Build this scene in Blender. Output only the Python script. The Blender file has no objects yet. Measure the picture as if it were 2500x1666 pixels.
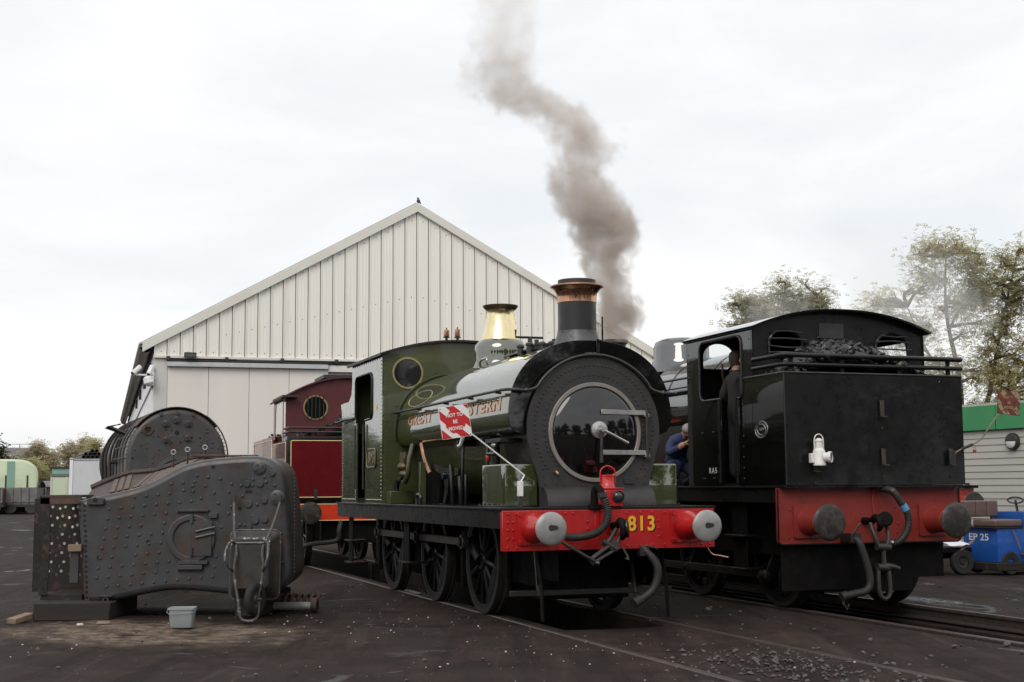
import bpy, bmesh, math, random
from mathutils import Vector, Matrix, geometry, noise as mnoise
PI = math.pi
R = math.radians
SC = bpy.context.scene
COL = SC.collection
random.seed(7)

# ------------------------------------------------------------------ camera
cam_d = bpy.data.cameras.new('camera')
cam = bpy.data.objects.new('camera', cam_d)
COL.objects.link(cam)
SC.camera = cam
cam_d.sensor_width = 36.0
cam_d.lens = 36.0 * 3321.256 / 2500.0
cam_d.clip_end = 3000.0
_p, _r = R(6.1742), R(0.358)
_f = Vector((0, math.cos(_p), math.sin(_p)))
_rt = Vector((1, 0, 0))
_up = _rt.cross(_f)
_rt, _up = _rt * math.cos(_r) - _up * math.sin(_r), _up * math.cos(_r) + _rt * math.sin(_r)
_m = Matrix((_rt, _up, -_f)).transposed().to_4x4()
_m.translation = Vector((0, 0, 1.4513))
cam.matrix_world = _m

# ------------------------------------------------------------------ sky, sun, exposure
SUN_EL, SUN_AZ = R(42), R(200)          # azimuth clockwise from +Y: behind the photographer
w = bpy.data.worlds.new('World')
SC.world = w
w.use_nodes = True
nt = w.node_tree
for n in list(nt.nodes):
    nt.nodes.remove(n)
def wn(t, **k):
    n = nt.nodes.new(t)
    for a, v in k.items():
        setattr(n, a, v)
    return n
out = wn('ShaderNodeOutputWorld')
sky = wn('ShaderNodeTexSky', sky_type='NISHITA', sun_disc=False)
sky.sun_elevation = SUN_EL
sky.sun_rotation = SUN_AZ
sky.air_density = 1.0
sky.dust_density = 3.0
bg1 = wn('ShaderNodeBackground')
bg1.inputs['Strength'].default_value = 0.10
nt.links.new(sky.outputs[0], bg1.inputs['Color'])
tc = wn('ShaderNodeTexCoord')
mp = wn('ShaderNodeMapping')
mp.inputs['Scale'].default_value = (1.0, 1.0, 3.2)
mp.inputs['Location'].default_value = (0.35, 0.1, 0.25)
nt.links.new(tc.outputs['Generated'], mp.inputs['Vector'])
n1 = wn('ShaderNodeTexNoise')
n1.inputs['Scale'].default_value = 3.1
n1.inputs['Detail'].default_value = 7.0
n1.inputs['Roughness'].default_value = 0.55
n1.inputs['Distortion'].default_value = 0.35
nt.links.new(mp.outputs[0], n1.inputs['Vector'])
cr = wn('ShaderNodeValToRGB')
cr.color_ramp.elements[0].position = 0.34
cr.color_ramp.elements[0].color = (0.80, 0.825, 0.85, 1)
cr.color_ramp.elements[1].position = 0.60
cr.color_ramp.elements[1].color = (0.945, 0.942, 0.935, 1)
nt.links.new(n1.outputs['Fac'], cr.inputs['Fac'])
bg2 = wn('ShaderNodeBackground')
bg2.inputs['Strength'].default_value = 1.18
nt.links.new(cr.outputs[0], bg2.inputs['Color'])
mx = wn('ShaderNodeMixShader')
mx.inputs[0].default_value = 0.88            # almost closed cloud cover over the clear sky
nt.links.new(bg1.outputs[0], mx.inputs[1])
nt.links.new(bg2.outputs[0], mx.inputs[2])
nt.links.new(mx.outputs[0], out.inputs['Surface'])

sun_d = bpy.data.lights.new('sun', 'SUN')
sun_d.energy = 1.3
sun_d.angle = R(35)
sun_d.color = (1.0, 0.955, 0.90)
sun = bpy.data.objects.new('sun', sun_d)
COL.objects.link(sun)
_sd = Vector((math.sin(SUN_AZ) * math.cos(SUN_EL), math.cos(SUN_AZ) * math.cos(SUN_EL), math.sin(SUN_EL)))
sun.rotation_euler = _sd.to_track_quat('Z', 'Y').to_euler()
SC.view_settings.view_transform = 'Standard'
SC.view_settings.look = 'None'
SC.view_settings.gamma = 1.0
SC.view_settings.use_curve_mapping = False
SC.view_settings.exposure = 0.0
SC.render.engine = 'CYCLES'
SC.cycles.max_bounces = 8
SC.cycles.volume_bounces = 2
SC.cycles.volume_step_rate = 1.0
SC.cycles.volume_max_steps = 256
SC.cycles.use_denoising = True

# ------------------------------------------------------------------ materials
MATS = {}
def mat(name, col, rough=0.5, metal=0.0, var=0.0, vscale=3.0, bump=0.0, bscale=40.0, coat=0.0, col2=None,
        c2lo=0.5, c2hi=0.65, c2scale=4.0, rvar=0.0, spec=0.5, trans=0.0, streak=False, ior=None, alpha=None, emit=None, bdetail=5.0, coat_ior=1.7):
    """procedural paint / metal / stone: base colour with cloudy variation, optional second colour in patches, bump"""
    if name in MATS:
        return MATS[name]
    m = bpy.data.materials.new(name)
    m.use_nodes = True
    t = m.node_tree
    b = t.nodes['Principled BSDF']
    b.inputs['Base Color'].default_value = (*col, 1)
    b.inputs['Roughness'].default_value = rough
    b.inputs['Metallic'].default_value = metal
    b.inputs['Specular IOR Level'].default_value = spec
    b.inputs['Coat Weight'].default_value = coat
    b.inputs['Coat Roughness'].default_value = 0.03
    b.inputs['Coat IOR'].default_value = coat_ior
    if trans:
        b.inputs['Transmission Weight'].default_value = trans
    if ior:
        b.inputs['IOR'].default_value = ior
    if alpha is not None:
        b.inputs['Alpha'].default_value = alpha
    if emit:
        b.inputs['Emission Color'].default_value = (*emit[0], 1)
        b.inputs['Emission Strength'].default_value = emit[1]
    tcn = t.nodes.new('ShaderNodeTexCoord')
    co = tcn.outputs['Object']
    if streak:
        mpn = t.nodes.new('ShaderNodeMapping')
        mpn.inputs['Scale'].default_value = streak if isinstance(streak, tuple) else (1, 1, 0.12)
        t.links.new(co, mpn.inputs['Vector'])
        co2 = mpn.outputs[0]
    else:
        co2 = co
    def noise(scale, detail=6.0, rg=0.6, c=None):
        n = t.nodes.new('ShaderNodeTexNoise')
        n.inputs['Scale'].default_value = scale
        n.inputs['Detail'].default_value = detail
        n.inputs['Roughness'].default_value = rg
        t.links.new(c or co, n.inputs['Vector'])
        return n
    last = None
    if var > 0:
        n = noise(vscale, c=co2)
        r = t.nodes.new('ShaderNodeMapRange')
        r.inputs['From Min'].default_value = 0.25
        r.inputs['From Max'].default_value = 0.75
        r.inputs['To Min'].default_value = 1 - var
        r.inputs['To Max'].default_value = 1 + var
        t.links.new(n.outputs['Fac'], r.inputs['Value'])
        mm = t.nodes.new('ShaderNodeVectorMath')
        mm.operation = 'SCALE'
        mm.inputs[0].default_value = col
        t.links.new(r.outputs[0], mm.inputs['Scale'])
        last = mm.outputs[0]
    if col2 is not None:
        n = noise(c2scale, 8.0, 0.65, c=co2)
        r = t.nodes.new('ShaderNodeMapRange')
        r.inputs['From Min'].default_value = c2lo
        r.inputs['From Max'].default_value = c2hi
        t.links.new(n.outputs['Fac'], r.inputs['Value'])
        mx_ = t.nodes.new('ShaderNodeMix')
        mx_.data_type = 'RGBA'
        t.links.new(r.outputs[0], mx_.inputs['Factor'])
        if last is not None:
            t.links.new(last, mx_.inputs['A'])
        else:
            mx_.inputs['A'].default_value = (*col, 1)
        mx_.inputs['B'].default_value = (*col2, 1)
        last = mx_.outputs['Result']
    if last is not None:
        t.links.new(last, b.inputs['Base Color'])
    if rvar > 0:
        n = noise(vscale * 2.3, c=co2)
        r = t.nodes.new('ShaderNodeMapRange')
        r.inputs['From Min'].default_value = 0.3
        r.inputs['From Max'].default_value = 0.7
        r.inputs['To Min'].default_value = max(0.02, rough - rvar)
        r.inputs['To Max'].default_value = min(1, rough + rvar)
        t.links.new(n.outputs['Fac'], r.inputs['Value'])
        t.links.new(r.outputs[0], b.inputs['Roughness'])
    if bump > 0:
        n = noise(bscale, bdetail, 0.6)
        bn = t.nodes.new('ShaderNodeBump')
        bn.inputs['Strength'].default_value = 1.0
        bn.inputs['Distance'].default_value = bump
        t.links.new(n.outputs['Fac'], bn.inputs['Height'])
        t.links.new(bn.outputs[0], b.inputs['Normal'])
    MATS[name] = m
    return m

mat('green_paint', (0.045, 0.054, 0.018), 0.28, var=0.12, vscale=2.0, coat=1.0, coat_ior=2.4, spec=0.08, rvar=0.06)
mat('green_plate', (0.050, 0.058, 0.020), 0.38, var=0.15, vscale=2.0, coat=0.35, rvar=0.08, col2=(0.085, 0.082, 0.035), c2lo=0.58, c2hi=0.8, c2scale=2.2)
mat('black_gloss', (0.005, 0.005, 0.005), 0.22, coat=0.9, spec=0.08, var=0.2, rvar=0.05)
mat('black_polished', (0.008, 0.008, 0.0085), 0.22, coat=1.0, coat_ior=2.4, spec=0.08, var=0.2, rvar=0.05)
mat('black_satin', (0.007, 0.007, 0.007), 0.34, coat=0.15, spec=0.35, var=0.3, rvar=0.12, bump=0.0012, bscale=1.0, bdetail=0.0, col2=(0.012, 0.011, 0.0105), c2lo=0.5, c2hi=0.8, c2scale=3)
mat('wheel_black', (0.0045, 0.0045, 0.0045), 0.42, var=0.3, rvar=0.12, spec=0.3)
mat('black_frame', (0.0045, 0.004, 0.004), 0.65, var=0.4, rvar=0.15, spec=0.14, col2=(0.010, 0.0075, 0.006), c2lo=0.52, c2hi=0.7, c2scale=6)
mat('smokebox_black', (0.030, 0.029, 0.029), 0.52, var=0.2, rvar=0.12, col2=(0.045, 0.040, 0.037), c2lo=0.5, c2hi=0.75, c2scale=5, bump=0.0008, bscale=60)
mat('chimney_black', (0.018, 0.017, 0.017), 0.42, var=0.2, rvar=0.1)
mat('chimney_foot', (0.11, 0.11, 0.115), 0.45, metal=0.5, var=0.25, vscale=9, rvar=0.1, col2=(0.03, 0.03, 0.03), c2scale=9)
mat('red_beam', (0.42, 0.010, 0.010), 0.36, var=0.10, coat=0.3, rvar=0.10, bump=0.002, bscale=2.5, bdetail=1.0, col2=(0.16, 0.006, 0.006), c2lo=0.56, c2hi=0.78, c2scale=4, streak=(3, 3, .6))
mat('red_dull', (0.24, 0.028, 0.021), 0.45, var=0.15, coat=0.1, rvar=0.1, col2=(0.10, 0.018, 0.014), c2lo=0.55, c2hi=0.8, c2scale=4, bump=0.0008, bscale=8)
mat('orange_beam', (0.68, 0.045, 0.012), 0.4, var=0.1, coat=0.2)
mat('maroon', (0.12, 0.008, 0.012), 0.30, var=0.12, coat=0.7, spec=0.1, rvar=0.05)
mat('maroon_dusty', (0.095, 0.014, 0.018), 0.5, var=0.2, rvar=0.1, col2=(0.06, 0.02, 0.02), c2lo=0.55, c2hi=0.8, c2scale=4)
mat('cream_line', (0.78, 0.62, 0.30), 0.4)
mat('gold_letter', (0.80, 0.40, 0.03), 0.4, var=0.08)
mat('tank_letter', (0.50, 0.23, 0.035), 0.4, var=0.1, coat=0.6)
mat('bracket_rust', (0.05, 0.034, 0.028), 0.6, var=0.3, vscale=9)
mat('letter_red', (0.35, 0.02, 0.01), 0.4)
mat('letter_black', (0.006, 0.006, 0.006), 0.4)
mat('white_letter', (0.75, 0.75, 0.72), 0.5)
mat('steel_bright', (0.46, 0.45, 0.43), 0.38, metal=0.75, var=0.15, rvar=0.12, vscale=12)
mat('steel_head', (0.33, 0.325, 0.315), 0.42, metal=0.35, var=0.12, vscale=7, rvar=0.1, col2=(0.23, 0.225, 0.215), c2lo=0.5, c2hi=0.7, c2scale=9, bump=0.0004, bscale=50)
mat('steel_dark', (0.06, 0.058, 0.056), 0.42, metal=0.6, var=0.3, rvar=0.15, vscale=8)
mat('grease_dark', (0.028, 0.025, 0.022), 0.45, var=0.4, vscale=15)
mat('ring_steel', (0.27, 0.245, 0.22), 0.45, metal=0.4, var=0.15, vscale=9, rvar=0.1)
mat('rod_grey', (0.105, 0.10, 0.095), 0.36, metal=0.5, var=0.25, rvar=0.12, vscale=7)
mat('rod_steel', (0.045, 0.043, 0.041), 0.40, metal=0.6, var=0.25, rvar=0.12, vscale=7)
mat('brass', (0.88, 0.74, 0.44), 0.20, metal=1.0, var=0.10, vscale=7, rvar=0.06, bump=0.0008, bscale=9)
mat('brass_dull', (0.42, 0.33, 0.17), 0.35, metal=0.9, var=0.2, vscale=9)
mat('brass_dark', (0.11, 0.085, 0.05), 0.45, metal=0.7, var=0.3, vscale=9)
mat('copper', (0.58, 0.32, 0.21), 0.22, metal=1.0, var=0.2, vscale=9, rvar=0.08, col2=(0.16, 0.08, 0.05), c2lo=0.55, c2hi=0.7, c2scale=12, streak=(2, 2, .3))
mat('copper_dull', (0.35, 0.20, 0.13), 0.38, metal=0.8, var=0.25, vscale=9)
mat('rubber', (0.020, 0.019, 0.018), 0.6, var=0.3, vscale=15)
mat('hose_grey', (0.020, 0.018, 0.016), 0.6, var=0.25, vscale=20)
mat('blue_tape', (0.08, 0.30, 0.50), 0.5)
mat('buffer_dark', (0.036, 0.033, 0.029), 0.48, metal=0.3, var=0.4, vscale=9, rvar=0.15, col2=(0.085, 0.075, 0.062), c2scale=8)
mat('coal', (0.014, 0.014, 0.015), 0.22, var=0.6, vscale=2, rvar=0.14, coat=0.1, bump=0.008, bscale=3.5, col2=(0.03, 0.028, 0.026), c2lo=0.5, c2hi=0.7, c2scale=9)
mat('stay_end', (0.45, 0.44, 0.42), 0.4, metal=0.2)
mat('boiler_grey', (0.050, 0.050, 0.053), 0.36, var=0.30, vscale=2.2, rvar=0.14, col2=(0.058, 0.034, 0.024), c2lo=0.50, c2hi=0.66, c2scale=3.0, bump=0.0012, bscale=70)
mat('boiler_grey_rust', (0.062, 0.061, 0.064), 0.42, var=0.3, vscale=3, rvar=0.12, col2=(0.075, 0.045, 0.032), c2lo=0.48, c2hi=0.66, c2scale=4, bump=0.0015, bscale=60)
mat('rust', (0.095, 0.055, 0.040), 0.75, var=0.35, vscale=8, col2=(0.05, 0.033, 0.027), c2lo=0.45, c2hi=0.65, c2scale=10, bump=0.003, bscale=60)
mat('rust_dark', (0.016, 0.011, 0.009), 0.75, var=0.4, vscale=8, col2=(0.075, 0.038, 0.025), c2lo=0.55, c2hi=0.7, c2scale=8, bump=0.003, bscale=60)
mat('wrapper_rust', (0.058, 0.038, 0.030), 0.7, var=0.35, vscale=5, col2=(0.026, 0.02, 0.018), c2lo=0.45, c2hi=0.62, c2scale=6, bump=0.003, bscale=40)
mat('lagging_wood', (0.115, 0.08, 0.06), 0.8, var=0.35, vscale=8, col2=(0.09, 0.06, 0.045), c2scale=8, bump=0.002, bscale=50)
mat('timber', (0.026, 0.019, 0.015), 0.8, var=0.4, vscale=4, bump=0.004, bscale=30, streak=(0.2, 3, 3))
mat('timber_pale', (0.22, 0.155, 0.11), 0.75, var=0.3, vscale=6, bump=0.003, bscale=30)
mat('shed_sheet', (0.85, 0.82, 0.755), 0.42, var=0.05, vscale=1.2, streak=(3, 3, 0.10), col2=(0.66, 0.63, 0.57), c2lo=0.56, c2hi=0.82, c2scale=2.2)
mat('shed_trim', (0.70, 0.68, 0.62), 0.45, var=0.05, vscale=1.5)
mat('shed_side', (0.80, 0.80, 0.82), 0.45, var=0.08, vscale=2, streak=(3, 3, 0.1))
mat('shed_door', (0.74, 0.70, 0.655), 0.5, var=0.04, vscale=0.8, streak=(2, 2, 0.2))
mat('shed_post', (0.58, 0.57, 0.54), 0.5, var=0.08, vscale=3)
mat('galv', (0.55, 0.57, 0.57), 0.35, metal=0.6, var=0.12, vscale=5)
mat('dark_metal', (0.03, 0.028, 0.026), 0.5, var=0.3, vscale=8)
mat('gutter', (0.13, 0.115, 0.10), 0.55, var=0.2, vscale=3)
mat('roof_sheet', (0.42, 0.41, 0.38), 0.5, var=0.15, vscale=2)
mat('white_paint', (0.75, 0.74, 0.71), 0.4, var=0.08, vscale=12, col2=(0.45, 0.43, 0.38), c2lo=0.6, c2hi=0.75, c2scale=14)
mat('sign_white', (0.80, 0.79, 0.77), 0.45, var=0.05, vscale=12)
mat('sign_red', (0.55, 0.018, 0.022), 0.45, var=0.08, vscale=12)
mat('sign_rust_red', (0.17, 0.035, 0.024), 0.7, var=0.3, vscale=14, col2=(0.07, 0.035, 0.024), c2scale=16)
mat('sign_rust_cream', (0.34, 0.26, 0.14), 0.7, var=0.3, vscale=14, col2=(0.10, 0.055, 0.03), c2lo=0.52, c2hi=0.62, c2scale=14)
mat('glass_dark', (0.01, 0.01, 0.011), 0.06, spec=0.6, var=0.1)
mat('glass_clear', (0.85, 0.87, 0.87), 0.02, trans=1.0, ior=1.05)
mat('lens', (0.03, 0.035, 0.035), 0.05, spec=0.8)
mat('lamp_red', (0.52, 0.012, 0.012), 0.28, coat=0.5, var=0.08, vscale=12)
mat('padlock_red', (0.45, 0.03, 0.02), 0.4)
mat('blue_paint', (0.012, 0.085, 0.36), 0.42, var=0.15, vscale=6, coat=0.2, col2=(0.02, 0.05, 0.15), c2lo=0.6, c2hi=0.75, c2scale=7)
mat('seat_vinyl', (0.13, 0.085, 0.075), 0.38, var=0.2, vscale=8, bump=0.002, bscale=25)
mat('tyre', (0.018, 0.017, 0.016), 0.8, var=0.3, vscale=12)
mat('board_grey', (0.42, 0.41, 0.375), 0.6, var=0.05, vscale=2, bump=0.0015, bscale=50, streak=(0.4, 0.4, 4))
mat('fascia_green', (0.035, 0.24, 0.085), 0.45, var=0.10, vscale=1.5)
mat('container', (0.60, 0.615, 0.63), 0.5, var=0.06, vscale=2)
mat('coach_green', (0.55, 0.62, 0.44), 0.45, var=0.06, vscale=2)
mat('coach_green_dark', (0.22, 0.38, 0.30), 0.45)
mat('coach_roof', (0.62, 0.70, 0.60), 0.5)
mat('wagon_brown', (0.085, 0.055, 0.045), 0.7, var=0.3, vscale=3)
mat('wagon_grey', (0.16, 0.155, 0.15), 0.7, var=0.3, vscale=3)
mat('slate', (0.17, 0.165, 0.165), 0.7, var=0.25, vscale=2)
mat('barrow_steel', (0.055, 0.05, 0.046), 0.5, var=0.4, vscale=6, rvar=0.15, col2=(0.10, 0.062, 0.042), c2lo=0.55, c2hi=0.72, c2scale=8)
mat('barrow_splash', (0.06, 0.055, 0.05), 0.55, var=0.3, vscale=8, col2=(0.60, 0.58, 0.55), c2lo=0.54, c2hi=0.58, c2scale=22)
mat('barrow_tube', (0.10, 0.095, 0.09), 0.45, metal=0.4, var=0.3, vscale=15, col2=(0.45, 0.44, 0.42), c2lo=0.6, c2hi=0.66, c2scale=20)
mat('tub_plastic', (0.40, 0.44, 0.44), 0.35, var=0.08, vscale=8, trans=0.35, ior=1.1)
mat('overall_blue', (0.030, 0.042, 0.105), 0.85, var=0.2, vscale=10, bump=0.006, bscale=14)
mat('jacket_dark', (0.016, 0.012, 0.013), 0.85, var=0.25, vscale=9, bump=0.008, bscale=12)
mat('trouser_dark', (0.008, 0.008, 0.009), 0.85, var=0.2, vscale=9, bump=0.006, bscale=12)
mat('skin', (0.42, 0.24, 0.17), 0.55, var=0.1, vscale=15)
mat('hair', (0.025, 0.017, 0.012), 0.7, var=0.3, vscale=30)
mat('cap_grey', (0.33, 0.29, 0.27), 0.8, var=0.4, vscale=25)
mat('boot', (0.012, 0.011, 0.010), 0.6)
mat('bark', (0.10, 0.078, 0.062), 0.85, var=0.35, vscale=5, bump=0.01, bscale=14)
mat('stone', (0.085, 0.075, 0.07), 0.8, var=0.5, vscale=6)
mat('stone_pale', (0.55, 0.52, 0.48), 0.7, var=0.2, vscale=9)
mat('paper', (0.72, 0.71, 0.78), 0.7)
mat('rail_top', (0.082, 0.064, 0.055), 0.42, metal=0.4, var=0.35, vscale=6, rvar=0.15, streak=(0.3, 4, 4))
mat('pigeon', (0.06, 0.06, 0.065), 0.7)

# ------------------------------------------------------------------ mesh helpers
class MB:
    """collects primitive shapes; build() turns them into ONE mesh object"""
    def __init__(s):
        s.v, s.f = [], []
    def add(s, vs, fs):
        o = len(s.v)
        s.v += [Vector(v) for v in vs]
        s.f += [tuple(i + o for i in f) for f in fs]
        return s
    def box(s, x0, x1, y0, y1, z0, z1):
        return s.add([(x0, y0, z0), (x1, y0, z0), (x1, y1, z0), (x0, y1, z0), (x0, y0, z1), (x1, y0, z1), (x1, y1, z1), (x0, y1, z1)],
                     [(0, 3, 2, 1), (4, 5, 6, 7), (0, 1, 5, 4), (1, 2, 6, 5), (2, 3, 7, 6), (3, 0, 4, 7)])
    def frame_of(s, d):
        d = Vector(d).normalized()
        a = Vector((0, 0, 1)) if abs(d.z) < 0.9 else Vector((1, 0, 0))
        u = d.cross(a).normalized()
        return u, d.cross(u).normalized(), d
    def cyl(s, p0, p1, r0, r1=None, n=16, caps=True):
        r1 = r0 if r1 is None else r1
        p0, p1 = Vector(p0), Vector(p1)
        u, v, d = s.frame_of(p1 - p0)
        vs = []
        for p, r in ((p0, r0), (p1, r1)):
            for i in range(n):
                a = 2 * PI * i / n
                vs.append(p + u * (math.cos(a) * r) + v * (math.sin(a) * r))
        fs = [(i, (i + 1) % n, n + (i + 1) % n, n + i) for i in range(n)]
        if caps:
            fs += [tuple(reversed(range(n))), tuple(range(n, 2 * n))]
        return s.add(vs, fs)
    def lathe(s, prof, o=(0, 0, 0), ax=(0, 0, 1), n=32, a0=0.0, a1=2 * PI):
        """prof = [(radius, height along axis)]"""
        o = Vector(o)
        u, v, d = s.frame_of(ax)
        full = abs(a1 - a0 - 2 * PI) < 1e-6
        k = n if full else n + 1
        vs, fs = [], []
        for r, h in prof:
            for i in range(k):
                a = a0 + (a1 - a0) * i / n
                vs.append(o + d * h + u * (math.cos(a) * r) + v * (math.sin(a) * r))
        for j in range(len(prof) - 1):
            for i in range(n):
                i2 = (i + 1) % k
                fs.append((j * k + i, j * k + i2, (j + 1) * k + i2, (j + 1) * k + i))
        return s.add(vs, fs)
    def tube(s, pts, r, n=8, closed=False, caps=True):
        pts = [Vector(p) for p in pts]
        m = len(pts)
        rr = r if isinstance(r, (list, tuple)) else [r] * m
        tang = []
        for i in range(m):
            a = pts[(i - 1) % m] if (closed or i > 0) else pts[0]
            b = pts[(i + 1) % m] if (closed or i < m - 1) else pts[-1]
            t = (b - a)
            tang.append(t.normalized() if t.length > 1e-9 else Vector((0, 0, 1)))
        u, v, d = s.frame_of(tang[0])
        vs, fs = [], []
        for i in range(m):
            t = tang[i]
            u = (u - t * u.dot(t))
            u = u.normalized() if u.length > 1e-6 else s.frame_of(t)[0]
            v = t.cross(u)
            for k in range(n):
                a = 2 * PI * k / n
                vs.append(pts[i] + u * (math.cos(a) * rr[i]) + v * (math.sin(a) * rr[i]))
        for i in range(m if closed else m - 1):
            j = (i + 1) % m
            for k in range(n):
                k2 = (k + 1) % n
                fs.append((i * n + k, i * n + k2, j * n + k2, j * n + k))
        if caps and not closed:
            fs += [tuple(reversed(range(n))), tuple((m - 1) * n + k for k in range(n))]
        return s.add(vs, fs)
    def plate(s, loops, fn, d0, d1):
        """loops = [outer, hole, ...] 2-D; fn(u, v, d) -> 3-D; flat plate with holes between depths d0 and d1"""
        flat = [p for l in loops for p in l]
        tris = geometry.tessellate_polygon([[Vector((p[0], p[1], 0)) for p in l] for l in loops])
        N = len(flat)
        vs = [fn(p[0], p[1], d0) for p in flat] + [fn(p[0], p[1], d1) for p in flat]
        fs = []
        for t in tris:
            fs.append(tuple(t))
            fs.append(tuple(i + N for i in reversed(t)))
        o = 0
        for l in loops:
            k = len(l)
            for i in range(k):
                j = (i + 1) % k
                fs.append((o + i, o + i + N, o + j + N, o + j))
            o += k
        return s.add(vs, fs)
    def surf(s, rows, closed=False):
        k = len(rows[0])
        vs = [p for r in rows for p in r]
        fs = []
        for j in range(len(rows) - 1):
            for i in range(k if closed else k - 1):
                i2 = (i + 1) % k
                fs.append((j * k + i, j * k + i2, (j + 1) * k + i2, (j + 1) * k + i))
        return s.add(vs, fs)
    def shell(s, rows, th):
        """thick open sheet: rows of points offset by th along the computed normals"""
        k, m = len(rows[0]), len(rows)
        rows = [[Vector(p) for p in r] for r in rows]
        back = []
        for j in range(m):
            rb = []
            for i in range(k):
                a = rows[j][min(i + 1, k - 1)] - rows[j][max(i - 1, 0)]
                b = rows[min(j + 1, m - 1)][i] - rows[max(j - 1, 0)][i]
                nn = a.cross(b)
                rb.append(rows[j][i] + (nn.normalized() * th if nn.length > 1e-9 else Vector((0, 0, th))))
            back.append(rb)
        s.surf(rows)
        s.surf([list(reversed(r)) for r in back])
        edge = [rows[0][i] for i in range(k)] + [rows[j][k - 1] for j in range(1, m)] + [rows[m - 1][i] for i in range(k - 2, -1, -1)] + [rows[j][0] for j in range(m - 2, 0, -1)]
        edgeb = [back[0][i] for i in range(k)] + [back[j][k - 1] for j in range(1, m)] + [back[m - 1][i] for i in range(k - 2, -1, -1)] + [back[j][0] for j in range(m - 2, 0, -1)]
        return s.surf([edge, edgeb], closed=True)
    def rivet(s, p, nrm, r=0.012, h=0.008, n=6):
        p = Vector(p)
        u, v, d = s.frame_of(nrm)
        vs, fs = [], []
        for rr, hh in ((r, 0), (r * 0.75, h * 0.7)):
            for i in range(n):
                a = 2 * PI * i / n
                vs.append(p + u * (math.cos(a) * rr) + v * (math.sin(a) * rr) + d * hh)
        vs.append(p + d * h)
        for i in range(n):
            j = (i + 1) % n
            fs.append((i, j, n + j, n + i))
            fs.append((n + i, n + j, 2 * n))
        return s.add(vs, fs)
    def ell(s, c, rx, ry, rz, n=12, m=8):
        rows = []
        for j in range(m + 1):
            t = -PI / 2 + PI * j / m
            rows.append([Vector((c[0] + rx * math.cos(t) * math.cos(2 * PI * i / n), c[1] + ry * math.cos(t) * math.sin(2 * PI * i / n), c[2] + rz * math.sin(t))) for i in range(n)])
        return s.surf(rows, closed=True)
    def xf(s, M):
        s.v = [M @ v for v in s.v]
        return s
    def mesh(s, name, bevel=0.0, ang=38, seg=1, smooth=True):
        bm = bmesh.new()
        for v in s.v:
            bm.verts.new(v)
        bm.verts.ensure_lookup_table()
        for f in s.f:
            if len(set(f)) < 3:
                continue
            try:
                bm.faces.new([bm.verts[i] for i in f])
            except ValueError:
                pass
        bmesh.ops.remove_doubles(bm, verts=bm.verts, dist=1e-5)
        bmesh.ops.recalc_face_normals(bm, faces=bm.faces)
        if bevel > 0:
            es = [e for e in bm.edges if len(e.link_faces) == 2 and e.calc_face_angle(0) > R(30)]
            bmesh.ops.bevel(bm, geom=es, offset=bevel, segments=seg, affect='EDGES', profile=0.6, clamp_overlap=True)
        for f in bm.faces:
            f.smooth = smooth
        ca = R(ang)
        for e in bm.edges:
            e.smooth = len(e.link_faces) == 2 and e.calc_face_angle(0) < ca
        me = bpy.data.meshes.new(name)
        bm.to_mesh(me)
        bm.free()
        return me
    def build(s, name, m, parent=None, bevel=0.0, ang=38, seg=1, smooth=True):
        me = s.mesh(name, bevel, ang, seg, smooth)
        me.materials.append(MATS[m] if isinstance(m, str) else m)
        return link(name, me, parent)

def link(name, data, parent=None):
    o = bpy.data.objects.new(name, data)
    COL.objects.link(o)
    if parent is not None:
        o.parent = parent
    return o
def tag(o, label=None, cat=None, group=None, kind=None):
    if label: o['label'] = label
    if cat: o['category'] = cat
    if group: o['group'] = group
    if kind: o['kind'] = kind
    return o
def thing(name, label, cat, loc=(0, 0, 0), rz=0.0, group=None):
    o = link(name, None)
    o.empty_display_size = 0.2
    o.location = loc
    o.rotation_euler = (0, 0, rz)
    return tag(o, label, cat, group)
def frame_rz(a):
    """local X points away from the camera: (-sin a, cos a); local Y to the picture's left"""
    return R(90 + a)
def stuff(o):
    o['kind'] = 'stuff'
    return o
def copy_tree(o, parent=None):
    c = o.copy()
    COL.objects.link(c)
    c.parent = parent
    for ch in list(o.children):
        copy_tree(ch, c)
    return c
def smooth_path(pts, n=8):
    """Catmull-Rom through the points"""
    P = [Vector(p) for p in pts]
    P = [P[0] * 2 - P[1]] + P + [P[-1] * 2 - P[-2]]
    o = []
    for i in range(1, len(P) - 2):
        for k in range(n):
            t = k / n
            a, b, c, d = P[i - 1], P[i], P[i + 1], P[i + 2]
            o.append(0.5 * ((2 * b) + (c - a) * t + (2 * a - 5 * b + 4 * c - d) * t * t + (3 * b - a - 3 * c + d) * t ** 3))
    o.append(P[-2])
    return o
def arc2(cx, cy, r, a0, a1, n):
    return [(cx + r * math.cos(R(a0 + (a1 - a0) * i / n)), cy + r * math.sin(R(a0 + (a1 - a0) * i / n))) for i in range(n + 1)]
def rrect(x0, x1, y0, y1, r, n=5):
    return arc2(x1 - r, y1 - r, r, 0, 90, n) + arc2(x0 + r, y1 - r, r, 90, 180, n) + arc2(x0 + r, y0 + r, r, 180, 270, n) + arc2(x1 - r, y0 + r, r, 270, 360, n)
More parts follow.
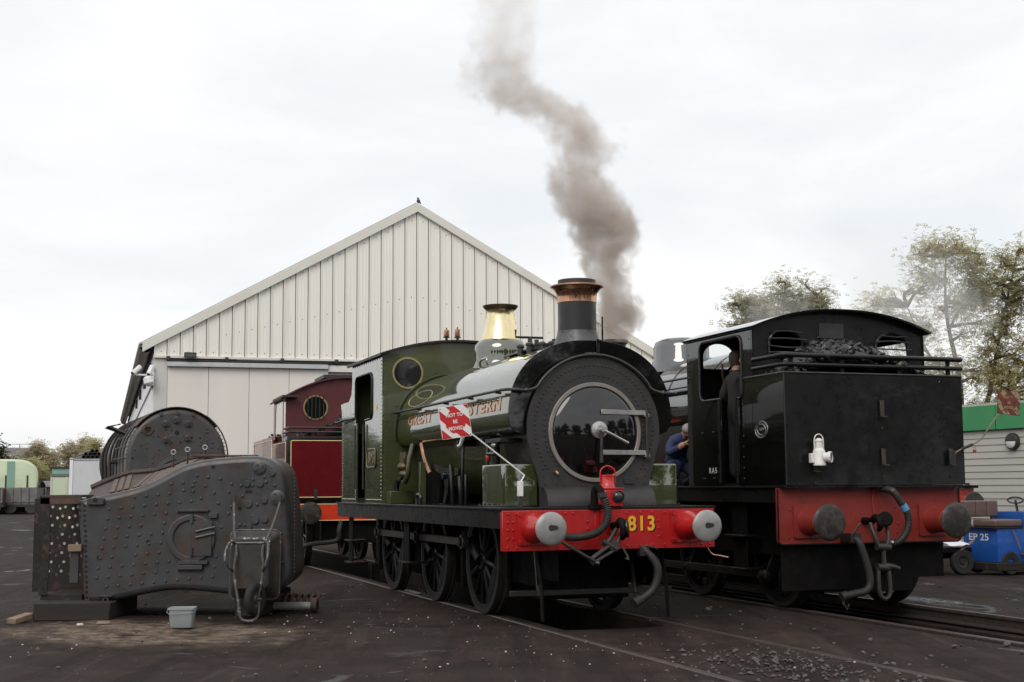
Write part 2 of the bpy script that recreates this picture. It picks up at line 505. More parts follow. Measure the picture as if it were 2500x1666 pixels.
def text_obj(name, body, size, m, parent, org, ux, uz, extrude=0.002, offset=0.0, sx=1.0, align='CENTER', spacing=1.0):
    """flat lettering as mesh; origin org, reading direction ux, up uz"""
    cu = bpy.data.curves.new('lettering', 'FONT')
    cu.body = body
    cu.size = size
    cu.extrude = extrude
    cu.offset = offset
    cu.align_x = align
    cu.align_y = 'CENTER'
    cu.space_character = spacing
    cu.resolution_u = 4
    to = bpy.data.objects.new('lettering', cu)
    COL.objects.link(to)
    dg = bpy.context.evaluated_depsgraph_get()
    me = bpy.data.meshes.new_from_object(to.evaluated_get(dg))
    bpy.data.objects.remove(to)
    bpy.data.curves.remove(cu)
    ux, uz = Vector(ux).normalized(), Vector(uz).normalized()
    nn = ux.cross(uz)
    M = Matrix((ux * sx, uz, nn)).transposed().to_4x4()
    M.translation = Vector(org)
    me.transform(M)
    me.materials.clear()
    me.materials.append(MATS[m])
    me.name = name
    return link(name, me, parent)
# ------------------------------------------------------------------ ground, tracks
GA = 19.376
GO = Vector((1.0269, 14.5429, 0))
GX = Vector((-math.sin(R(GA)), math.cos(R(GA)), 0))
GY = Vector((-math.cos(R(GA)), -math.sin(R(GA)), 0))
BY = -3.667                       # the second track, metres to the right
def gw(x, y, z=0.0):
    return GO + GX * x + GY * y + Vector((0, 0, z))
def fbm(x, y, s=1.0, o=4):
    return mnoise.fractal(Vector((x * s, y * s, 3.7)), 1.0, 2.0, o)

def ground_mat():
    m = bpy.data.materials.new('cinder_ground')
    m.use_nodes = True
    t = m.node_tree
    b = t.nodes['Principled BSDF']
    L = t.links.new
    def N(ty, **k):
        n = t.nodes.new(ty)
        for a, v in k.items():
            setattr(n, a, v)
        return n
    tc_ = N('ShaderNodeTexCoord')
    co = tc_.outputs['Object']
    def noise(sc, det=6, rg=0.6, c=co, dist=0.0):
        n = N('ShaderNodeTexNoise')
        n.inputs['Scale'].default_value = sc
        n.inputs['Detail'].default_value = det
        n.inputs['Roughness'].default_value = rg
        n.inputs['Distortion'].default_value = dist
        L(c, n.inputs['Vector'])
        return n.outputs['Fac']
    def ramp(v, a, c, lo=0.0, hi=1.0):
        r = N('ShaderNodeMapRange')
        r.inputs['From Min'].default_value = a
        r.inputs['From Max'].default_value = c
        r.inputs['To Min'].default_value = lo
        r.inputs['To Max'].default_value = hi
        r.interpolation_type = 'SMOOTHSTEP'
        L(v, r.inputs['Value'])
        return r.outputs[0]
    def mix(f, a, c):
        n = N('ShaderNodeMix', data_type='RGBA')
        L(f, n.inputs['Factor'])
        for k, v in (('A', a), ('B', c)):
            if isinstance(v, tuple):
                n.inputs[k].default_value = (*v, 1)
            else:
                L(v, n.inputs[k])
        return n.outputs['Result']
    def math_(op, a, c):
        n = N('ShaderNodeMath', operation=op)
        for i, v in enumerate((a, c)):
            if isinstance(v, (int, float)):
                n.inputs[i].default_value = v
            else:
                L(v, n.inputs[i])
        return n.outputs[0]
    def blob(cx, cy, rx, ry, ang, lo, hi, ns=1.4, amp=0.55):
        mp_ = N('ShaderNodeMapping', vector_type='TEXTURE')
        mp_.inputs['Location'].default_value = (cx, cy, 0)
        mp_.inputs['Rotation'].default_value = (0, 0, ang)
        mp_.inputs['Scale'].default_value = (rx, ry, 1000)
        L(co, mp_.inputs['Vector'])
        ln = N('ShaderNodeVectorMath', operation='LENGTH')
        L(mp_.outputs[0], ln.inputs[0])
        d = math_('ADD', ln.outputs['Value'], math_('MULTIPLY', math_('SUBTRACT', noise(ns, 7, 0.65), 0.5), amp * 2))
        return ramp(d, hi, lo)
    big = noise(0.35, 5, 0.6)
    mid = noise(1.7, 8, 0.65)
    fine = noise(28, 6, 0.7)
    grit = noise(120, 3, 0.6)
    c = mix(ramp(mid, 0.33, 0.68), (0.0223, 0.0155, 0.0131), (0.0485, 0.0331, 0.0275))
    c = mix(ramp(big, 0.42, 0.66), c, (0.0349, 0.0258, 0.0224))
    c = mix(ramp(fine, 0.52, 0.75, 0, 0.55), c, (0.0213, 0.0166, 0.0146))
    c = mix(ramp(grit, 0.62, 0.74, 0, 0.5), c, (0.125, 0.105, 0.098))
    st_ = N('ShaderNodeMapping')
    st_.inputs['Rotation'].default_value = (0, 0, -R(GA))
    st_.inputs['Scale'].default_value = (3.4, 0.28, 1)
    L(co, st_.inputs['Vector'])
    tyre_ = noise(1.0, 6, 0.6, st_.outputs[0], 0.5)
    c = mix(ramp(tyre_, 0.50, 0.66, 0, 0.65), c, (0.0155, 0.0115, 0.0099))
    c = mix(ramp(tyre_, 0.44, 0.32, 0, 0.5), c, (0.0698, 0.0515, 0.0421))
    oil = noise(0.9, 5, 0.55, dist=1.2)
    c = mix(ramp(oil, 0.60, 0.68, 0, 0.75), c, (0.0087, 0.0074, 0.0065))
    c = mix(ramp(noise(3.3, 6, 0.7, dist=0.4), 0.60, 0.72, 0, 0.5), c, (0.0825, 0.0626, 0.0516))
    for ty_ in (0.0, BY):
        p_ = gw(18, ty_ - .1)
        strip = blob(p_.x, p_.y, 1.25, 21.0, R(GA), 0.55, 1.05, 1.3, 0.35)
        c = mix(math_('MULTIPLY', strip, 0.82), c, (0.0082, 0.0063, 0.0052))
    tan = blob(-3.75, 14.35, 2.1, 1.35, R(-14), 0.45, 1.0, 1.6, 0.6)
    tcol = mix(ramp(noise(7, 8, 0.7), 0.4, 0.62), (0.105, 0.078, 0.058), (0.24, 0.185, 0.14))
    c = mix(math_('MULTIPLY', tan, ramp(noise(2.6, 7, 0.65), 0.30, 0.58)), c, tcol)
    pale_sheen = blob(5.35, 17.9, 0.42, 1.35, R(19), 0.35, 1.0, 2.5, 0.6)  # pale streaks in base colour stand in for the wet patch's bright reflection
    c = mix(math_('MULTIPLY', pale_sheen, ramp(noise(11, 6, 0.7, dist=0.8), 0.42, 0.6)), c, (0.34, 0.34, 0.345))
    wet1 = blob(5.5, 17.0, 0.30, 0.8, R(19), 0.5, 1.0, 2.0, 0.4)
    wet2 = blob(-1.2, 20.0, 0.7, 2.2, R(19), 0.4, 1.1, 1.5, 0.7)
    wet3 = blob(2.9, 20.0, 0.75, 2.6, R(19), 0.4, 1.1, 1.5, 0.5)
    wet = math_('MAXIMUM', wet1, math_('MULTIPLY', math_('MAXIMUM', wet2, wet3), 0.75))
    wet = math_('MAXIMUM', wet, ramp(noise(0.55, 6, 0.6, dist=0.6), 0.58, 0.72, 0, 0.6))
    wet = math_('MAXIMUM', wet, ramp(oil, 0.61, 0.69, 0, 0.55))
    c = mix(wet, c, (0.024, 0.022, 0.021))
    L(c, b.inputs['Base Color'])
    L(ramp(wet, 0, 1, 0.74, 0.12), b.inputs['Roughness'])
    L(ramp(wet, 0, 1, 0.10, 0.6), b.inputs['Specular IOR Level'])
    h = math_('ADD', math_('MULTIPLY', mid, 0.6), math_('ADD', math_('MULTIPLY', fine, 0.35), math_('MULTIPLY', grit, 0.10)))
    h = math_('MULTIPLY', h, ramp(wet, 0, 1, 1.0, 0.15))
    bn = N('ShaderNodeBump')
    bn.inputs['Strength'].default_value = 1.0
    bn.inputs['Distance'].default_value = 0.045
    L(h, bn.inputs['Height'])
    L(bn.outputs[0], b.inputs['Normal'])
    return m
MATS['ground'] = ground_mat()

def ground():
    def lines(base, extra):
        return sorted(set(round(v, 4) for v in base + extra))
    xs = [-600, -200, -60, -30, -20] + [-15 + 0.3 * i for i in range(101)] + [18, 22, 28, 36, 50, 70, 100, 150, 250, 400, 900]
    ys = [-700, -300, -120, -60, -30, -20, -15] + [-12 + 0.3 * i for i in range(81)] + [15, 20, 30, 45, 70, 120, 300, 700]
    e = 0.006
    PG = (-0.10, 40.0)            # pit of the near track
    PB = (-3.1, 40.0)             # pit of the second track (in the same coordinates)
    xs = lines(xs, [PG[0] - e, PG[0] + e, PG[1], PB[0] - e, PB[0] + e])
    ys = lines([y for y in ys if not (-5.0 < y < -2.5) and not (-1.2 < y < 1.2)],
               [-1.2, -0.9, -0.64, -0.56 - e, -0.56 + e, -0.2, 0.2, 0.56 - e, 0.56 + e, 0.64, 0.9, 1.2]
               + [BY + q for q in (-1.1, -0.92 - e, -0.92 + e, -0.5 - e, -0.5 + e, 0.5 - e, 0.5 + e, 0.98 - e, 0.98 + e, 1.1)])
    def hz(x, y):
        q = y - BY
        if PG[0] < x < PG[1] and abs(y) < 0.56:
            return -0.85
        if PB[0] < x < PB[1] and -0.92 < q < 0.98:
            return -0.85 if abs(q) < 0.5 else -0.17
        near = min(abs(abs(y) - 0.75), abs(abs(q) - 0.85))
        k = max(0.0, min(1.0, (near - 0.15) / 0.8))
        if abs(x) > 40 or abs(y) > 40:
            return -0.02
        return -0.008 + k * (0.030 * fbm(x, y, 0.22) + 0.014 * fbm(x, y, 1.1)) - 0.01 * k
    rows = [[gw(x, y, hz(x, y)) for y in ys] for x in xs]
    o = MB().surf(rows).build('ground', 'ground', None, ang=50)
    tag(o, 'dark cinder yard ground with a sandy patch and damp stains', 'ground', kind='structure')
ground()

def rail_profile():
    # flat-bottom rail, 0.155 high, top at z = 0
    half = [(0.065, -0.155), (0.065, -0.142), (0.012, -0.125), (0.010, -0.045), (0.035, -0.035), (0.036, -0.010), (0.028, 0.0)]
    return [(-a, b) for a, b in half] + [(a, b) for a, b in reversed(half)]
def rail(parent, y, x0, x1, drop=0.0):
    pr = rail_profile()
    n = 24
    rows = []
    for i in range(n + 1):
        x = x0 + (x1 - x0) * i / n
        rows.append([gw(x, y + a, b + drop) for a, b in pr])
    mb = MB().surf(rows, closed=True)
    return mb.build('rail', 'rail_top', parent, ang=35)
trk = tag(link('railway_track', None), 'steel rails sunk flush in the cinders under the green locomotive', 'railway track', kind='structure')
rail(trk, 0.752, -14, 60, 0.004)
rail(trk, -0.752, -14, 60, 0.004)
trk2 = tag(link('railway_track', None), 'steel rails over an open pit under the black locomotive', 'railway track', kind='structure')
rail(trk2, BY + 0.752, -14, 60, -0.004)
rail(trk2, BY - 0.752, -14, 60, 0.010)

def stone_mesh(mb, p, r, rnd):
    q = [Vector((1, 0, 0)), Vector((-1, 0, 0)), Vector((0, 1, 0)), Vector((0, -1, 0)), Vector((0, 0, 1)), Vector((0, 0, -1))]
    a = rnd.uniform(0, 2 * PI)
    M = Matrix.Rotation(a, 3, 'Z') @ Matrix.Rotation(rnd.uniform(-.6, .6), 3, 'X')
    vs = [p + M @ (Vector((v.x * rnd.uniform(.6, 1.3), v.y * rnd.uniform(.6, 1.3), v.z * rnd.uniform(.4, .8))) * r) for v in q]
    fs = [(0, 2, 4), (2, 1, 4), (1, 3, 4), (3, 0, 4), (2, 0, 5), (1, 2, 5), (3, 1, 5), (0, 3, 5)]
    mb.add(vs, fs)
def scatter(name, label, n, m, rmin, rmax, region, seed, power=3.0):
    rnd = random.Random(seed)
    mb = MB()
    k = 0
    while k < n:
        x, y = region(rnd)
        q = y - BY
        if -0.1 < x and abs(y) < 0.6: continue
        if x > -3.1 and -0.95 < q < 1.0: continue
        r = rmin + (rmax - rmin) * rnd.random() ** power
        stone_mesh(mb, gw(x, y, -0.008 + r * 0.25), r, rnd)
        k += 1
    o = mb.build(name, m, None, smooth=False)
    tag(o, label, 'gravel', kind='stuff')
scatter('gravel', 'small dark cinder and coal stones strewn over the yard', 1300, 'stone', 0.005, 0.03,
        lambda r: (r.uniform(-6.5, 8), r.uniform(-7, 8)), 3, 4)
scatter('gravel', 'cluster of grey ballast stones between the near rails', 420, 'stone', 0.010, 0.032,
        lambda r: (r.gauss(-3.5, 0.8), r.gauss(-0.1, 0.42)), 4, 2)
scatter('gravel', 'scattered white stone chips on the dark ground', 190, 'stone_pale', 0.004, 0.016,
        lambda r: (r.choice((-2.2, .8, -3.6, 2.5, 1.2)) + r.gauss(0, .9), r.choice((2.0, 3.1, .2, 1.4, 5.6)) + r.gauss(0, .6)), 5, 3)
mb = MB()
for i, (x, y, r) in enumerate(((-3.0, -2.6, .055), (-3.5, -2.35, .05), (-2.2, -1.7, .04), (1.2, -1.75, .06), (1.4, -1.9, .05), (-2.9, -2.1, .04))):
    stone_mesh(mb, gw(x, y, r * .3), r, random.Random(i))
tag(mb.build('gravel', 'stone', None, bevel=.008, smooth=False), 'larger grey stones lying on the cinders between the two tracks', 'gravel', kind='stuff')
# ------------------------------------------------------------------ green saddle-tank locomotive (near end = front)
G = thing('saddle_tank_locomotive', 'green saddle tank steam locomotive with red buffer beam and copper-capped chimney', 'locomotive', GO, frame_rz(GA))
TZ = 2.105
def tank_pt(x, th, grow=0.0):
    """saddle cross-section; th from 0 (visible side, horizontal) to 180"""
    c, s_ = math.cos(th), math.sin(th)
    n = 2.28
    a, bb = 0.965 + grow, 0.965 + grow
    return Vector((x, a * math.copysign(abs(c) ** (2 / n), c), TZ + 0.10 + (bb - 0.10) * abs(s_) ** (2 / n)))
def tank_section(x):
    pts = [Vector((x, 0.62, 2.02)), Vector((x, 0.80, 2.03)), Vector((x, 0.90, 2.065)), Vector((x, 0.95, 2.13))]
    pts += [tank_pt(x, PI * i / 40) for i in range(41)]
    pts += [Vector((x, -0.95, 2.13)), Vector((x, -0.90, 2.065)), Vector((x, -0.80, 2.03)), Vector((x, -0.62, 2.02))]
    return pts
def build_green():
    # frames, plate, valance
    mb = MB()
    for s in (-1, 1):
        mb.box(0.06, 7.95, s * 0.58 - 0.015, s * 0.58 + 0.015, 0.48, 1.16)
    mb.box(0.06, 7.9, -0.56, 0.56, 0.95, 1.05)
    mb.build('frame', 'black_frame', G)
    MB().box(-0.02, 8.02, -1.245, 1.245, 1.222, 1.25).build('running_plate', 'black_satin', G, bevel=0.004)
    for s in (-1, 1):
        MB().box(0.04, 8.0, min(s * 1.20, s * 1.22), max(s * 1.20, s * 1.22), 1.03, 1.221).build('valance', 'black_satin', G, bevel=0.003)
    # buffer beam
    beam = MB().box(-0.03, 0.03, -1.22, 1.22, 0.803, 1.220).build('buffer_beam', 'red_beam', G, bevel=0.005)
    mb = MB()
    for y in (-1.16, -1.06, -0.62, -0.48, -0.34, -0.18, 0.44, 0.52, 1.06, 1.16):
        for z in (0.84, 1.185):
            mb.rivet((-0.03, y, z), (-1, 0, 0), 0.016, 0.012, 8)
    for y in (-1.17, 1.16, 1.10, -0.55, 0.27):
        for z in (0.93, 1.02, 1.10):
            mb.rivet((-0.03, y, z), (-1, 0, 0), 0.016, 0.012, 8)
    stuff(mb.build('rivets', 'red_beam', beam))
    MB().box(-0.042, -0.03, 0.14, 0.19, 0.805, 1.215).build('joint_strap', 'red_beam', beam, bevel=0.002)
    text_obj('number_shadow', '813', 0.215, 'letter_black', beam, (-0.0315, -0.366, 1.050), (0, -1, 0), (0, 0, 1), 0.0006, 0.006, 0.93, spacing=1.12)
    text_obj('number', '813', 0.215, 'gold_letter', beam, (-0.0335, -0.352, 1.062), (0, -1, 0), (0, 0, 1), 0.0006, 0.006, 0.93, spacing=1.12)
    # buffers
    for s in (1, -1):
        y = s * 0.872
        bf = MB().plate([rrect(y - 0.185, y + 0.185, 0.865, 1.205, 0.02)], lambda u, v, d: (d, u, v), -0.060, -0.0305).build('buffer', 'red_beam', G, bevel=0.004)
        mb = MB()
        for dy in (-0.155, 0.155):
            for z in (0.90, 1.17):
                mb.cyl((-0.06, y + dy, z), (-0.078, y + dy, z), 0.019, n=6)
        stuff(mb.build('bolts', 'red_beam', bf))
        MB().lathe([(0.0, 0.0), (0.158, 0.0), (0.158, 0.04), (0.150, 0.10), (0.132, 0.16), (0.110, 0.215), (0.096, 0.27), (0.092, 0.36), (0.0, 0.36)], (-0.061, y, 1.045), (-1, 0, 0), 28).build('housing', 'red_beam', bf)
        MB().cyl((-0.42, y, 1.045), (-0.53, y, 1.045), 0.062, n=16).build('ram', 'steel_dark', bf)
        h = MB().lathe([(0.0, -0.022), (0.06, -0.020), (0.12, -0.010), (0.155, 0.002), (0.168, 0.013), (0.168, 0.026), (0.12, 0.036), (0.0, 0.040)], (-0.55, y, 1.045), (1, 0, 0), 40).build('buffer_head', 'steel_head', bf, ang=50)
        mk = [(0.052 * math.cos(t * PI / 8), 0.032 * math.sin(t * PI / 8) * (1 + 0.25 * math.sin(t))) for t in range(16)]
        MB().plate([mk], lambda u, v, d: (d, y + u - 0.01, 1.055 + v), -0.5740, -0.5700).build('grease_mark', 'grease_dark', h)
    # draw hook and screw coupling
    hk = MB()
    hk.tube(smooth_path([(-0.03, -0.01, 1.05), (-0.16, -0.01, 1.06), (-0.25, -0.01, 1.10), (-0.315, -0.012, 1.06), (-0.325, -0.014, 0.98), (-0.27, -0.014, 0.93), (-0.20, -0.012, 0.95)], 5), [0.04] * 10 + [0.042] * 12 + [0.038, 0.034, 0.03, 0.028, 0.025, 0.022, 0.02, 0.018, 0.016], 10)
    hook = hk.build('draw_hook', 'black_frame', G)
    MB().plate([rrect(-0.075, 0.06, 0.965, 1.135, 0.02)], lambda u, v, d: (d, u, v), -0.055, -0.0305).build('hook_plate', 'red_beam', G, bevel=0.004)
    MB().lathe([(0, 0), (0.085, 0.0), (0.10, 0.010), (0.10, 0.024), (0.05, 0.036), (0, 0.036)], (-0.325, -0.035, 1.03), (-0.45, -0.88, 0.1), 24).build('hook_face', 'black_satin', hook)
    cp = MB()
    cp.tube([(-0.23, 0.03, 1.02), (-0.30, 0.13, 0.92), (-0.31, 0.17, 0.885)], 0.021, 8)
    cp.tube([(-0.23, -0.05, 1.00), (-0.30, 0.06, 0.87), (-0.31, 0.11, 0.825)], 0.021, 8)
    cp.tube([(-0.30, 0.22, 0.90), (-0.31, 0.06, 0.81)], 0.034, 10)
    cp.cyl((-0.33, 0.10, 0.855), (-0.27, 0.10, 0.85), 0.055, n=12)
    cp.tube([(-0.31, 0.14, 0.86), (-0.33, 0.24, 0.80), (-0.34, 0.36, 0.725)], 0.024, 8)
    cp.tube([(-0.31, 0.10, 0.80), (-0.33, 0.22, 0.745), (-0.34, 0.34, 0.685)], 0.021, 8)
    cp.tube([(-0.34, 0.38, 0.735), (-0.34, 0.33, 0.672)], 0.03, 8)
    cp.build('screw_coupling', 'steel_dark', hook)
    lk = MB()
    lk.tube(smooth_path([(-0.34, 0.34, 0.70), (-0.33, 0.46, 0.78), (-0.31, 0.60, 0.86), (-0.29, 0.66, 0.90)], 5), 0.017, 8)
    lk.tube(smooth_path([(-0.37, 0.31, 0.69), (-0.36, 0.44, 0.76), (-0.34, 0.58, 0.84), (-0.29, 0.66, 0.90)], 5), 0.017, 8)
    lk.tube([(-0.33, 0.36, 0.70), (-0.39, 0.29, 0.68)], 0.022, 8)
    lk.build('coupling_link', 'rod_steel', hook)
    MB().tube([(-0.31, 0.00, 0.84), (-0.33, -0.05, 0.74), (-0.33, -0.04, 0.71)], [0.012, 0.014, 0.03], 8).build('coupling_handle', 'steel_dark', hook)
    # vacuum pipe
    vp = MB().tube(smooth_path([(-0.02, 0.185, 1.22), (-0.03, 0.185, 1.38), (-0.05, 0.175, 1.435), (-0.10, 0.155, 1.43), (-0.125, 0.145, 1.38)], 5), 0.042, 12).build('vacuum_standpipe', 'black_frame', G)
    pth = smooth_path([(-0.125, 0.145, 1.385), (-0.145, 0.105, 1.28), (-0.16, 0.09, 1.18), (-0.17, 0.13, 1.07), (-0.17, 0.22, 0.99), (-0.16, 0.33, 0.955), (-0.15, 0.46, 0.94), (-0.13, 0.56, 0.945)], 14)
    MB().tube(pth, [0.040 + (0.006 if i % 3 == 0 else -0.002) for i in range(len(pth))], 14).build('hose', 'rubber', vp, ang=80)
    MB().tube([(-0.125, 0.147, 1.40), (-0.128, 0.14, 1.35)], 0.052, 14).build('hose_clip', 'steel_dark', vp)
    MB().cyl((-0.02, 0.185, 1.225), (-0.02, 0.185, 1.275), 0.075, n=6).build('flange', 'black_frame', vp)
    # steam heating pipe
    sh = MB()
    sh.tube(smooth_path([(-0.04, -0.35, 0.82), (-0.08, -0.37, 0.78), (-0.12, -0.42, 0.72), (-0.15, -0.47, 0.62), (-0.15, -0.47, 0.50), (-0.14, -0.42, 0.38), (-0.13, -0.32, 0.30), (-0.12, -0.24, 0.26)], 6), [0.038] * 12 + [0.043] * 31, 12)
    sh.box(-0.10, -0.03, -0.40, -0.30, 0.73, 0.80)
    sh.cyl((-0.14, -0.20, 0.24), (-0.12, -0.28, 0.28), 0.055, n=10)
    pipe = sh.build('steam_heat_pipe', 'rubber', G)
    MB().tube([(-0.06, -0.52, 0.80), (-0.07, -0.40, 0.835), (-0.05, -0.36, 0.83)], 0.012, 6).build('safety_chain', 'steel_dark', pipe)
    MB().ell((-0.15, -0.445, 0.665), 0.03, 0.022, 0.022).build('brass_cock', 'brass', pipe)
    # guard irons and lower front clutter
    for y in (0.72, -0.72):
        MB().tube([(0.30, y, 0.80), (0.12, y + 0.02, 0.45), (0.08, y + 0.02, 0.07)], [0.028, 0.022, 0.020], 4).build('guard_iron', 'black_frame', G)
    MB().box(0.5, 0.54, -0.95, 0.95, 0.30, 0.36).build('brake_beam', 'rod_steel', G, bevel=0.004)
    for y in (0.62, -0.5):
        MB().tube([(0.62, y, 0.86), (0.55, y, 0.55), (0.50, y, 0.30)], 0.028, 6).build('brake_hanger', 'rod_steel', G)
    MB().box(0.7, 7.7, -0.52, 0.52, 0.24, 0.94).build('motion_casing', 'black_frame', G, bevel=0.01)
    for s in (1, -1):
        MB().box(0.5, 7.8, min(s * .60, s * .64), max(s * .60, s * .64), 0.40, 1.02).build('spring_plank', 'black_frame', G)
    # smokebox
    op = [(0.64, 1.25)] + [(0.64, 1.44), (0.66, 1.56), (0.705, 1.70)] + arc2(0, 2.092, 0.782, -22, 202, 60) + [(-0.705, 1.70), (-0.66, 1.56), (-0.64, 1.44), (-0.64, 1.25)]
    sb = MB().plate([op], lambda u, v, d: (d, u, v), 0.39, 0.43).build('smokebox', 'smokebox_black', G, bevel=0.003)
    MB().lathe([(0.735, 0.43), (0.735, 1.35)], (0, 0, 2.092), (1, 0, 0), 56).build('drum', 'smokebox_black', sb)
    MB().plate([[(0.60, 1.25), (0.60, 1.7), (-0.60, 1.7), (-0.60, 1.25)]], lambda u, v, d: (d, u, v), 0.43, 1.35).build('saddle', 'smokebox_black', sb)
    mb = MB()
    for r, n, a0, a1 in ((0.700, 62, -38, 218), (0.590, 46, -42, 222)):
        for i in range(n + 1):
            a = R(a0 + (a1 - a0) * i / n)
            mb.rivet((0.39, r * math.cos(a), 2.092 + r * math.sin(a)), (-1, 0, 0), 0.0135, 0.011, 8)
    for y, z in ((.60, 1.66), (.60, 1.58), (.59, 1.50), (-.60, 1.66), (-.60, 1.58), (-.59, 1.50), (.45, 1.50), (.5, 1.56), (.36, 1.48), (.27, 1.475), (-.45, 1.50), (-.5, 1.56), (-.2, 1.475), (-.3, 1.475), (.15, 1.475)):
        mb.rivet((0.39, y, z), (-1, 0, 0), 0.0135, 0.011, 8)
    stuff(mb.build('rivets', 'smokebox_black', sb))
    ap = [[Vector((0.395 - 0.20 * math.sin(t) , y, 1.455 - 0.20 * (1 - math.cos(t)))) for t in [PI / 2 * i / 10 for i in range(11)]] for y in (0.63, -0.63)]
    MB().shell(ap, 0.014).build('apron', 'smokebox_black', sb)
    for s in (1, -1):
        pl = [(0.395, 1.252), (0.20, 1.252)] + [(0.395 - 0.20 * math.sin(t) + 0.015, 1.455 - 0.20 * (1 - math.cos(t)) - 0.012) for t in [PI / 2 * (10 - i) / 10 for i in range(11)]]
        MB().plate([pl], lambda u, v, d: (u, d, v), s * 0.60, s * 0.615).build('apron_bracket', 'smokebox_black', sb)
    MB().box(0.375, 0.389, -0.46, -0.34, 1.49, 1.56).build('patch_plate', 'smokebox_black', sb, bevel=0.003)
    MB().tube([(0.39, 0.47, 1.62), (0.34, 0.47, 1.62), (0.33, 0.455, 1.60)], 0.018, 8).build('drain_cock', 'brass_dull', sb)
    # door
    dr = MB().lathe([(0.0, 0.265), (0.12, 0.272), (0.25, 0.292), (0.36, 0.320), (0.44, 0.346), (0.485, 0.366), (0.502, 0.380), (0.505, 0.39)], (0, 0, 2.055), (1, 0, 0), 72).build('smokebox_door', 'black_gloss', G, ang=60)
    MB().lathe([(0.500, 0.389), (0.500, 0.366), (0.506, 0.362), (0.540, 0.362), (0.546, 0.368), (0.546, 0.389)], (0, 0, 2.055), (1, 0, 0), 72).build('door_ring', 'ring_steel', dr, ang=30)
    def door_x(y, z):
        r = math.hypot(y, z - 2.055)
        return 0.262 + 0.125 * min(1, (r / 0.505) ** 2.1)
    for z in (2.272, 1.832):
        rows = []
        for i in range(15):
            y = -0.03 - 0.57 * i / 14
            x = min(door_x(y, z), 0.352) - 0.006
            if i > 11: x = 0.345
            h = 0.026
            rows.append([Vector((x, y, z - h)), Vector((x - 0.016, y, z - h)), Vector((x - 0.016, y, z + h)), Vector((x, y, z + h))])
        MB().surf(rows, closed=True).add(rows[0], [(0, 1, 2, 3)]).add(rows[-1], [(3, 2, 1, 0)]).build('hinge_strap', 'steel_bright', dr, bevel=0.003)
    MB().cyl((0.338, -0.605, 1.77), (0.338, -0.605, 2.33), 0.021, n=12).build('hinge_post', 'steel_dark', dr)
    for z in (1.80, 2.245):
        MB().box(0.325, 0.391, -0.635, -0.575, z - 0.02, z + 0.02).build('hinge_bracket', 'ring_steel', dr, bevel=0.004)
    cz = 2.075
    hub = MB().lathe([(0, -0.05), (0.045, -0.05), (0.055, -0.035), (0.092, -0.025), (0.096, -0.01), (0.096, 0.0), (0, 0.01)], (0.268, 0.0, cz), (1, 0, 0), 32).build('dart_boss', 'steel_bright', dr)
    MB().cyl((0.22, 0, cz), (0.15, 0, cz), 0.024, n=12).build('dart_spindle', 'steel_bright', hub)
    MB().tube([(0.17, 0.0, cz), (0.165, -0.12, cz - 0.055), (0.165, -0.30, cz - 0.145)], [0.018, 0.013, 0.016], 8).build('door_handle', 'steel_bright', hub)
    MB().tube([(0.195, 0.0, cz), (0.195, 0.002, cz - 0.15), (0.20, 0.004, cz - 0.355)], [0.020, 0.017, 0.022], 8).build('door_handle', 'steel_dark', hub)
    # front handrail over the smokebox and along the tank
    rim = []
    for i in range(25):
        a = R(28 + (152 - 28) * i / 24)
        rim.append(Vector((0.36, 0.812 * math.cos(a), 2.092 + 0.812 * math.sin(a))))
    pts = [Vector((0.36, -0.985, 2.495)), Vector((0.36, -0.90, 2.495)), Vector((0.36, -0.80, 2.497))] + rim[::-1][1:-1] + [Vector((0.36, 0.79, 2.50)), Vector((0.37, 0.90, 2.505)), Vector((0.42, 0.985, 2.51)), Vector((0.55, 1.02, 2.512))]
    hr = MB().tube(smooth_path(pts, 3), 0.0175, 10).build('front_handrail', 'steel_dark', G)
    for p in ((0.36, 0.80, 2.50), (0.36, -0.82, 2.497), (0.36, 0, 2.905)):
        MB().ell(p, 0.028, 0.028, 0.028).build('handrail_knob', 'steel_dark', hr)
    hs = MB().cyl((0.54, 1.02, 2.512), (5.25, 1.02, 2.512), 0.0165, n=10).build('side_handrail', 'steel_dark', G)
    for x in (0.75, 1.75, 2.75, 4.0, 5.1):
        MB().tube([(x, 0.955, 2.49), (x, 1.02, 2.512)], [0.014, 0.026], 8).build('handrail_knob', 'steel_dark', hs)
    MB().cyl((0.9, 0.975, 2.435), (5.2, 0.975, 2.435), 0.009, n=6).build('conduit', 'green_paint', G)
    # saddle tank
    tk = MB().surf([tank_section(0.50 + 4.80 * i / 24) for i in range(25)]).build('saddle_tank', 'green_paint', G, ang=45)
    fp = [(p.y, p.z) for p in tank_section(0)]
    sh_ = [(p[0] * 1.006, 2.1 + (p[1] - 2.1) * 1.006) for p in fp]
    MB().plate([sh_], lambda u, v, d: (d, u, v), 0.470, 0.498).build('tank_front_plate', 'black_gloss', tk, bevel=0.004)
    MB().plate([fp], lambda u, v, d: (d, u, v), 5.27, 5.298).build('tank_back_plate', 'green_plate', tk)
    mb = MB()
    for x in (1.35, 2.2, 3.05, 3.9, 4.75):
        pp = [tank_pt(x, PI * i / 40, 0.003) for i in range(41)]
        mb.tube(pp, 0.004, 4)
    el = []
    for i in range(48):
        a = 2 * PI * i / 48
        el.append(tank_pt(4.45 + 0.55 * math.cos(a), R(30) + R(8.5) * math.sin(a), 0.002))
    MB().tube(el, 0.0032, 5, closed=True).build('lining_oval', 'cream_line', tk)
    def side_y(z):
        for i in range(200):
            p = tank_pt(0, i * 0.004)
            if p.z >= z: return p.y
        return 0.95
    ty = side_y(2.37)
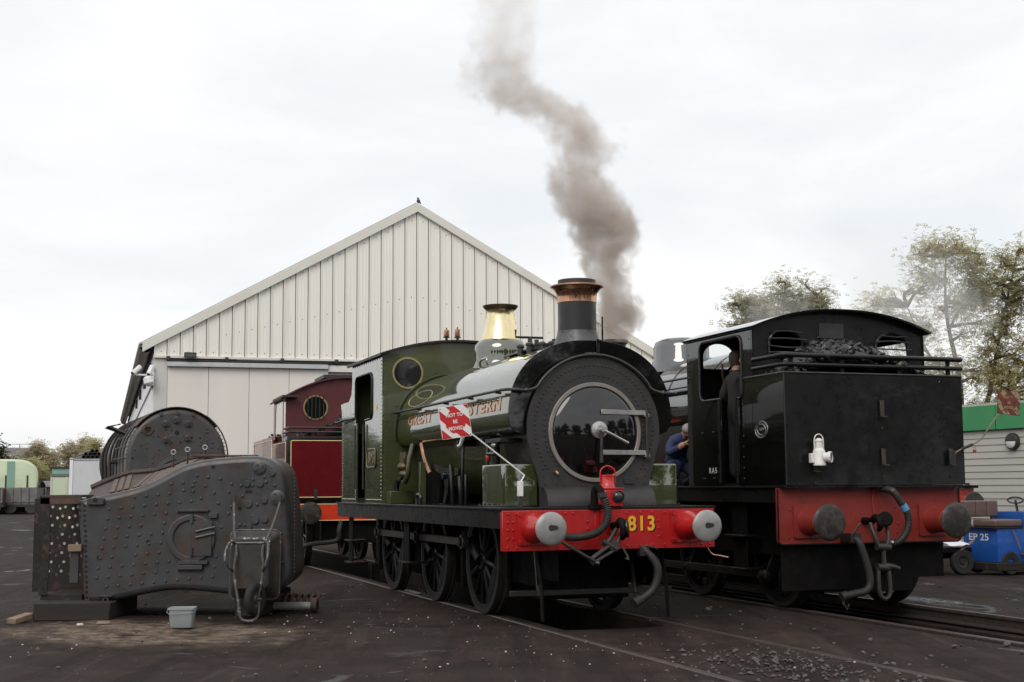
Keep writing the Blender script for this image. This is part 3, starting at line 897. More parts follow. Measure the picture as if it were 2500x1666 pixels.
    for body, cx, wid in (('GREAT', 4.085, 1.16), ('WESTERN', 1.66, 1.78)):
        for dd, mm, dx, dz in ((0.0035, 'letter_red', -0.012, -0.010), (0.006, 'tank_letter', 0.0, 0.0)):
            o = text_obj('lettering', body, 0.185, mm, tk, (0, 0, 0), (-1, 0, 0), (0, 0, 1), 0.0005, 0.006, 1.0, spacing=1.25)
            xs_ = [v.co.x for v in o.data.vertices]
            k = wid / (max(xs_) - min(xs_))
            mid = (max(xs_) + min(xs_)) / 2
            for v in o.data.vertices:
                z = v.co.z + 2.372 + dz
                v.co = Vector((cx + (v.co.x - mid) * k + dx, side_y(z) + dd + v.co.y, z))
    # tank top fittings: filler lids, clamp with T handle, lifting handles
    fl = MB().cyl((1.75, 0.02, 3.04), (1.75, 0.02, 3.13), 0.24, n=24).build('tank_filler', 'black_satin', tk, bevel=0.008)
    MB().lathe([(0.255, 0), (0.255, 0.02), (0.1, 0.035), (0, 0.04)], (1.75, 0.02, 3.13), (0, 0, 1), 24).build('lid', 'black_satin', fl)
    for a in range(0, 360, 60):
        MB().cyl((1.75 + .21 * math.cos(R(a)), .02 + .21 * math.sin(R(a)), 3.14), (1.75 + .21 * math.cos(R(a)), .02 + .21 * math.sin(R(a)), 3.20), 0.028, n=8).build('lid_bolt', 'steel_dark', fl)
    MB().tube([(2.05, 0.14, 3.05), (2.05, 0.14, 3.27)], [0.05, 0.02], 8).build('clamp_post', 'black_satin', tk)
    MB().tube([(2.05, 0.32, 3.36), (2.05, 0.32, 3.27), (2.05, -0.03, 3.27)], 0.015, 8).build('clamp_handle', 'black_satin', tk)
    MB().box(1.3, 2.2, 0.18, 0.42, 3.035, 3.055).build('top_tread', 'black_satin', tk, bevel=0.004)
    mb = MB()
    for x, y in ((1.2, .3), (1.3, .42), (1.42, .35), (1.55, .44), (1.25, .1), (1.4, -.05), (2.3, .2), (1.1, .22)):
        mb.cyl((x, y, 3.0), (x, y, 3.10), 0.035, n=8)
        mb.ell((x, y, 3.10), 0.05, 0.05, 0.03, 8, 5)
    stuff(mb.build('top_bolts', 'steel_dark', tk))
    MB().tube(smooth_path([(2.55, 0.50, 2.93), (2.56, 0.52, 3.04), (2.60, 0.50, 3.06), (2.78, 0.50, 3.06), (2.83, 0.52, 3.03), (2.84, 0.50, 2.93)], 4), 0.016, 8).build('lifting_handle', 'green_paint', tk)
    # dome with brass safety-valve bonnet
    dc = 3.55
    dm = MB().lathe([(0.50, 2.86), (0.41, 2.98), (0.365, 3.05), (0.345, 3.12), (0.352, 3.22), (0.352, 3.27), (0.335, 3.33), (0.29, 3.378), (0.262, 3.395)], (dc, 0, 0), (0, 0, 1), 48).build('dome', 'green_paint', G, ang=60)
    MB().lathe([(0.262, 3.393), (0.252, 3.42), (0.228, 3.50), (0.203, 3.60), (0.188, 3.70), (0.183, 3.775), (0.195, 3.80)], (dc, 0, 0), (0, 0, 1), 48).build('safety_valve_bonnet', 'brass', dm, ang=60)
    MB().lathe([(0.188, 3.79), (0.21, 3.812), (0.232, 3.84), (0.235, 3.852), (0.228, 3.858), (0.17, 3.85), (0.16, 3.70)], (dc, 0, 0), (0, 0, 1), 48).build('bonnet_rim', 'brass_dark', dm, ang=60)
    # chimney
    ch = MB().lathe([(0.222, 3.205), (0.219, 3.30), (0.219, 3.538)], (0.86, 0, 0), (0, 0, 1), 48).build('chimney', 'chimney_black', G)
    MB().lathe([(0.40, 2.93), (0.31, 3.02), (0.268, 3.075), (0.243, 3.13), (0.229, 3.19), (0.226, 3.214), (0.216, 3.216)], (0.86, 0, 0), (0, 0, 1), 48).build('chimney_foot', 'chimney_foot', ch, ang=60)
    MB().lathe([(0.219, 3.538), (0.224, 3.54), (0.224, 3.60), (0.232, 3.645), (0.262, 3.69), (0.296, 3.716), (0.300, 3.728), (0.292, 3.738), (0.255, 3.742), (0.21, 3.735)], (0.86, 0, 0), (0, 0, 1), 48).build('copper_cap', 'copper', ch, ang=50)
    MB().lathe([(0.292, 3.7385), (0.302, 3.730), (0.304, 3.722), (0.298, 3.714)], (0.86, 0, 0), (0, 0, 1), 48).build('cap_lip', 'copper_dull', ch, ang=60)
    MB().lathe([(0.216, 3.72), (0.216, 3.80), (0.20, 3.802), (0.195, 3.60), (0.0, 3.58)], (0.86, 0, 0), (0, 0, 1), 40).build('liner', 'dark_metal', ch, ang=40)
    MB().tube([(0.60, -0.20, 3.36), (0.60, -0.20, 3.08), (0.47, -0.22, 3.05)], 0.012, 6).build('blower_pipe', 'black_gloss', ch)
    li = MB().box(0.435, 0.45, -0.095, -0.055, 2.93, 3.09).build('lamp_iron', 'black_satin', G, bevel=0.003)
    MB().box(0.38, 0.435, -0.095, -0.055, 3.06, 3.075).build('lamp_iron_foot', 'black_satin', li, bevel=0.003)
    # boiler below the tank, tank stays
    MB().lathe([(0.68, 1.35), (0.68, 5.3)], (0, 0, 2.02), (1, 0, 0), 48).build('boiler_barrel', 'green_plate', G)
    MB().box(4.3, 5.29, -0.62, 0.62, 1.10, 2.02).build('firebox', 'black_frame', G, bevel=0.02)
    st = MB()
    for x in (1.55, 2.5):
        st.box(x, x + 0.05, 0.60, 0.92, 1.96, 2.03)
        st.tube([(x + .02, 0.84, 2.02), (x + .02, 0.86, 1.26)], 0.02, 6)
    st.box(0.72, 1.25, 0.62, 0.98, 1.955, 2.00)
    st.build('tank_bracket', 'black_satin', G, bevel=0.003)
    MB().tube(smooth_path([(0.9, 0.93, 2.00), (0.95, 0.94, 1.90), (1.05, 0.92, 1.84), (1.3, 0.93, 1.84)], 4), 0.025, 8).build('lubricator_pipe', 'black_satin', G)
    lb = MB().cyl((1.42, 0.80, 1.72), (1.42, 0.80, 1.92), 0.055, n=12).build('lubricator', 'dark_metal', G)
    MB().ell((1.42, 0.80, 1.94), .05, .05, .035).build('cap', 'steel_bright', lb)
    MB().ell((1.38, 0.90, 1.80), .03, .03, .05).build('red_valve', 'padlock_red', lb)
    # injector and its pipes beside the firebox
    inj = MB()
    inj.cyl((4.75, 0.98, 1.62), (4.75, 0.98, 1.95), 0.075, n=12)
    inj.cyl((4.62, 0.98, 1.86), (4.90, 0.98, 1.86), 0.05, n=10)
    inj.ell((4.75, 1.00, 1.75), 0.11, 0.09, 0.07)
    inj.ell((4.68, 1.00, 1.65), 0.09, 0.08, 0.06)
    ij = inj.build('injector', 'brass_dark', G)
    MB().tube(smooth_path([(4.45, 0.95, 2.05), (4.44, 1.0, 1.85), (4.46, 1.02, 1.65), (4.60, 1.02, 1.55), (4.75, 1.0, 1.55)], 5), 0.035, 10).build('delivery_pipe', 'green_plate', ij)
    MB().tube(smooth_path([(5.15, 0.98, 1.26), (5.14, 1.0, 1.45), (5.05, 1.0, 1.56), (4.80, 1.0, 1.58)], 5), 0.038, 10).build('feed_pipe', 'black_satin', ij)
    MB().tube(smooth_path([(4.2, 0.90, 2.05), (4.05, 0.9, 1.85), (3.85, 0.88, 1.65)], 5), 0.03, 8).build('clack_pipe', 'copper_dull', ij)
    # reversing bracket, spring gear and rods on the plate
    rv = MB()
    rv.plate([[(2.75, 1.70), (2.75, 1.62), (3.15, 1.58), (3.20, 1.40), (3.32, 1.26), (3.40, 1.26), (3.33, 1.46), (3.36, 1.60), (3.95, 1.73), (3.95, 1.80), (3.3, 1.70)]], lambda u, v, d: (u, d, v), 0.80, 0.84)
    rv.cyl((3.3, 0.78, 1.62), (3.3, 0.88, 1.62), 0.05, n=12)
    rv.tube([(2.9, 0.86, 1.26), (2.98, 0.86, 1.75)], 0.025, 6)
    rv.tube([(2.55, 0.86, 1.26), (2.60, 0.86, 1.60)], 0.028, 6)
    rv.tube([(2.35, 0.86, 1.26), (2.35, 0.86, 1.62)], 0.02, 6)
    rv.build('reverser_bracket', 'black_satin', G, bevel=0.003)
    MB().box(3.98, 4.06, 0.90, 0.98, 1.25, 1.80).build('stay_post', 'green_plate', G, bevel=0.004)
    MB().tube(smooth_path([(3.45, 1.12, 1.25), (3.45, 1.12, 1.36), (3.55, 1.12, 1.38), (3.62, 1.12, 1.36), (3.62, 1.12, 1.25)], 4), 0.022, 8).build('grab_handle', 'black_satin', G)
    MB().box(5.0, 5.25, 0.80, 1.12, 1.25, 1.42).build('tool_box', 'green_plate', G, bevel=0.006)
    MB().tube([(5.1, 1.0, 1.42), (5.03, 1.03, 1.52)], [.03, .012], 6).build('oil_pot', 'steel_dark', G)
    # sandboxes
    for s in (1, -1):
        y0, y1 = sorted((s * 0.645, s * 1.015))
        sx = MB().box(0.45, 1.25, y0, y1, 1.252, 1.712).build('sandbox', 'green_paint', G, bevel=0.018, seg=3)
        MB().box(0.43, 1.29, min(s * .64, s * 1.06), max(s * .64, s * 1.06), 1.2505, 1.263).build('sandbox_foot', 'black_satin', sx, bevel=0.003)
        mb = MB()
        for x in (0.47, 0.7, 0.9, 1.1, 1.26):
            mb.cyl((x, s * 1.04, 1.263), (x, s * 1.04, 1.28), 0.014, n=6)
        stuff(mb.build('bolts', 'steel_dark', sx))
    # cab
    CX0, CX1 = 5.30, 7.22
    def roof_z(y):
        return 3.372 + 0.20 * (1 - (y / 1.17) ** 2)
    outl = [(1.15, 1.25), (1.15, 3.372)] + [(1.15 - 2.3 * i / 24, roof_z(1.15 - 2.3 * i / 24)) for i in range(25)] + [(-1.15, 3.372), (-1.15, 1.25)]
    hol = [list(reversed(arc2(s * 0.80, 3.09, 0.205, 0, 348.75, 31))) for s in (1, -1)]
    cab = MB().plate([outl] + hol, lambda u, v, d: (d, u, v), CX0, CX0 + 0.016).build('cab', 'green_plate', G)
    for s in (1, -1):
        wd = MB().lathe([(0.200, -0.012), (0.226, -0.012), (0.230, 0.0), (0.200, 0.0), (0.200, -0.012)], (CX0 - 0.001, s * 0.80, 3.09), (1, 0, 0), 40).build('window_ring', 'brass_dull', cab, ang=30)
        MB().cyl((CX0 + 0.004, s * 0.80, 3.09), (CX0 + 0.009, s * 0.80, 3.09), 0.204, n=32).build('pane', 'glass_dark', wd)
    for s in (1, -1):
        side = [(CX0, 1.25), (6.33, 1.25), (6.33, 2.46), (6.00, 2.47)] + arc2(6.00, 2.57, 0.10, 270, 180, 5) + arc2(6.02, 3.02, 0.12, 180, 90, 5) + arc2(6.84, 3.02, 0.12, 90, 0, 5) + arc2(6.86, 2.57, 0.10, 0, -90, 5) + [(6.87, 1.25), (7.95, 1.25)] + \
               [(7.95, 2.66), (8.0, 2.74), (8.02, 2.79), (7.80, 2.80), (7.45, 2.80), (7.27, 2.90), (CX1, 3.05), (CX1, 3.372), (CX0, 3.372)]
        sp = MB().plate([side], lambda u, v, d: (u, d, v), s * 1.152, s * 1.17).build('cab_side', 'green_paint', cab)
        bead = [(6.33, 2.46), (6.00, 2.47)] + arc2(6.00, 2.57, 0.10, 270, 180, 5) + arc2(6.02, 3.02, 0.12, 180, 90, 5) + arc2(6.84, 3.02, 0.12, 90, 0, 5) + arc2(6.86, 2.57, 0.10, 0, -90, 5) + [(6.87, 2.45)]
        MB().tube([(a, s * 1.175, b) for a, b in bead], 0.016, 6).build('cutout_beading', 'black_satin', sp)
        mb = MB()
        for k in range(40):
            mb.rivet((CX0 + 0.05, s * 1.17, 1.30 + k * 0.053), (0, s, 0), 0.011, 0.009)
        for k in range(34):
            mb.rivet((7.85, s * 1.17, 1.30 + k * 0.042), (0, s, 0), 0.010, 0.008)
            mb.rivet((6.95, s * 1.17, 1.30 + k * 0.034), (0, s, 0), 0.010, 0.008)
        for k in range(14):
            mb.rivet((7.0 + k * 0.065, s * 1.17, 1.30), (0, s, 0), 0.010, 0.008)
        for k in range(14):
            mb.rivet((5.4 + k * 0.065, s * 1.17, 1.30), (0, s, 0), 0.010, 0.008)
        for k in range(12):
            mb.rivet((5.45 + 0.14 * k, s * 1.17, 3.30), (0, s, 0), 0.010, 0.008)
        stuff(mb.build('rivets', 'green_paint', sp))
        for x in (6.33, 6.87):
            MB().cyl((x, s * 1.20, 1.45), (x, s * 1.20, 2.40), 0.013, n=8).build('door_handrail', 'steel_dark', sp)
        MB().tube([(7.0, s * 1.19, 2.52), (7.5, s * 1.24, 2.52), (8.05, s * 1.24, 2.50)], 0.02, 8).build('grab_rail', 'steel_dark', sp)
        npz, npx = 1.895, 5.885
        npl = MB().plate([rrect(npx - 0.265, npx + 0.265, npz - 0.145, npz + 0.145, 0.05)], lambda u, v, d: (u, d, v), s * 1.171, s * 1.184).build('number_plate', 'black_satin', sp, bevel=0.002)
        MB().tube([(a, s * 1.186, b) for a, b in rrect(npx - 0.25, npx + 0.25, npz - 0.13, npz + 0.13, 0.045)], 0.008, 5, closed=True).build('plate_border', 'brass_dull', npl)
        text_obj('plate_number', '813', 0.235, 'brass_dull', npl, (npx, s * 1.186, npz), (-s, 0, 0), (0, 0, 1), 0.004, 0.004, 1.0, spacing=1.05)
        MB().tube([(5.62 + .022 * math.cos(t * PI / 8), s * 1.172, 2.62 + .045 * math.sin(t * PI / 8)) for t in range(16)], 0.006, 4, closed=True).build('transfer_oval', 'cream_line', sp)
    mb = MB()
    for s in (1, -1):
        for k in range(36):
            mb.rivet((CX0, s * 1.105, 1.40 + k * 0.053), (-1, 0, 0), 0.012, 0.009)
    for x, y, z, r in ((0, 0.31, 2.98, .02), (0, 0.39, 3.10, .014), (0, 0.28, 2.90, .022), (0, .97, 2.62, .02), (0, 1.0, 2.4, .018), (0, 0.52, 3.05, .012)):
        mb.rivet((CX0, y, z), (-1, 0, 0), r, 0.012, 8)
    stuff(mb.build('rivets', 'green_plate', cab))
    ang_ = [Vector((CX0 - 0.012, p.y * 1.025, 2.09 + (p.z - 2.09) * 1.025)) for p in tank_section(0)[3:-3]]
    MB().tube(ang_, 0.016, 6).build('tank_angle', 'green_plate', cab)
    rows = [[Vector((x, 1.22 - 2.44 * i / 30, roof_z(1.22 - 2.44 * i / 30) + 0.004)) for i in range(31)] for x in (5.20, 6.3, 7.40)]
    rf = MB().shell(rows, -0.03).build('cab_roof', 'black_satin', G)
    for s in (1, -1):
        mb = MB()
        for k in range(26):
            mb.rivet((5.28 + k * 0.08, s * 1.222, 3.345), (0, s, 0), 0.012, 0.009)
        MB().box(5.21, 7.39, min(s * 1.19, s * 1.222), max(s * 1.19, s * 1.222), 3.325, 3.362).build('roof_gutter', 'black_satin', rf, bevel=0.003)
        stuff(mb.build('roof_rivets', 'black_satin', rf))
    for y, h in ((0.194, 0.10), (0.028, 0.115)):
        ws = MB().cyl((5.40, y, 3.57), (5.40, y, 3.63), 0.02, n=10).build('whistle', 'dark_metal', rf)
        MB().cyl((5.40, y, 3.622), (5.40, y, 3.632), 0.05, n=16).build('cup', 'dark_metal', ws)
        MB().lathe([(0.040, 0), (0.042, 0.01), (0.042, h - .012), (0.03, h), (0, h)], (5.40, y, 3.640), (0, 0, 1), 18).build('bell', 'copper', ws)
        MB().ell((5.40, y, 3.65 + h), .012, .012, .02, 8, 6).build('nut', 'dark_metal', ws)
    MB().plate([[(1.15, 1.25), (1.15, 2.80), (-1.15, 2.80), (-1.15, 1.25)]], lambda u, v, d: (d, u, v), 7.93, 7.948).build('bunker_back', 'green_paint', cab)
    o2 = [(1.15, 2.3), (1.15, 3.372)] + [(1.15 - 2.3 * i / 16, roof_z(1.15 - 2.3 * i / 16)) for i in range(17)] + [(-1.15, 3.372), (-1.15, 2.3)]
    MB().plate([o2] + [list(reversed(arc2(s * 0.62, 3.05, 0.22, 0, 348.75, 23))) for s in (1, -1)], lambda u, v, d: (d, u, v), CX1 - 0.018, CX1).build('cab_back', 'green_plate', cab)
    mb = MB()
    for s in (1, -1):
        for k in (-2, -1, 0, 1, 2):
            mb.cyl((CX1 + 0.02, s * 0.62 + k * 0.07, 2.83), (CX1 + 0.02, s * 0.62 + k * 0.07, 3.27), 0.008, n=6)
    mb.build('window_bars', 'steel_dark', cab)
    MB().box(7.22, 7.93, -1.15, 1.15, 1.251, 2.35).build('bunker_tank', 'black_frame', cab)
    MB().box(5.32, 7.22, -1.15, 1.15, 1.2505, 1.32).build('cab_floor', 'black_frame', cab)
    MB().lathe([(0.0, 5.62), (0.60, 5.62), (0.66, 5.58), (0.66, 5.32)], (0, 0, 2.15), (1, 0, 0), 40).build('backhead', 'black_frame', cab)
    mb = MB()
    mb.tube([(5.63, 0.2, 2.4), (5.75, 0.25, 2.45), (5.78, 0.6, 2.4)], 0.02, 6)
    mb.tube([(5.63, -0.3, 2.55), (5.72, -0.3, 2.65), (5.72, -0.5, 2.8)], 0.015, 6)
    mb.cyl((5.66, 0.0, 2.95), (5.70, 0.0, 2.95), 0.1, n=16)
    mb.build('controls', 'brass_dark', cab)
    # steps
    for x, z0 in ((4.05, 0.50), (7.35, 0.34)):
        sp = MB().box(x - 0.13, x + 0.13, 1.13, 1.15, z0, 1.03).build('step', 'black_frame', G, bevel=0.003)
        for z in ((z0,) if x < 5 else (z0, z0 + 0.33)):
            MB().box(x - 0.22, x + 0.22, 0.92, 1.20, z - 0.012, z + 0.012).build('tread', 'black_satin', sp, bevel=0.004)
build_green()

# wheels (shared by the other locomotives)
def make_wheel(parent, x, s, rad=0.615, ns=12, crank=(0.30, 0.205), name='wheel'):
    y = s * 0.7525
    mb = MB()
    for k in range(ns):
        a = 2 * PI * k / ns + 0.13
        c, d = math.cos(a), math.sin(a)
        p = Vector((x, y + s * 0.02, rad))
        mb.tube([p + Vector((c * 0.10, 0, d * 0.10)), p + Vector((c * (rad - 0.085), 0, d * (rad - 0.085)))], [0.034, 0.026], 6)
    mb.lathe([(0.0, 0.075), (0.10, 0.07), (0.115, 0.05), (0.115, -0.06), (0.0, -0.06)], (x, y, rad), (0, s, 0), 24)
    mb.lathe([(rad - 0.11, -0.045), (rad - 0.11, 0.045), (rad - 0.05, 0.05), (rad - 0.05, -0.05), (rad - 0.11, -0.045)], (x, y, rad), (0, s, 0), 48)
    if crank:
        p = Vector((x, y + s * 0.05, rad))
        mb.tube([p, p + Vector((crank[0], 0, crank[1]))], 0.085, 10)
        cw = [(x + (rad - .12) * math.cos(t), rad + (rad - .12) * math.sin(t)) for t in [R(180 + 34 - 45 + 90 * i / 8) for i in range(9)]]
        mb.plate([cw], lambda u, v, d: (u, d, v), y + s * 0.005, y + s * 0.045)
    wh = mb.build(name, 'wheel_black', parent)
    MB().lathe([(rad - 0.055, 0.055), (rad - 0.002, 0.055), (rad + 0.002, 0.045), (rad + 0.004, -0.035), (rad + 0.028, -0.045), (rad + 0.028, -0.068), (rad - 0.055, -0.07), (rad - 0.055, 0.055)], (x, y, rad), (0, s, 0), 56).build('tyre', 'rod_steel', wh, ang=30)
    if crank:
        q = (x + crank[0], y + s * 0.06, rad + crank[1])
        MB().cyl(q, (q[0], y + s * 0.25, q[2]), 0.055, n=14).build('crank_pin', 'rod_steel', wh)
    return wh
GW = (1.915, 3.94, 6.10)
for x in GW:
    for s in (1, -1):
        make_wheel(G, x, s)
    MB().cyl((x, -0.7, 0.615), (x, 0.7, 0.615), 0.085, n=14).build('axle', 'black_frame', G)
for s in (1, -1):
    for x0, x1 in ((GW[0] + .30, GW[1] + .30), (GW[1] + .30, GW[2] + .30)):
        cr_ = MB().box(x0 + 0.08, x1 - 0.08, min(s * .905, s * .945), max(s * .905, s * .945), 0.772, 0.868).build('coupling_rod', 'rod_grey', G, bevel=0.008)
        for x in (x0, x1):
            MB().cyl((x, s * 0.895, 0.82), (x, s * 0.975, 0.82), 0.088, n=18).build('rod_boss', 'rod_grey', cr_, bevel=0.006)
            MB().cyl((x, s * 0.93, 0.90), (x, s * 0.93, 0.945), 0.028, n=8).build('oil_cup', 'rod_steel', cr_)
for x in (1.1, 2.75, 5.3, 6.95):
    for s in (1, -1):
        MB().tube([(x, s * 0.78, 1.05), (x - 0.05, s * 0.78, 0.62), (x - 0.02, s * 0.78, 0.25)], [0.03, 0.045, 0.03], 6).build('brake_hanger', 'black_frame', G)
# ------------------------------------------------------------------ black tank locomotive (near end = bunker)
BA = 19.38
BO = Vector((4.328, 16.21, 0))
B = thing('tank_locomotive', 'black tank steam locomotive seen from its coal bunker end with dull red buffer beam', 'locomotive', BO, frame_rz(BA))
def coal_meshes(n=9, seed=11):
    rnd = random.Random(seed)
    out_ = []
    for k in range(n):
        bm = bmesh.new()
        bmesh.ops.create_icosphere(bm, subdivisions=2, radius=1.0)
        off = Vector((k * 7.3, k * 3.1, 0))
        cuts = [Vector((rnd.gauss(0, 1), rnd.gauss(0, 1), rnd.gauss(0, 1))).normalized() for _ in range(9)]
        lim = [rnd.uniform(0.45, 0.8) for _ in range(9)]
        sc = Vector((rnd.uniform(.8, 1.25), rnd.uniform(.75, 1.1), rnd.uniform(.55, .85)))
        for v in bm.verts:
            p = v.co.copy()
            for c, l in zip(cuts, lim):
                d = p.dot(c)
                if d > l:
                    p -= c * (d - l) * 0.95
            p *= 1 + 0.07 * mnoise.noise(p * 2 + off)
            v.co = Vector((p.x * sc.x, p.y * sc.y, p.z * sc.z))
        for f in bm.faces: f.smooth = False
        me = bpy.data.meshes.new('coal_lump')
        bm.to_mesh(me); bm.free()
        me.materials.append(MATS['coal'])
        out_.append(me)
    return out_
COAL = coal_meshes()
def coal_heap(name, label, x0, x1, y0, y1, hf, n, rmin, rmax, seed, loc, rz, base):
    rnd = random.Random(seed)
    rows = [[Vector((x0 + (x1 - x0) * i / 8, y0 + (y1 - y0) * j / 24, hf(x0 + (x1 - x0) * i / 8, y0 + (y1 - y0) * j / 24) - 0.13)) for j in range(25)] for i in range(9)]
    core = MB().surf(rows).build(name, 'coal', None)
    core.location = loc
    core.rotation_euler = (0, 0, rz)
    tag(core, label, 'coal')
    done = []
    for k in range(n):
        for tr_ in range(30):
            x, y = rnd.uniform(x0, x1), rnd.uniform(y0, y1)
            r = rmin + (rmax - rmin) * rnd.random() ** 2.2 * (1 - k / n * .6)
            if all((x - q[0]) ** 2 + (y - q[1]) ** 2 > (.62 * (r + q[2])) ** 2 for q in done): break
        done.append((x, y, r))
        o = link('coal_lump', rnd.choice(COAL), core)
        o.location = (x, y, hf(x, y) - 0.03 + rnd.uniform(-0.03, 0.03))
        o.rotation_euler = (rnd.uniform(-.6, .6), rnd.uniform(-.6, .6), rnd.uniform(0, 6.28))
        o.scale = (r, r, r)
    return core

def build_black():
    HW = 1.24
    # frames and plate
    MB().box(0.26, 8.6, -0.62, 0.62, 0.20, 1.40).build('frame', 'black_frame', B)
    MB().box(1.7, 8.0, .64, .66, 0.30, 1.25).build('spring_plank', 'black_frame', B)
    MB().box(0.03, 8.8, -HW, HW, 1.432, 1.462).build('running_plate', 'black_satin', B, bevel=0.004)
    for s in (1, -1):
        MB().box(0.25, 8.7, min(s * 1.19, s * 1.21), max(s * 1.19, s * 1.21), 1.26, 1.4315).build('valance', 'black_satin', B, bevel=0.003)
    # beam
    ob = rrect(-1.26, 1.26, 0.778, 1.60, 0.05)
    ob = [(u, min(v, 1.4315)) for u, v in ob]
    ob2 = []
    for p in ob:
        if not ob2 or (abs(p[0] - ob2[-1][0]) + abs(p[1] - ob2[-1][1])) > 1e-4: ob2.append(p)
    beam = MB().plate([[(1.26, 1.4315), (-1.26, 1.4315)] + arc2(-1.21, 0.828, 0.05, 180, 270, 5) + arc2(1.21, 0.828, 0.05, 270, 360, 5)], lambda u, v, d: (d, u, v), 0.17, 0.22).build('buffer_beam', 'red_dull', B)
    MB().tube([(0.165, 1.262, 1.42)] + [(0.165, u, v) for u, v in arc2(1.212, 0.826, 0.05, 360, 270, 5)] + [(0.165, u, v) for u, v in arc2(-1.212, 0.826, 0.05, 270, 180, 5)] + [(0.165, -1.262, 1.42)], 0.010, 6).build('beam_edge', 'black_satin', beam)
    mb = MB()
    for y, z in ((1.1, 1.18), (.95, 1.2), (.6, 1.10), (.45, 1.12), (1.12, .86), (1.0, .86), (.62, .83), (-.1, 1.2), (-.35, 1.2), (-.38, 1.0), (-.36, .9), (-.55, 1.2), (-.33, .82), (-1.1, 1.2)):
        mb.rivet((0.17, y, z), (-1, 0, 0), 0.015, 0.012, 8)
    stuff(mb.build('rivets', 'red_dull', beam))
    MB().box(0.155, 0.17, -0.09, -0.02, 0.79, 1.43).build('centre_strap', 'red_dull', beam, bevel=0.003)
    for s in (1, -1):
        y = s * 0.865
        bf = MB().plate([rrect(y - 0.20, y + 0.20, 0.85, 1.24, 0.02)], lambda u, v, d: (d, u, v), 0.140, 0.1695).build('buffer', 'red_dull', B, bevel=0.004)
        MB().lathe([(0.0, 0), (0.165, 0.0), (0.155, 0.03), (0.148, 0.06), (0.146, 0.30), (0.13, 0.31), (0.0, 0.31)], (0.14, y, 1.04), (-1, 0, 0), 28).build('housing', 'red_dull', bf)
        MB().cyl((-0.17, y, 1.04), (-0.29, y, 1.04), 0.075, n=18).build('ram', 'steel_dark', bf)
        MB().lathe([(0.0, -0.020), (0.09, -0.016), (0.17, -0.004), (0.205, 0.008), (0.212, 0.02), (0.205, 0.03), (0.09, 0.04), (0, 0.04)], (-0.31, y, 1.04), (1, 0, 0), 44).build('buffer_head', 'buffer_dark', bf, ang=50)
    # hook, screw coupling
    hk = MB()
    hk.tube(smooth_path([(0.17, 0.10, 1.04), (0.02, 0.10, 1.04), (-0.07, 0.10, 1.08), (-0.14, 0.095, 1.05), (-0.15, 0.09, 0.98), (-0.10, 0.09, 0.93)], 5), [.045] * 20 + [.04, .036, .032, .028, .024, .02], 10)
    hook = hk.build('draw_hook', 'black_frame', B)
    MB().cyl((-0.16, 0.03, 1.07), (-0.10, -0.02, 1.06), 0.085, n=20).build('hook_boss', 'black_frame', hook, bevel=.01)
    cp = MB()
    cp.tube(smooth_path([(-0.06, 0.17, 1.02), (-0.12, 0.16, 0.88), (-0.14, 0.12, 0.76), (-0.13, 0.05, 0.72)], 4), 0.026, 8)
    cp.tube(smooth_path([(-0.06, -0.05, 1.02), (-0.12, -0.03, 0.88), (-0.14, 0.0, 0.78), (-0.13, 0.05, 0.72)], 4), 0.026, 8)
    cp.cyl((-0.13, 0.14, 0.745), (-0.13, -0.04, 0.735), 0.045, n=10)
    cp.tube([(-0.13, 0.05, 0.74), (-0.13, 0.045, 0.50)], 0.027, 8)
    cp.cyl((-0.13, 0.14, 0.51), (-0.13, -0.02, 0.50), 0.045, n=10)
    cp.tube([(-0.13, 0.03, 0.53), (-0.16, -0.06, 0.51), (-0.17, -0.14, 0.49)], [0.03, 0.035, 0.02], 8)
    cp.build('screw_coupling', 'grease_dark', hook)
    MB().tube(smooth_path([(-0.13, 0.125, 0.50), (-0.14, 0.135, 0.35), (-0.145, 0.125, 0.20), (-0.145, 0.06, 0.145), (-0.145, -0.01, 0.20), (-0.14, -0.015, 0.35), (-0.13, -0.01, 0.50)], 5), 0.026, 8).build('coupling_link', 'grease_dark', hook)
    # steam-heat / vacuum pipes
    vp = MB()
    vp.tube(smooth_path([(0.15, 0.36, 0.84), (0.0, 0.37, 0.85), (-0.08, 0.345, 0.80), (-0.10, 0.315, 0.70), (-0.11, 0.27, 0.55), (-0.12, 0.24, 0.40), (-0.12, 0.25, 0.29), (-0.12, 0.32, 0.235), (-0.12, 0.44, 0.215), (-0.12, 0.58, 0.19)], 5), [.045] * 46, 12)
    vp.box(-0.06, 0.168, 0.30, 0.44, 0.80, 0.90)
    vp.cyl((-0.12, 0.56, 0.20), (-0.12, 0.63, 0.18), 0.055, n=10)
    pv = vp.build('steam_heat_hose', 'hose_grey', B)
    MB().tube([(-0.12, 0.60, 0.17), (-0.13, 0.61, 0.10), (-0.13, 0.57, 0.04), (-0.13, 0.54, 0.10)], 0.014, 6).build('hose_clamp', 'steel_dark', pv)
    MB().tube([(-0.06, 0.42, 0.88), (-0.09, 0.36, 0.98), (-0.10, 0.33, 1.02)], 0.012, 6).build('cock_handle', 'steel_dark', pv)
    pth = smooth_path([(0.10, -0.10, 1.42), (-0.02, -0.14, 1.405), (-0.07, -0.18, 1.36), (-0.09, -0.24, 1.26), (-0.10, -0.31, 1.15), (-0.10, -0.335, 1.03), (-0.09, -0.30, 0.90), (-0.06, -0.22, 0.80), (0.02, -0.14, 0.765), (0.15, -0.10, 0.76)], 10)
    h2 = MB().tube(pth, [0.041 + (.003 if i % 3 == 0 else 0) for i in range(len(pth))], 12).build('vacuum_hose', 'hose_grey', B, ang=80)
    MB().tube(pth[33:40], 0.0455, 12).build('tape_band', 'blue_tape', h2)
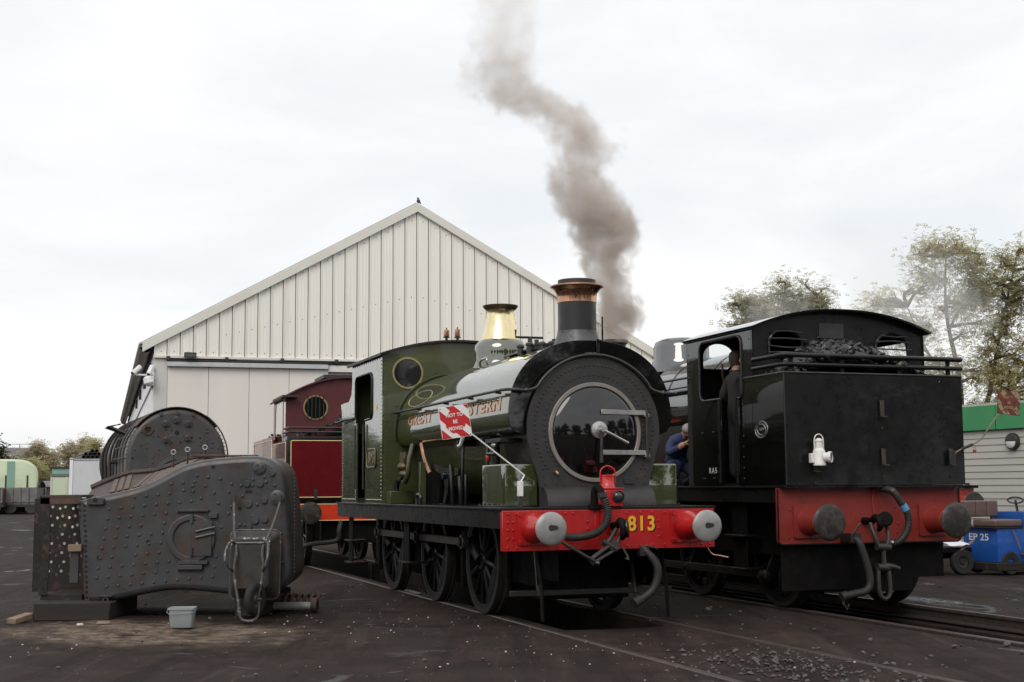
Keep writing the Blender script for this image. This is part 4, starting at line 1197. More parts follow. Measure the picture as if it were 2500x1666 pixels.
    MB().tube(pth[14:18], 0.048, 12).build('hose_clip', 'steel_dark', h2)
    MB().ell((-0.02, -0.17, 0.785), .04, .06, .03).build('dummy_cup', 'steel_bright', h2)
    MB().box(0.235, 0.25, 0.30, 1.20, 0.24, 0.80).build('guard_plate', 'black_frame', B)
    MB().box(0.30, 0.32, -1.1, 0.1, 0.35, 0.80).build('guard_plate', 'black_frame', B)
    MB().box(-0.06, -0.02, -0.05, 0.19, 0.22, 0.62).build('brake_plate', 'black_frame', B)
    # bunker
    bk = MB().plate([[(HW, 1.463), (HW, 2.775), (-HW, 2.775), (-HW, 1.463)]], lambda u, v, d: (d, u, v), 0.0, 0.016).build('bunker_back', 'black_satin', B)
    for s in (1, -1):
        MB().plate([[(0.017, 1.463), (0.93, 1.463), (0.93, 2.775), (0.017, 2.775)]], lambda u, v, d: (u, d, v), s * HW, s * (HW - 0.016)).build('bunker_side', 'black_gloss', B)
    MB().tube([(0.93, HW, 2.777), (0.0, HW, 2.777), (0.0, -HW, 2.777), (0.93, -HW, 2.777)], 0.014, 6).build('bunker_beading', 'steel_dark', bk)
    MB().tube([(-0.002, HW - .004, 1.47), (-0.002, HW - .004, 2.77)], 0.008, 6).build('corner_bead', 'steel_dark', bk)
    mb = MB()
    for y, z in ((1.05, 2.60), (.37, 2.60), (-.25, 2.60), (-.9, 2.6), (.35, 2.735), (-.25, 2.735), (-.9, 2.735), (-.9, 2.05)):
        mb.rivet((0, y, z), (-1, 0, 0), 0.013, 0.009, 8)
    stuff(mb.build('rivets', 'black_satin', bk))
    for z, r in ((2.985, 0.030), (2.875, 0.027)):
        pts = [(0.72, HW - .01, z), (0.12, HW - .01, z), (0.02, HW - .08, z), (0.02, -HW + .08, z), (0.12, -HW + .01, z), (0.72, -HW + .01, z)]
        pts = [(0.72, HW - .01, z), (0.05, HW - .01, z), (0.03, HW - .02, z), (0.03, -HW - .03, z)]
        MB().tube(pts, r, 10).build('coal_rail', 'black_satin', B)
    for y in (1.1, 0.4, -0.4, -1.1):
        MB().box(0.06, 0.075, y - 0.03, y + 0.03, 2.78, 3.0).build('rail_stanchion', 'black_satin', B, bevel=.002)
    # lamp brackets
    for y, z in ((-0.072, 2.335), (-0.072, 1.762), (-1.027, 1.762), (0.86, 1.69)):
        br = MB().box(-0.035, -0.018, y - 0.028, y + 0.028, z - 0.06, z + 0.13).build('lamp_iron', 'bracket_rust', B, bevel=.003)
        MB().box(-0.10, -0.001, y - 0.03, y + 0.03, z - 0.075, z - 0.061).build('lamp_iron_foot', 'bracket_rust', br, bevel=.002)
        MB().cyl((0.0, y - .005, z - .2), (-0.012, y - .005, z - .2), 0.016, n=10).build('stud', 'steel_dark', br)
    # cab
    C0, C1 = 0.735, 2.475
    def rz_(y):
        return 3.40 + 0.235 * (1 - abs(y / 1.26) ** 2.2)
    ol = [(HW, 2.0), (HW, 3.385)] + [(HW - 2 * HW * i / 28, rz_(HW - 2 * HW * i / 28)) for i in range(29)] + [(-HW, 3.385), (-HW, 2.0)]
    def win(cy):
        return [(cy - 0.235, 3.03)] + [(cy - 0.235 * math.cos(PI * i / 14), 3.19 + 0.18 * math.sin(PI * i / 14)) for i in range(15)] + [(cy + 0.235, 3.03)]
    cb = MB().plate([ol, win(0.765), win(-0.765)], lambda u, v, d: (d, u, v), C0, C0 + 0.014).build('cab_back', 'black_satin', B)
    MB().plate([ol, win(0.765), win(-0.765)], lambda u, v, d: (d, u, v), C1 - 0.014, C1).build('cab_front', 'black_satin', B)
    for cy in (0.765, -0.765):
        wf = MB().tube([(C0 - 0.006, u, v) for u, v in win(cy)], 0.020, 6, closed=True).build('window_frame', 'black_satin', cb)
        MB().plate([win(cy)], lambda u, v, d: (d, u, v), C0 + 0.004, C0 + 0.008).build('pane', 'glass_clear', wf)
        MB().plate([win(cy)], lambda u, v, d: (d, u, v), C1 - 0.009, C1 - 0.005).build('pane', 'glass_clear', wf)
        for k, z in enumerate((3.335, 3.25, 3.165, 3.08)):
            w_ = 0.20 if k == 0 else 0.27
            bow = 0.02 * math.sin(k * 2 + cy)
            MB().tube(smooth_path([(C0 - 0.055, cy + w_, z), (C0 - 0.055, cy, z + bow), (C0 - 0.055, cy - w_, z - .006)], 5), 0.0105, 6).build('window_bar', 'steel_dark', cb)
    MB().plate([rrect(-0.067, 0.288, 3.285, 3.47, 0.02)], lambda u, v, d: (d, u, v), C0 - 0.008, C0 - 0.001).build('patch_plate', 'smokebox_black', cb)
    for s in (1, -1):
        out_l = [(C0 - .02, 2.78), (0.92, 2.78), (0.92, 1.463), (1.09, 1.463), (1.09, 2.54), (1.03, 2.54)] + arc2(1.06, 2.62, 0.08, 225, 180, 3) + \
                arc2(1.10, 3.20, 0.12, 180, 90, 6) + arc2(1.98, 3.20, 0.12, 90, 0, 6) + arc2(1.98, 2.68, 0.12, 0, -90, 6) + [(1.53, 2.56), (1.53, 1.463), (C1, 1.463), (C1, 3.39), (C0 - .02, 3.39)]
        cs = MB().plate([out_l], lambda u, v, d: (u, d, v), s * (HW - .014), s * HW).build('cab_side', 'black_gloss', B)
        bead = [(1.09, 2.54), (1.03, 2.54)] + arc2(1.06, 2.62, 0.08, 225, 180, 3) + arc2(1.10, 3.20, 0.12, 180, 90, 6) + arc2(1.98, 3.20, 0.12, 90, 0, 6) + arc2(1.98, 2.68, 0.12, 0, -90, 6) + [(1.53, 2.56)]
        MB().tube([(a, s * (HW + .006), b) for a, b in bead], 0.016, 6).build('cutout_beading', 'steel_dark', cs)
        for x in (1.09, 1.53):
            MB().cyl((x, s * (HW + .035), 1.50), (x, s * (HW + .035), 2.55), 0.018, n=8).build('door_handrail', 'black_satin', cs)
        mb = MB()
        for x, z in [(1.60, 1.55 + .115 * k) for k in range(9)] + [(.98, 1.55 + .13 * k) for k in range(8)] + [(2.42, 2.6 + .1 * k) for k in range(7)] + [(1.75, 2.15), (1.78, 2.15), (2.05, 2.15), (2.08, 2.15), (1.75, 1.56), (1.78, 1.56), (2.05, 1.56), (2.02, 1.56), (.8, 2.95), (.8, 3.1), (.8, 3.25), (1.4, 3.36), (1.8, 3.36), (.62, 2.6)]:
            mb.rivet((x, s * HW, z), (0, s, 0), 0.011, 0.008)
        stuff(mb.build('rivets', 'steel_dark', cs))
        wp = MB().plate([[(0.52 + 0.155 * math.cos(t * PI / 18), 2.13 + 0.105 * math.sin(t * PI / 18)) for t in range(36)]], lambda u, v, d: (u, d, v), s * (HW + .001), s * (HW + .010)).build('works_plate', 'black_satin', B)
        for q in (1.0, 0.62):
            MB().tube([(0.52 + 0.150 * q * math.cos(t * PI / 18), s * (HW + .011), 2.13 + 0.100 * q * math.sin(t * PI / 18)) for t in range(36)], 0.004, 4, closed=True).build('plate_ring', 'steel_bright', wp)
        mb = MB()
        for t in range(30):
            a = 2 * PI * t / 30
            if t % 5 == 4: continue
            mb.box(0.52 + .122 * math.cos(a) - .006, 0.52 + .122 * math.cos(a) + .006, min(s * (HW + .009), s * (HW + .013)), max(s * (HW + .009), s * (HW + .013)), 2.13 + .081 * math.sin(a) - .007, 2.13 + .081 * math.sin(a) + .007)
        mb.build('plate_letters', 'steel_bright', wp)
        text_obj('plate_number', '1899', 0.055, 'steel_bright', wp, (0.52, s * (HW + .012), 2.13), (-s, 0, 0), (0, 0, 1), 0.002)
        text_obj('route_letters', 'RA5', 0.105, 'white_letter', cs, (1.79, s * (HW + .002), 1.655), (-s, 0, 0), (0, 0, 1), 0.0008, 0.0, spacing=1.3)
    rows = [[Vector((x, 1.29 - 2.58 * i / 32, rz_(1.29 - 2.58 * i / 32) + .004)) for i in range(33)] for x in (0.60, 1.5, 2.50)]
    rf = MB().shell(rows, -0.026).build('cab_roof', 'black_gloss', B)
    for s in (1, -1):
        MB().box(0.64, 2.50, min(s * 1.24, s * 1.275), max(s * 1.24, s * 1.275), 3.36, 3.392).build('rain_strip', 'steel_dark', rf, bevel=.004)
    MB().box(C0, C1, -HW + .02, HW - .02, 1.4625, 1.50).build('cab_floor', 'black_frame', B)
    MB().lathe([(0.0, 2.10), (0.66, 2.10), (0.72, 2.15), (0.72, C1)], (0, 0, 2.58), (1, 0, 0), 36).build('backhead', 'black_frame', B)
    mb = MB()
    mb.tube([(2.09, 0.6, 2.75), (1.98, 0.66, 2.78), (1.96, 0.72, 2.72)], .02, 6)
    mb.cyl((2.08, .75, 2.95), (2.05, .75, 2.95), .07, n=14)
    mb.tube([(2.1, .85, 2.6), (2.02, .95, 2.9), (2.02, .95, 3.05)], .016, 6)
    mb.build('controls', 'brass_dark', B)
    # boiler, dome, chimney
    bl = MB().lathe([(0.0, 2.48), (0.765, 2.48), (0.765, 6.6), (0.735, 6.62), (0.735, 8.35), (0.0, 8.36)], (0, 0, 2.585), (1, 0, 0), 56).build('boiler', 'black_polished', B)
    for x in (2.9, 4.1, 5.3, 6.5):
        MB().lathe([(0.769, x), (0.769, x + .05)], (0, 0, 2.585), (1, 0, 0), 56).build('boiler_band', 'black_satin', bl)
    MB().lathe([(0.56, 3.20), (0.46, 3.34), (0.435, 3.40), (0.43, 3.60), (0.40, 3.68), (0.30, 3.735), (0.0, 3.75)], (5.12, 0, 0), (0, 0, 1), 44).build('dome', 'black_polished', bl, ang=60)
    ch = MB().lathe([(0.36, 3.2), (0.26, 3.34), (0.215, 3.45), (0.20, 3.9), (0.235, 3.94), (0.24, 3.99), (0.19, 3.99), (0.18, 3.5)], (7.70, 0, 0), (0, 0, 1), 32).build('chimney', 'chimney_black', B, ang=50)
    MB().cyl((2.6, 0.80, 2.98), (8.2, 0.80, 2.98), 0.017, n=8).build('boiler_handrail', 'black_satin', B)
    MB().cyl((2.6, 0.78, 2.80), (6.5, 0.78, 2.80), 0.022, n=8).build('ejector_pipe', 'black_satin', B)
    MB().box(2.48, 4.9, -0.72, 0.72, 1.463, 2.5).build('firebox_casing', 'black_satin', B, bevel=.05, seg=3)
    MB().box(5.2, 8.2, -0.60, 0.60, 1.463, 2.1).build('smokebox_saddle', 'black_frame', B, bevel=.03)
    sl = MB().box(3.6, 4.6, 1.0, 1.2, 1.463, 1.60).build('sandbox', 'black_satin', B, bevel=.02)
    MB().ell((3.2, 1.12, 1.53), .10, .06, .05).build('oil_cloth', 'cap_grey', B)
    MB().cyl((2.95, 1.1, 1.26), (2.95, 1.1, 1.50), .04, n=10).build('sand_pipe', 'black_satin', B)
    # steps and pipes under the cab
    st = MB().box(1.15, 1.50, 1.12, 1.14, 0.42, 1.26).build('cab_step', 'black_frame', B)
    for z in (0.45, 0.85):
        MB().box(1.10, 1.55, 0.95, 1.24, z - .012, z + .012).build('tread', 'black_satin', st, bevel=.004)
    MB().tube(smooth_path([(2.3, 1.10, 1.0), (2.25, 1.12, 0.75), (2.05, 1.15, 0.60), (1.75, 1.18, 0.58), (1.5, 1.2, 0.57)], 6), 0.013, 6).build('copper_pipe', 'copper', B)
    for x in (0.95, 3.05, 5.2):
        for s in (1, -1):
            make_wheel(B, x, s, 0.62, 12, (0.18, -0.24))
        MB().cyl((x, -.7, .62), (x, .7, .62), .085, n=12).build('axle', 'black_frame', B)
    for s in (1, -1):
        MB().box(1.05, 5.5, min(s * .91, s * .95), max(s * .91, s * .95), .33, .43).build('coupling_rod', 'rod_steel', B, bevel=.006)
    MB().box(0.45, 6.0, 0.86, 0.90, 0.62, 1.26).build('spring_guard', 'black_frame', B, bevel=.006)
build_black()
coal_heap('coal_heap', 'heap of black coal lumps filling the bunker behind the black cab', 0.06, 0.70, -1.16, 1.18,
          lambda x, y: 2.76 + 0.52 * math.exp(-(abs(y - 0.08) / 0.66) ** 2.8) * (0.50 + 0.72 * x) + 0.10 * math.exp(-((y - .75) / .35) ** 2) - 0.12 * max(0, -y - .75), 280, 0.05, 0.15, 5, BO, frame_rz(BA), 2.7)

# ------------------------------------------------------------------ maroon locomotive behind
MO, MA = Vector((-2.975, 25.685, 0)), 17.0
M = thing('maroon_locomotive', 'maroon tank locomotive with yellow-lined bunker and orange beam behind the green cab', 'locomotive', MO, frame_rz(MA))
def build_maroon():
    HW = 1.27
    MB().box(0.1, 8.5, -.6, .6, .45, 1.20).build('frame', 'black_frame', M)
    MB().box(0.02, 8.6, -HW, HW, 1.19, 1.235).build('running_plate', 'black_satin', M)
    bm_ = MB().box(0.0, 0.05, -1.25, 1.25, 0.862, 1.188).build('buffer_beam', 'orange_beam', M, bevel=.004)
    MB().tube([(-0.003, 1.235, 1.175), (-0.003, 1.235, 0.875), (-0.003, -1.235, 0.875), (-0.003, -1.235, 1.175)], 0.008, 4, closed=True).build('beam_lining', 'cream_line', bm_)
    for s in (1, -1):
        y = s * 0.865
        bf = MB().cyl((0.0, y, 1.02), (-0.28, y, 1.02), 0.11, n=20).build('buffer', 'black_satin', M)
        MB().lathe([(0, -.02), (.12, -.014), (.2, 0.005), (.205, .018), (.1, .035), (0, .035)], (-0.33, y, 1.02), (1, 0, 0), 36).build('buffer_head', 'buffer_dark', bf, ang=50)
    bk = MB().box(0.0, 0.75, -HW, HW, 1.236, 2.44).build('bunker', 'black_satin', M, bevel=.02, seg=3)
    MB().plate([rrect(-1.20, 1.20, 1.30, 2.36, .03)], lambda u, v, d: (d, u, v), -0.012, -0.0005).build('bunker_panel', 'maroon', bk)
    MB().tube([(-0.014, u, v) for u, v in rrect(-1.195, 1.195, 1.305, 2.355, .03)], 0.009, 4, closed=True).build('panel_lining', 'cream_line', bk)
    MB().box(-0.03, -.012, .70, .76, 1.26, 1.46).build('lamp_iron', 'dark_metal', bk, bevel=.003)
    for s in (1, -1):
        MB().box(0.05, 2.2, min(s * 1.272, s * 1.280), max(s * 1.272, s * 1.280), 1.30, 2.36).build('side_panel', 'maroon', bk)
        MB().tube([(u, s * 1.282, v) for u, v in rrect(.08, 2.15, 1.33, 2.33, .03)], .008, 4, closed=True).build('side_lining', 'cream_line', bk)
    for z in (2.52, 2.60):
        MB().tube([(.72, 1.24, z), (.03, 1.24, z), (.03, -1.24, z), (.72, -1.24, z)], .022, 6).build('coal_rail', 'dark_metal', M)
    # cab
    def rz_(y): return 3.22 + 0.40 * (1 - abs(y / 1.25) ** 2)
    ol = [(1.2, 2.3), (1.2, rz_(1.2))] + [(1.2 - 2.4 * i / 24, rz_(1.2 - 2.4 * i / 24)) for i in range(1, 24)] + [(-1.2, rz_(1.2)), (-1.2, 2.3)]
    hs = [arc2(s * 0.63, 3.02, 0.215, 0, 345, 23) for s in (1, -1)]
    cb = MB().plate([ol] + hs, lambda u, v, d: (d, u, v), 0.75, 0.77).build('cab_back', 'maroon_dusty', M)
    for s in (1, -1):
        wr = MB().lathe([(0.212, -.012), (0.242, -.012), (0.242, 0), (0.212, 0)], (0.748, s * .63, 3.02), (1, 0, 0), 32).build('window_ring', 'brass_dull', cb)
        MB().cyl((.755, s * .63, 3.02), (.76, s * .63, 3.02), .215, n=24).build('pane', 'glass_dark', wr)
        for k in (-2, -1, 0, 1, 2):
            MB().cyl((0.71, s * .63 + k * .075, 2.79), (0.71, s * .63 + k * .075, 3.27), .009, n=6).build('window_bar', 'steel_dark', wr)
        side = [(.75, 2.3), (.75, 3.22), (2.15, 3.22), (2.15, 2.44), (1.95, 2.44)] + arc2(1.75, 3.0, .12, 0, 90, 5) + arc2(1.0, 3.0, .12, 90, 180, 5) + [(.88, 2.44), (.8, 2.3)]
        MB().plate([side], lambda u, v, d: (u, d, v), s * 1.24, s * 1.255).build('cab_side', 'maroon', M)
        MB().box(2.2, 5.6, min(s * .7, s * HW), max(s * .7, s * HW), 1.236, 2.52).build('side_tank', 'maroon', M, bevel=.02)
        MB().tube([(u, s * 1.275, v) for u, v in rrect(2.28, 5.5, 1.3, 2.44, .03)], .009, 4, closed=True).build('tank_lining', 'cream_line', M)
        MB().cyl((1.62, s * 1.0, 2.2), (1.62, s * 1.0, 2.95), .09, n=12).build('cab_cylinder', 'galv', M)
    rows = [[Vector((x, 1.32 - 2.64 * i / 24, rz_(1.32 - 2.64 * i / 24) + .004)) for i in range(25)] for x in (.66, 1.5, 2.3)]
    rf = MB().shell(rows, -.03).build('cab_roof', 'maroon_dusty', M)
    MB().box(.9, 2.1, -.6, .45, 3.60, 3.68).build('roof_hatch', 'dark_metal', rf, bevel=.01)
    MB().box(.5, 2.0, 1.0, 1.3, 3.20, 3.24).build('rain_strip', 'dark_metal', rf)
    MB().lathe([(0.0, 2.15), (.68, 2.15), (.68, 7.8), (0, 7.8)], (0, 0, 2.25), (1, 0, 0), 36).build('boiler', 'maroon', M)
    MB().lathe([(.3, 2.85), (.2, 3.0), (.19, 3.4), (.24, 3.46)], (7.2, 0, 0), (0, 0, 1), 24).build('chimney', 'chimney_black', M)
    MB().tube(smooth_path([(.02, .25, .85), (-.08, .3, .7), (-.05, .35, .5), (.0, .9, .42), (.0, 1.2, .15)], 5), .045, 8).build('vacuum_hose', 'rubber', M)
    for x in (1.2, 3.3, 5.4):
        for s in (1, -1):
            make_wheel(M, x, s, .6, 12, None)
build_maroon()
coal_heap('coal_heap', 'low heap of dusty coal in the maroon bunker below its round window', 0.08, 0.70, -1.1, 1.1,
          lambda x, y: 2.50 + 0.34 * math.exp(-((y - 0.05) / 0.5) ** 2), 120, 0.03, 0.10, 8, MO, frame_rz(MA), 2.4)
coal_heap('coal_heap', 'coal lumps piled on top of the maroon side tank', 2.5, 3.8, .80, 1.2,
          lambda x, y: 2.53 + 0.06 * math.exp(-((x - 3.1) / 0.4) ** 2), 40, 0.03, 0.07, 9, MO, frame_rz(MA), 2.4)
# ------------------------------------------------------------------ signs, lamps, people
def clip(poly, a, b, c):
    """keep a*u + b*v <= c"""
    o = []
    for i in range(len(poly)):
        p, q = poly[i], poly[(i + 1) % len(poly)]
        dp, dq = a * p[0] + b * p[1] - c, a * q[0] + b * q[1] - c
        if dp <= 0: o.append(p)
        if (dp < 0 < dq) or (dq < 0 < dp):
            t = dp / (dp - dq)
            o.append((p[0] + (q[0] - p[0]) * t, p[1] + (q[1] - p[1]) * t))
    return o
def stop_sign(root, c, wv, hv, tilt, mr, mw, mt, edge):
    """plate facing local -X, centre c"""
    ct, st = math.cos(tilt), math.sin(tilt)
    def fn(u, v, d):
        return (c[0] + d, c[1] - (u * ct - v * st), c[2] + u * st + v * ct)
    hw, hh = wv / 2, hv / 2
    bd = MB().plate([rrect(-hw, hw, -hh, hh, .012, 3)], fn, 0.0, 0.006).build('sign_board', edge, root)
    rect = [(-hw + .004, -hh + .004), (hw - .004, -hh + .004), (hw - .004, hh - .004), (-hw + .004, hh - .004)]
    MB().plate([rect], fn, -0.0012, -0.0002).build('sign_face', mw, bd)
    n2 = math.sqrt(2)
    for k, (lo, hi) in enumerate(((-9, -.155), (-.085, -.015 ), (.055, .12), (.19, 9))):
        p = clip(rect, -1 / n2, -1 / n2, -lo)
        p = clip(p, 1 / n2, 1 / n2, hi)
        if len(p) > 2:
            MB().plate([p], fn, -0.0022, -0.0013).build('stripe', mr, bd)
    oc = [(hw * .70 * math.cos(R(22.5 + 45 * i)), hh * .74 * math.sin(R(22.5 + 45 * i))) for i in range(8)]
    MB().plate([oc], fn, -0.0034, -0.0023).build('centre_panel', mr, bd)
    for k, (tx, dv) in enumerate((('NOT TO', .068), ('BE', 0.0), ('MOVED', -.068))):
        org = fn(0, dv * hv / .33, -0.0040)
        text_obj('wording', tx, 0.050 * hv / .33, mt, bd, org, (0, -ct, st), (0, st, ct), 0.0004, 0.0012, 0.9, spacing=1.05)
    mb = MB()
    for u in (-1, 1):
        for v in (-1, 1):
            p = fn(u * (hw - .018), v * (hh - .018), -.002)
            mb.rivet(p, (-1, 0, 0), .007, .005)
    stuff(mb.build('rivets', 'steel_dark', bd))
    return bd
ns = thing('warning_sign', 'clean red and white NOT TO BE MOVED sign on a rod beside the green tank', 'sign', GO, frame_rz(GA))
stop_sign(ns, (0.09, 1.685, 2.138), 0.325, 0.335, R(8.5), 'sign_red', 'sign_white', 'sign_white', 'sign_white')
MB().tube(smooth_path([(0.10, 1.535, 2.03), (0.10, 1.50, 2.01), (0.10, 1.45, 1.975), (0.10, 1.2, 1.79), (0.10, 0.95, 1.602), (0.10, 0.93, 1.58), (0.10, 0.945, 1.55), (0.10, 0.972, 1.51)], 4), 0.0085, 8).build('rod', 'sign_white', ns)
MB().box(0.075, 0.125, 0.945, 1.0, 1.365, 1.525).build('sleeve', 'white_paint', ns, bevel=.004)
MB().box(0.085, 0.115, 0.95, 0.995, 1.2505, 1.365).build('socket', 'dark_metal', ns, bevel=.003)
MB().tube([(0.10, 1.60, 1.98), (0.12, 1.62, 1.90), (.14, 1.64, 1.885)], .02, 6).build('bracket', 'galv', ns)
rs = thing('warning_sign', 'rusty faded NOT TO BE MOVED sign on a rod above the blue tug', 'sign', BO, frame_rz(BA))
stop_sign(rs, (-0.05, -1.895, 2.463), 0.335, 0.30, R(-4), 'sign_rust_red', 'sign_rust_cream', 'sign_rust_cream', 'rust_dark')
MB().tube(smooth_path([(-.045, -1.74, 2.33), (-.045, -1.60, 2.17), (-.045, -1.48, 2.03), (-.045, -1.36, 1.955), (-.045, -1.2, 1.90), (-.045, -1.09, 1.85), (-.045, -1.06, 1.80)], 5), 0.010, 8).build('rod', 'timber_pale', rs)
MB().tube([(-.045, -1.33, 1.945), (-.045, -1.17, 1.89)], .019, 8).build('sleeve', 'steel_dark', rs)
MB().box(-.065, -.036, -1.07, -.985, 1.70, 1.87).build('socket', 'dark_metal', rs, bevel=.003)
pk = MB().box(-.058, -.036, -1.378, -1.338, 1.845, 1.885).build('padlock', 'padlock_red', rs, bevel=.004)
MB().tube([(-.047, -1.345, 1.885), (-.047, -1.345, 1.925), (-.047, -1.358, 1.935), (-.047, -1.371, 1.925), (-.047, -1.371, 1.885)], .004, 6).build('shackle', 'steel_bright', pk)

lp = thing('hand_lamp', 'red oil hand lamp standing on the green locomotive above its buffer beam', 'lamp', gw(0.05, -0.03, 1.252), frame_rz(GA))
MB().box(-.095, .095, -.108, .108, 0.0, .185).build('body', 'lamp_red', lp, bevel=.008)
MB().box(-.103, .10, -.115, .115, .185, .197).build('lid', 'lamp_red', lp, bevel=.003)
MB().lathe([(.085, .197), (.080, .235), (.074, .25), (.074, .315), (.08, .32), (.08, .332), (.0, .345)], (0, 0.03, 0), (0, 0, 1), 24).build('chimney', 'lamp_red', lp, ang=40)
MB().tube(smooth_path([(0, .113, .25), (0, .115, .33), (0, .10, .395), (0, .03, .43), (0, -.045, .395), (0, -.058, .33), (0, -.056, .25)], 6), .008, 8).build('handle', 'lamp_red', lp)
ln = MB().lathe([(.066, 0), (.066, .03), (.058, .034), (.056, .0)], (-.095, -.045, .105), (-1, 0, 0), 24).build('lens_hood', 'dark_metal', lp)
MB().lathe([(.058, .012), (.045, .03), (.025, .04), (0, .043)], (-.095, -.045, .105), (-1, 0, 0), 24).build('lens', 'lens', ln)
MB().box(-.10, -.095, .05, .10, .02, .16).build('side_door', 'lamp_red', lp, bevel=.002)

lw = thing('hand_lamp', 'white oil lamp hung on the rear of the black bunker', 'lamp', BO + Vector((0, 0, 0)), frame_rz(BA))
lc = Vector((-0.115, 0.865, 1.69))
MB().lathe([(.075, 0), (.078, .02), (.072, .03), (.072, .16), (.062, .185), (.045, .20), (.045, .275), (.052, .28), (.05, .295), (.02, .315), (0, .32)], lc, (0, 0, 1), 24).build('body', 'white_paint', lw, ang=40)
hd = Vector((-0.75, -0.66, 0)).normalized()
hb = lc + Vector((0, 0, .095)) + hd * .06
MB().lathe([(.055, 0), (.055, .05), (.066, .052), (.066, .085), (.056, .088), (.054, .06)], hb, hd, 24).build('lens_hood', 'white_paint', lw, ang=40)
MB().lathe([(.056, .06), (.04, .078), (0, .086)], hb, hd, 20).build('lens', 'lens', lw)
MB().tube(smooth_path([lc + Vector((0, .058, .17)), lc + Vector((0, .060, .29)), lc + Vector((0, .04, .345)), lc + Vector((0, 0, .362)), lc + Vector((0, -.04, .345)), lc + Vector((0, -.060, .29)), lc + Vector((0, -.058, .17))], 6), .007, 8).build('handle', 'white_paint', lw)
MB().box(lc.x - .02, lc.x + .04, lc.y + .07, lc.y + .115, lc.z + .03, lc.z + .14).build('side_clip', 'white_paint', lw, bevel=.004)
MB().box(lc.x + .03, lc.x + .09, lc.y - .02, lc.y + .02, lc.z + .04, lc.z + .12).build('back_socket', 'white_paint', lw, bevel=.003)

def figure(name, label, loc, rz, verts, edges, mats, pick, root=0, sub=2):
    """one continuous body grown from a skeleton; verts = [(x, y, z, radius)], pick(face centre) -> material index"""
    me = bpy.data.meshes.new(name + '_skeleton')
    me.from_pydata([v[:3] for v in verts], edges, [])
    o = bpy.data.objects.new(name + '_skeleton', me)
    COL.objects.link(o)
    md = o.modifiers.new('Skin', 'SKIN')
    md.use_smooth_shade = True
    md.branch_smoothing = 0.6
    for i, v in enumerate(verts):
        sv = me.skin_vertices[0].data[i]
        r = v[3]
        sv.radius = r if isinstance(r, tuple) else (r, r)
        sv.use_root = (i == root)
    s2 = o.modifiers.new('Sub', 'SUBSURF')
    s2.levels = sub
    s2.render_levels = sub
    dg = bpy.context.evaluated_depsgraph_get()
    m2 = bpy.data.meshes.new_from_object(o.evaluated_get(dg))
    bpy.data.objects.remove(o)
    m2.materials.clear()
    for k in mats: m2.materials.append(MATS[k])
    for p in m2.polygons:
        p.material_index = pick(p.center)
        p.use_smooth = True
    m2.name = name
    ob = link(name, m2)
    ob.location = loc
    ob.rotation_euler = (0, 0, rz)
    tag(ob, label, 'person')
    return ob

# driver standing in the cab doorway of the black engine, back to the camera (coordinates in the engine's frame)
dx, dy, dz = 1.50, 1.02, 1.50
V = [(dx, dy, dz + .88, .15), (dx, dy, dz + 1.06, .15), (dx, dy + .01, dz + 1.26, (.19, .14)), (dx, dy, dz + 1.37, (.16, .11)), (dx + .02, dy - .01, dz + 1.43, .062), (dx + .04, dy - .02, dz + 1.52, .088), (dx + .045, dy - .025, dz + 1.62, .085),
     (dx + .20, dy + .0, dz + 1.33, .075), (dx + .30, dy + .06, dz + 1.10, .062), (dx + .42, dy - .12, dz + 1.02, .05), (dx + .50, dy - .26, dz + 1.08, .04),
     (dx - .20, dy + .02, dz + 1.32, .075), (dx - .26, dy + .05, dz + 1.08, .060), (dx - .24, dy - .10, dz + .90, .048), (dx - .20, dy - .20, dz + .86, .04),
     (dx + .09, dy, dz + .80, .105), (dx + .10, dy + .01, dz + .46, .078), (dx + .10, dy + .03, dz + .10, .058), (dx + .12, dy - .10, dz + .045, .042),
     (dx - .09, dy, dz + .80, .105), (dx - .10, dy + .01, dz + .46, .078), (dx - .10, dy + .03, dz + .10, .058), (dx - .10, dy - .10, dz + .045, .042)]
Eg = [(0, 1), (1, 2), (2, 3), (3, 4), (4, 5), (5, 6), (3, 7), (7, 8), (8, 9), (9, 10), (3, 11), (11, 12), (12, 13), (13, 14), (0, 15), (15, 16), (16, 17), (17, 18), (0, 19), (19, 20), (20, 21), (21, 22)]
def pk_driver(c):
    if c.z < dz + .10: return 3
    if c.z < dz + .90 and abs(c.x - dx) < .23: return 1
    if c.z > dz + 1.43: return 2
    return 0
dv = figure('person', 'person in dark jacket and trousers standing in the black cab doorway', BO, frame_rz(BA), V, Eg, ['jacket_dark', 'trouser_dark', 'skin', 'boot'], pk_driver)
hm = MB()
hc = Vector((dx + .045, dy - .02, dz + 1.575))
hm.lathe([(.07, -.11), (.098, -.03), (.102, .03), (.092, .075), (.06, .105), (0, .115)], hc, (0, 0, 1), 18)
hm.build('hair', 'hair', dv)
for k, s in enumerate((1, -1)):
    MB().ell((hc.x + s * .10, hc.y - .005, hc.z - .03), .015, .025, .035, 8, 6).build('ear', 'skin', dv)
def hand(parent, p, d, side, m='skin'):
    """palm with four unequal curled fingers and a thumb"""
    p, d = Vector(p), Vector(d).normalized()
    sd = Vector(side).normalized()
    nn = d.cross(sd).normalized()
    mb = MB()
    mb.tube([p, p + d * .045, p + d * .085], [.028, .036, .032], 8)
    for k, (o, l) in enumerate(((-.028, .062), (-.010, .072), (.009, .066), (.027, .050))):
        b = p + d * .082 + sd * o
        mb.tube([b, b + d * l * .45 - nn * .008, b + d * l * .75 - nn * .028, b + d * l * .7 - nn * .05], [.0095, .009, .0085, .007], 6)
    b = p + d * .03 + sd * -.03
    mb.tube([b, b + d * .03 - sd * .022, b + d * .06 - sd * .018 - nn * .015], [.011, .010, .008], 6)
    return mb.build('hand', m, parent)
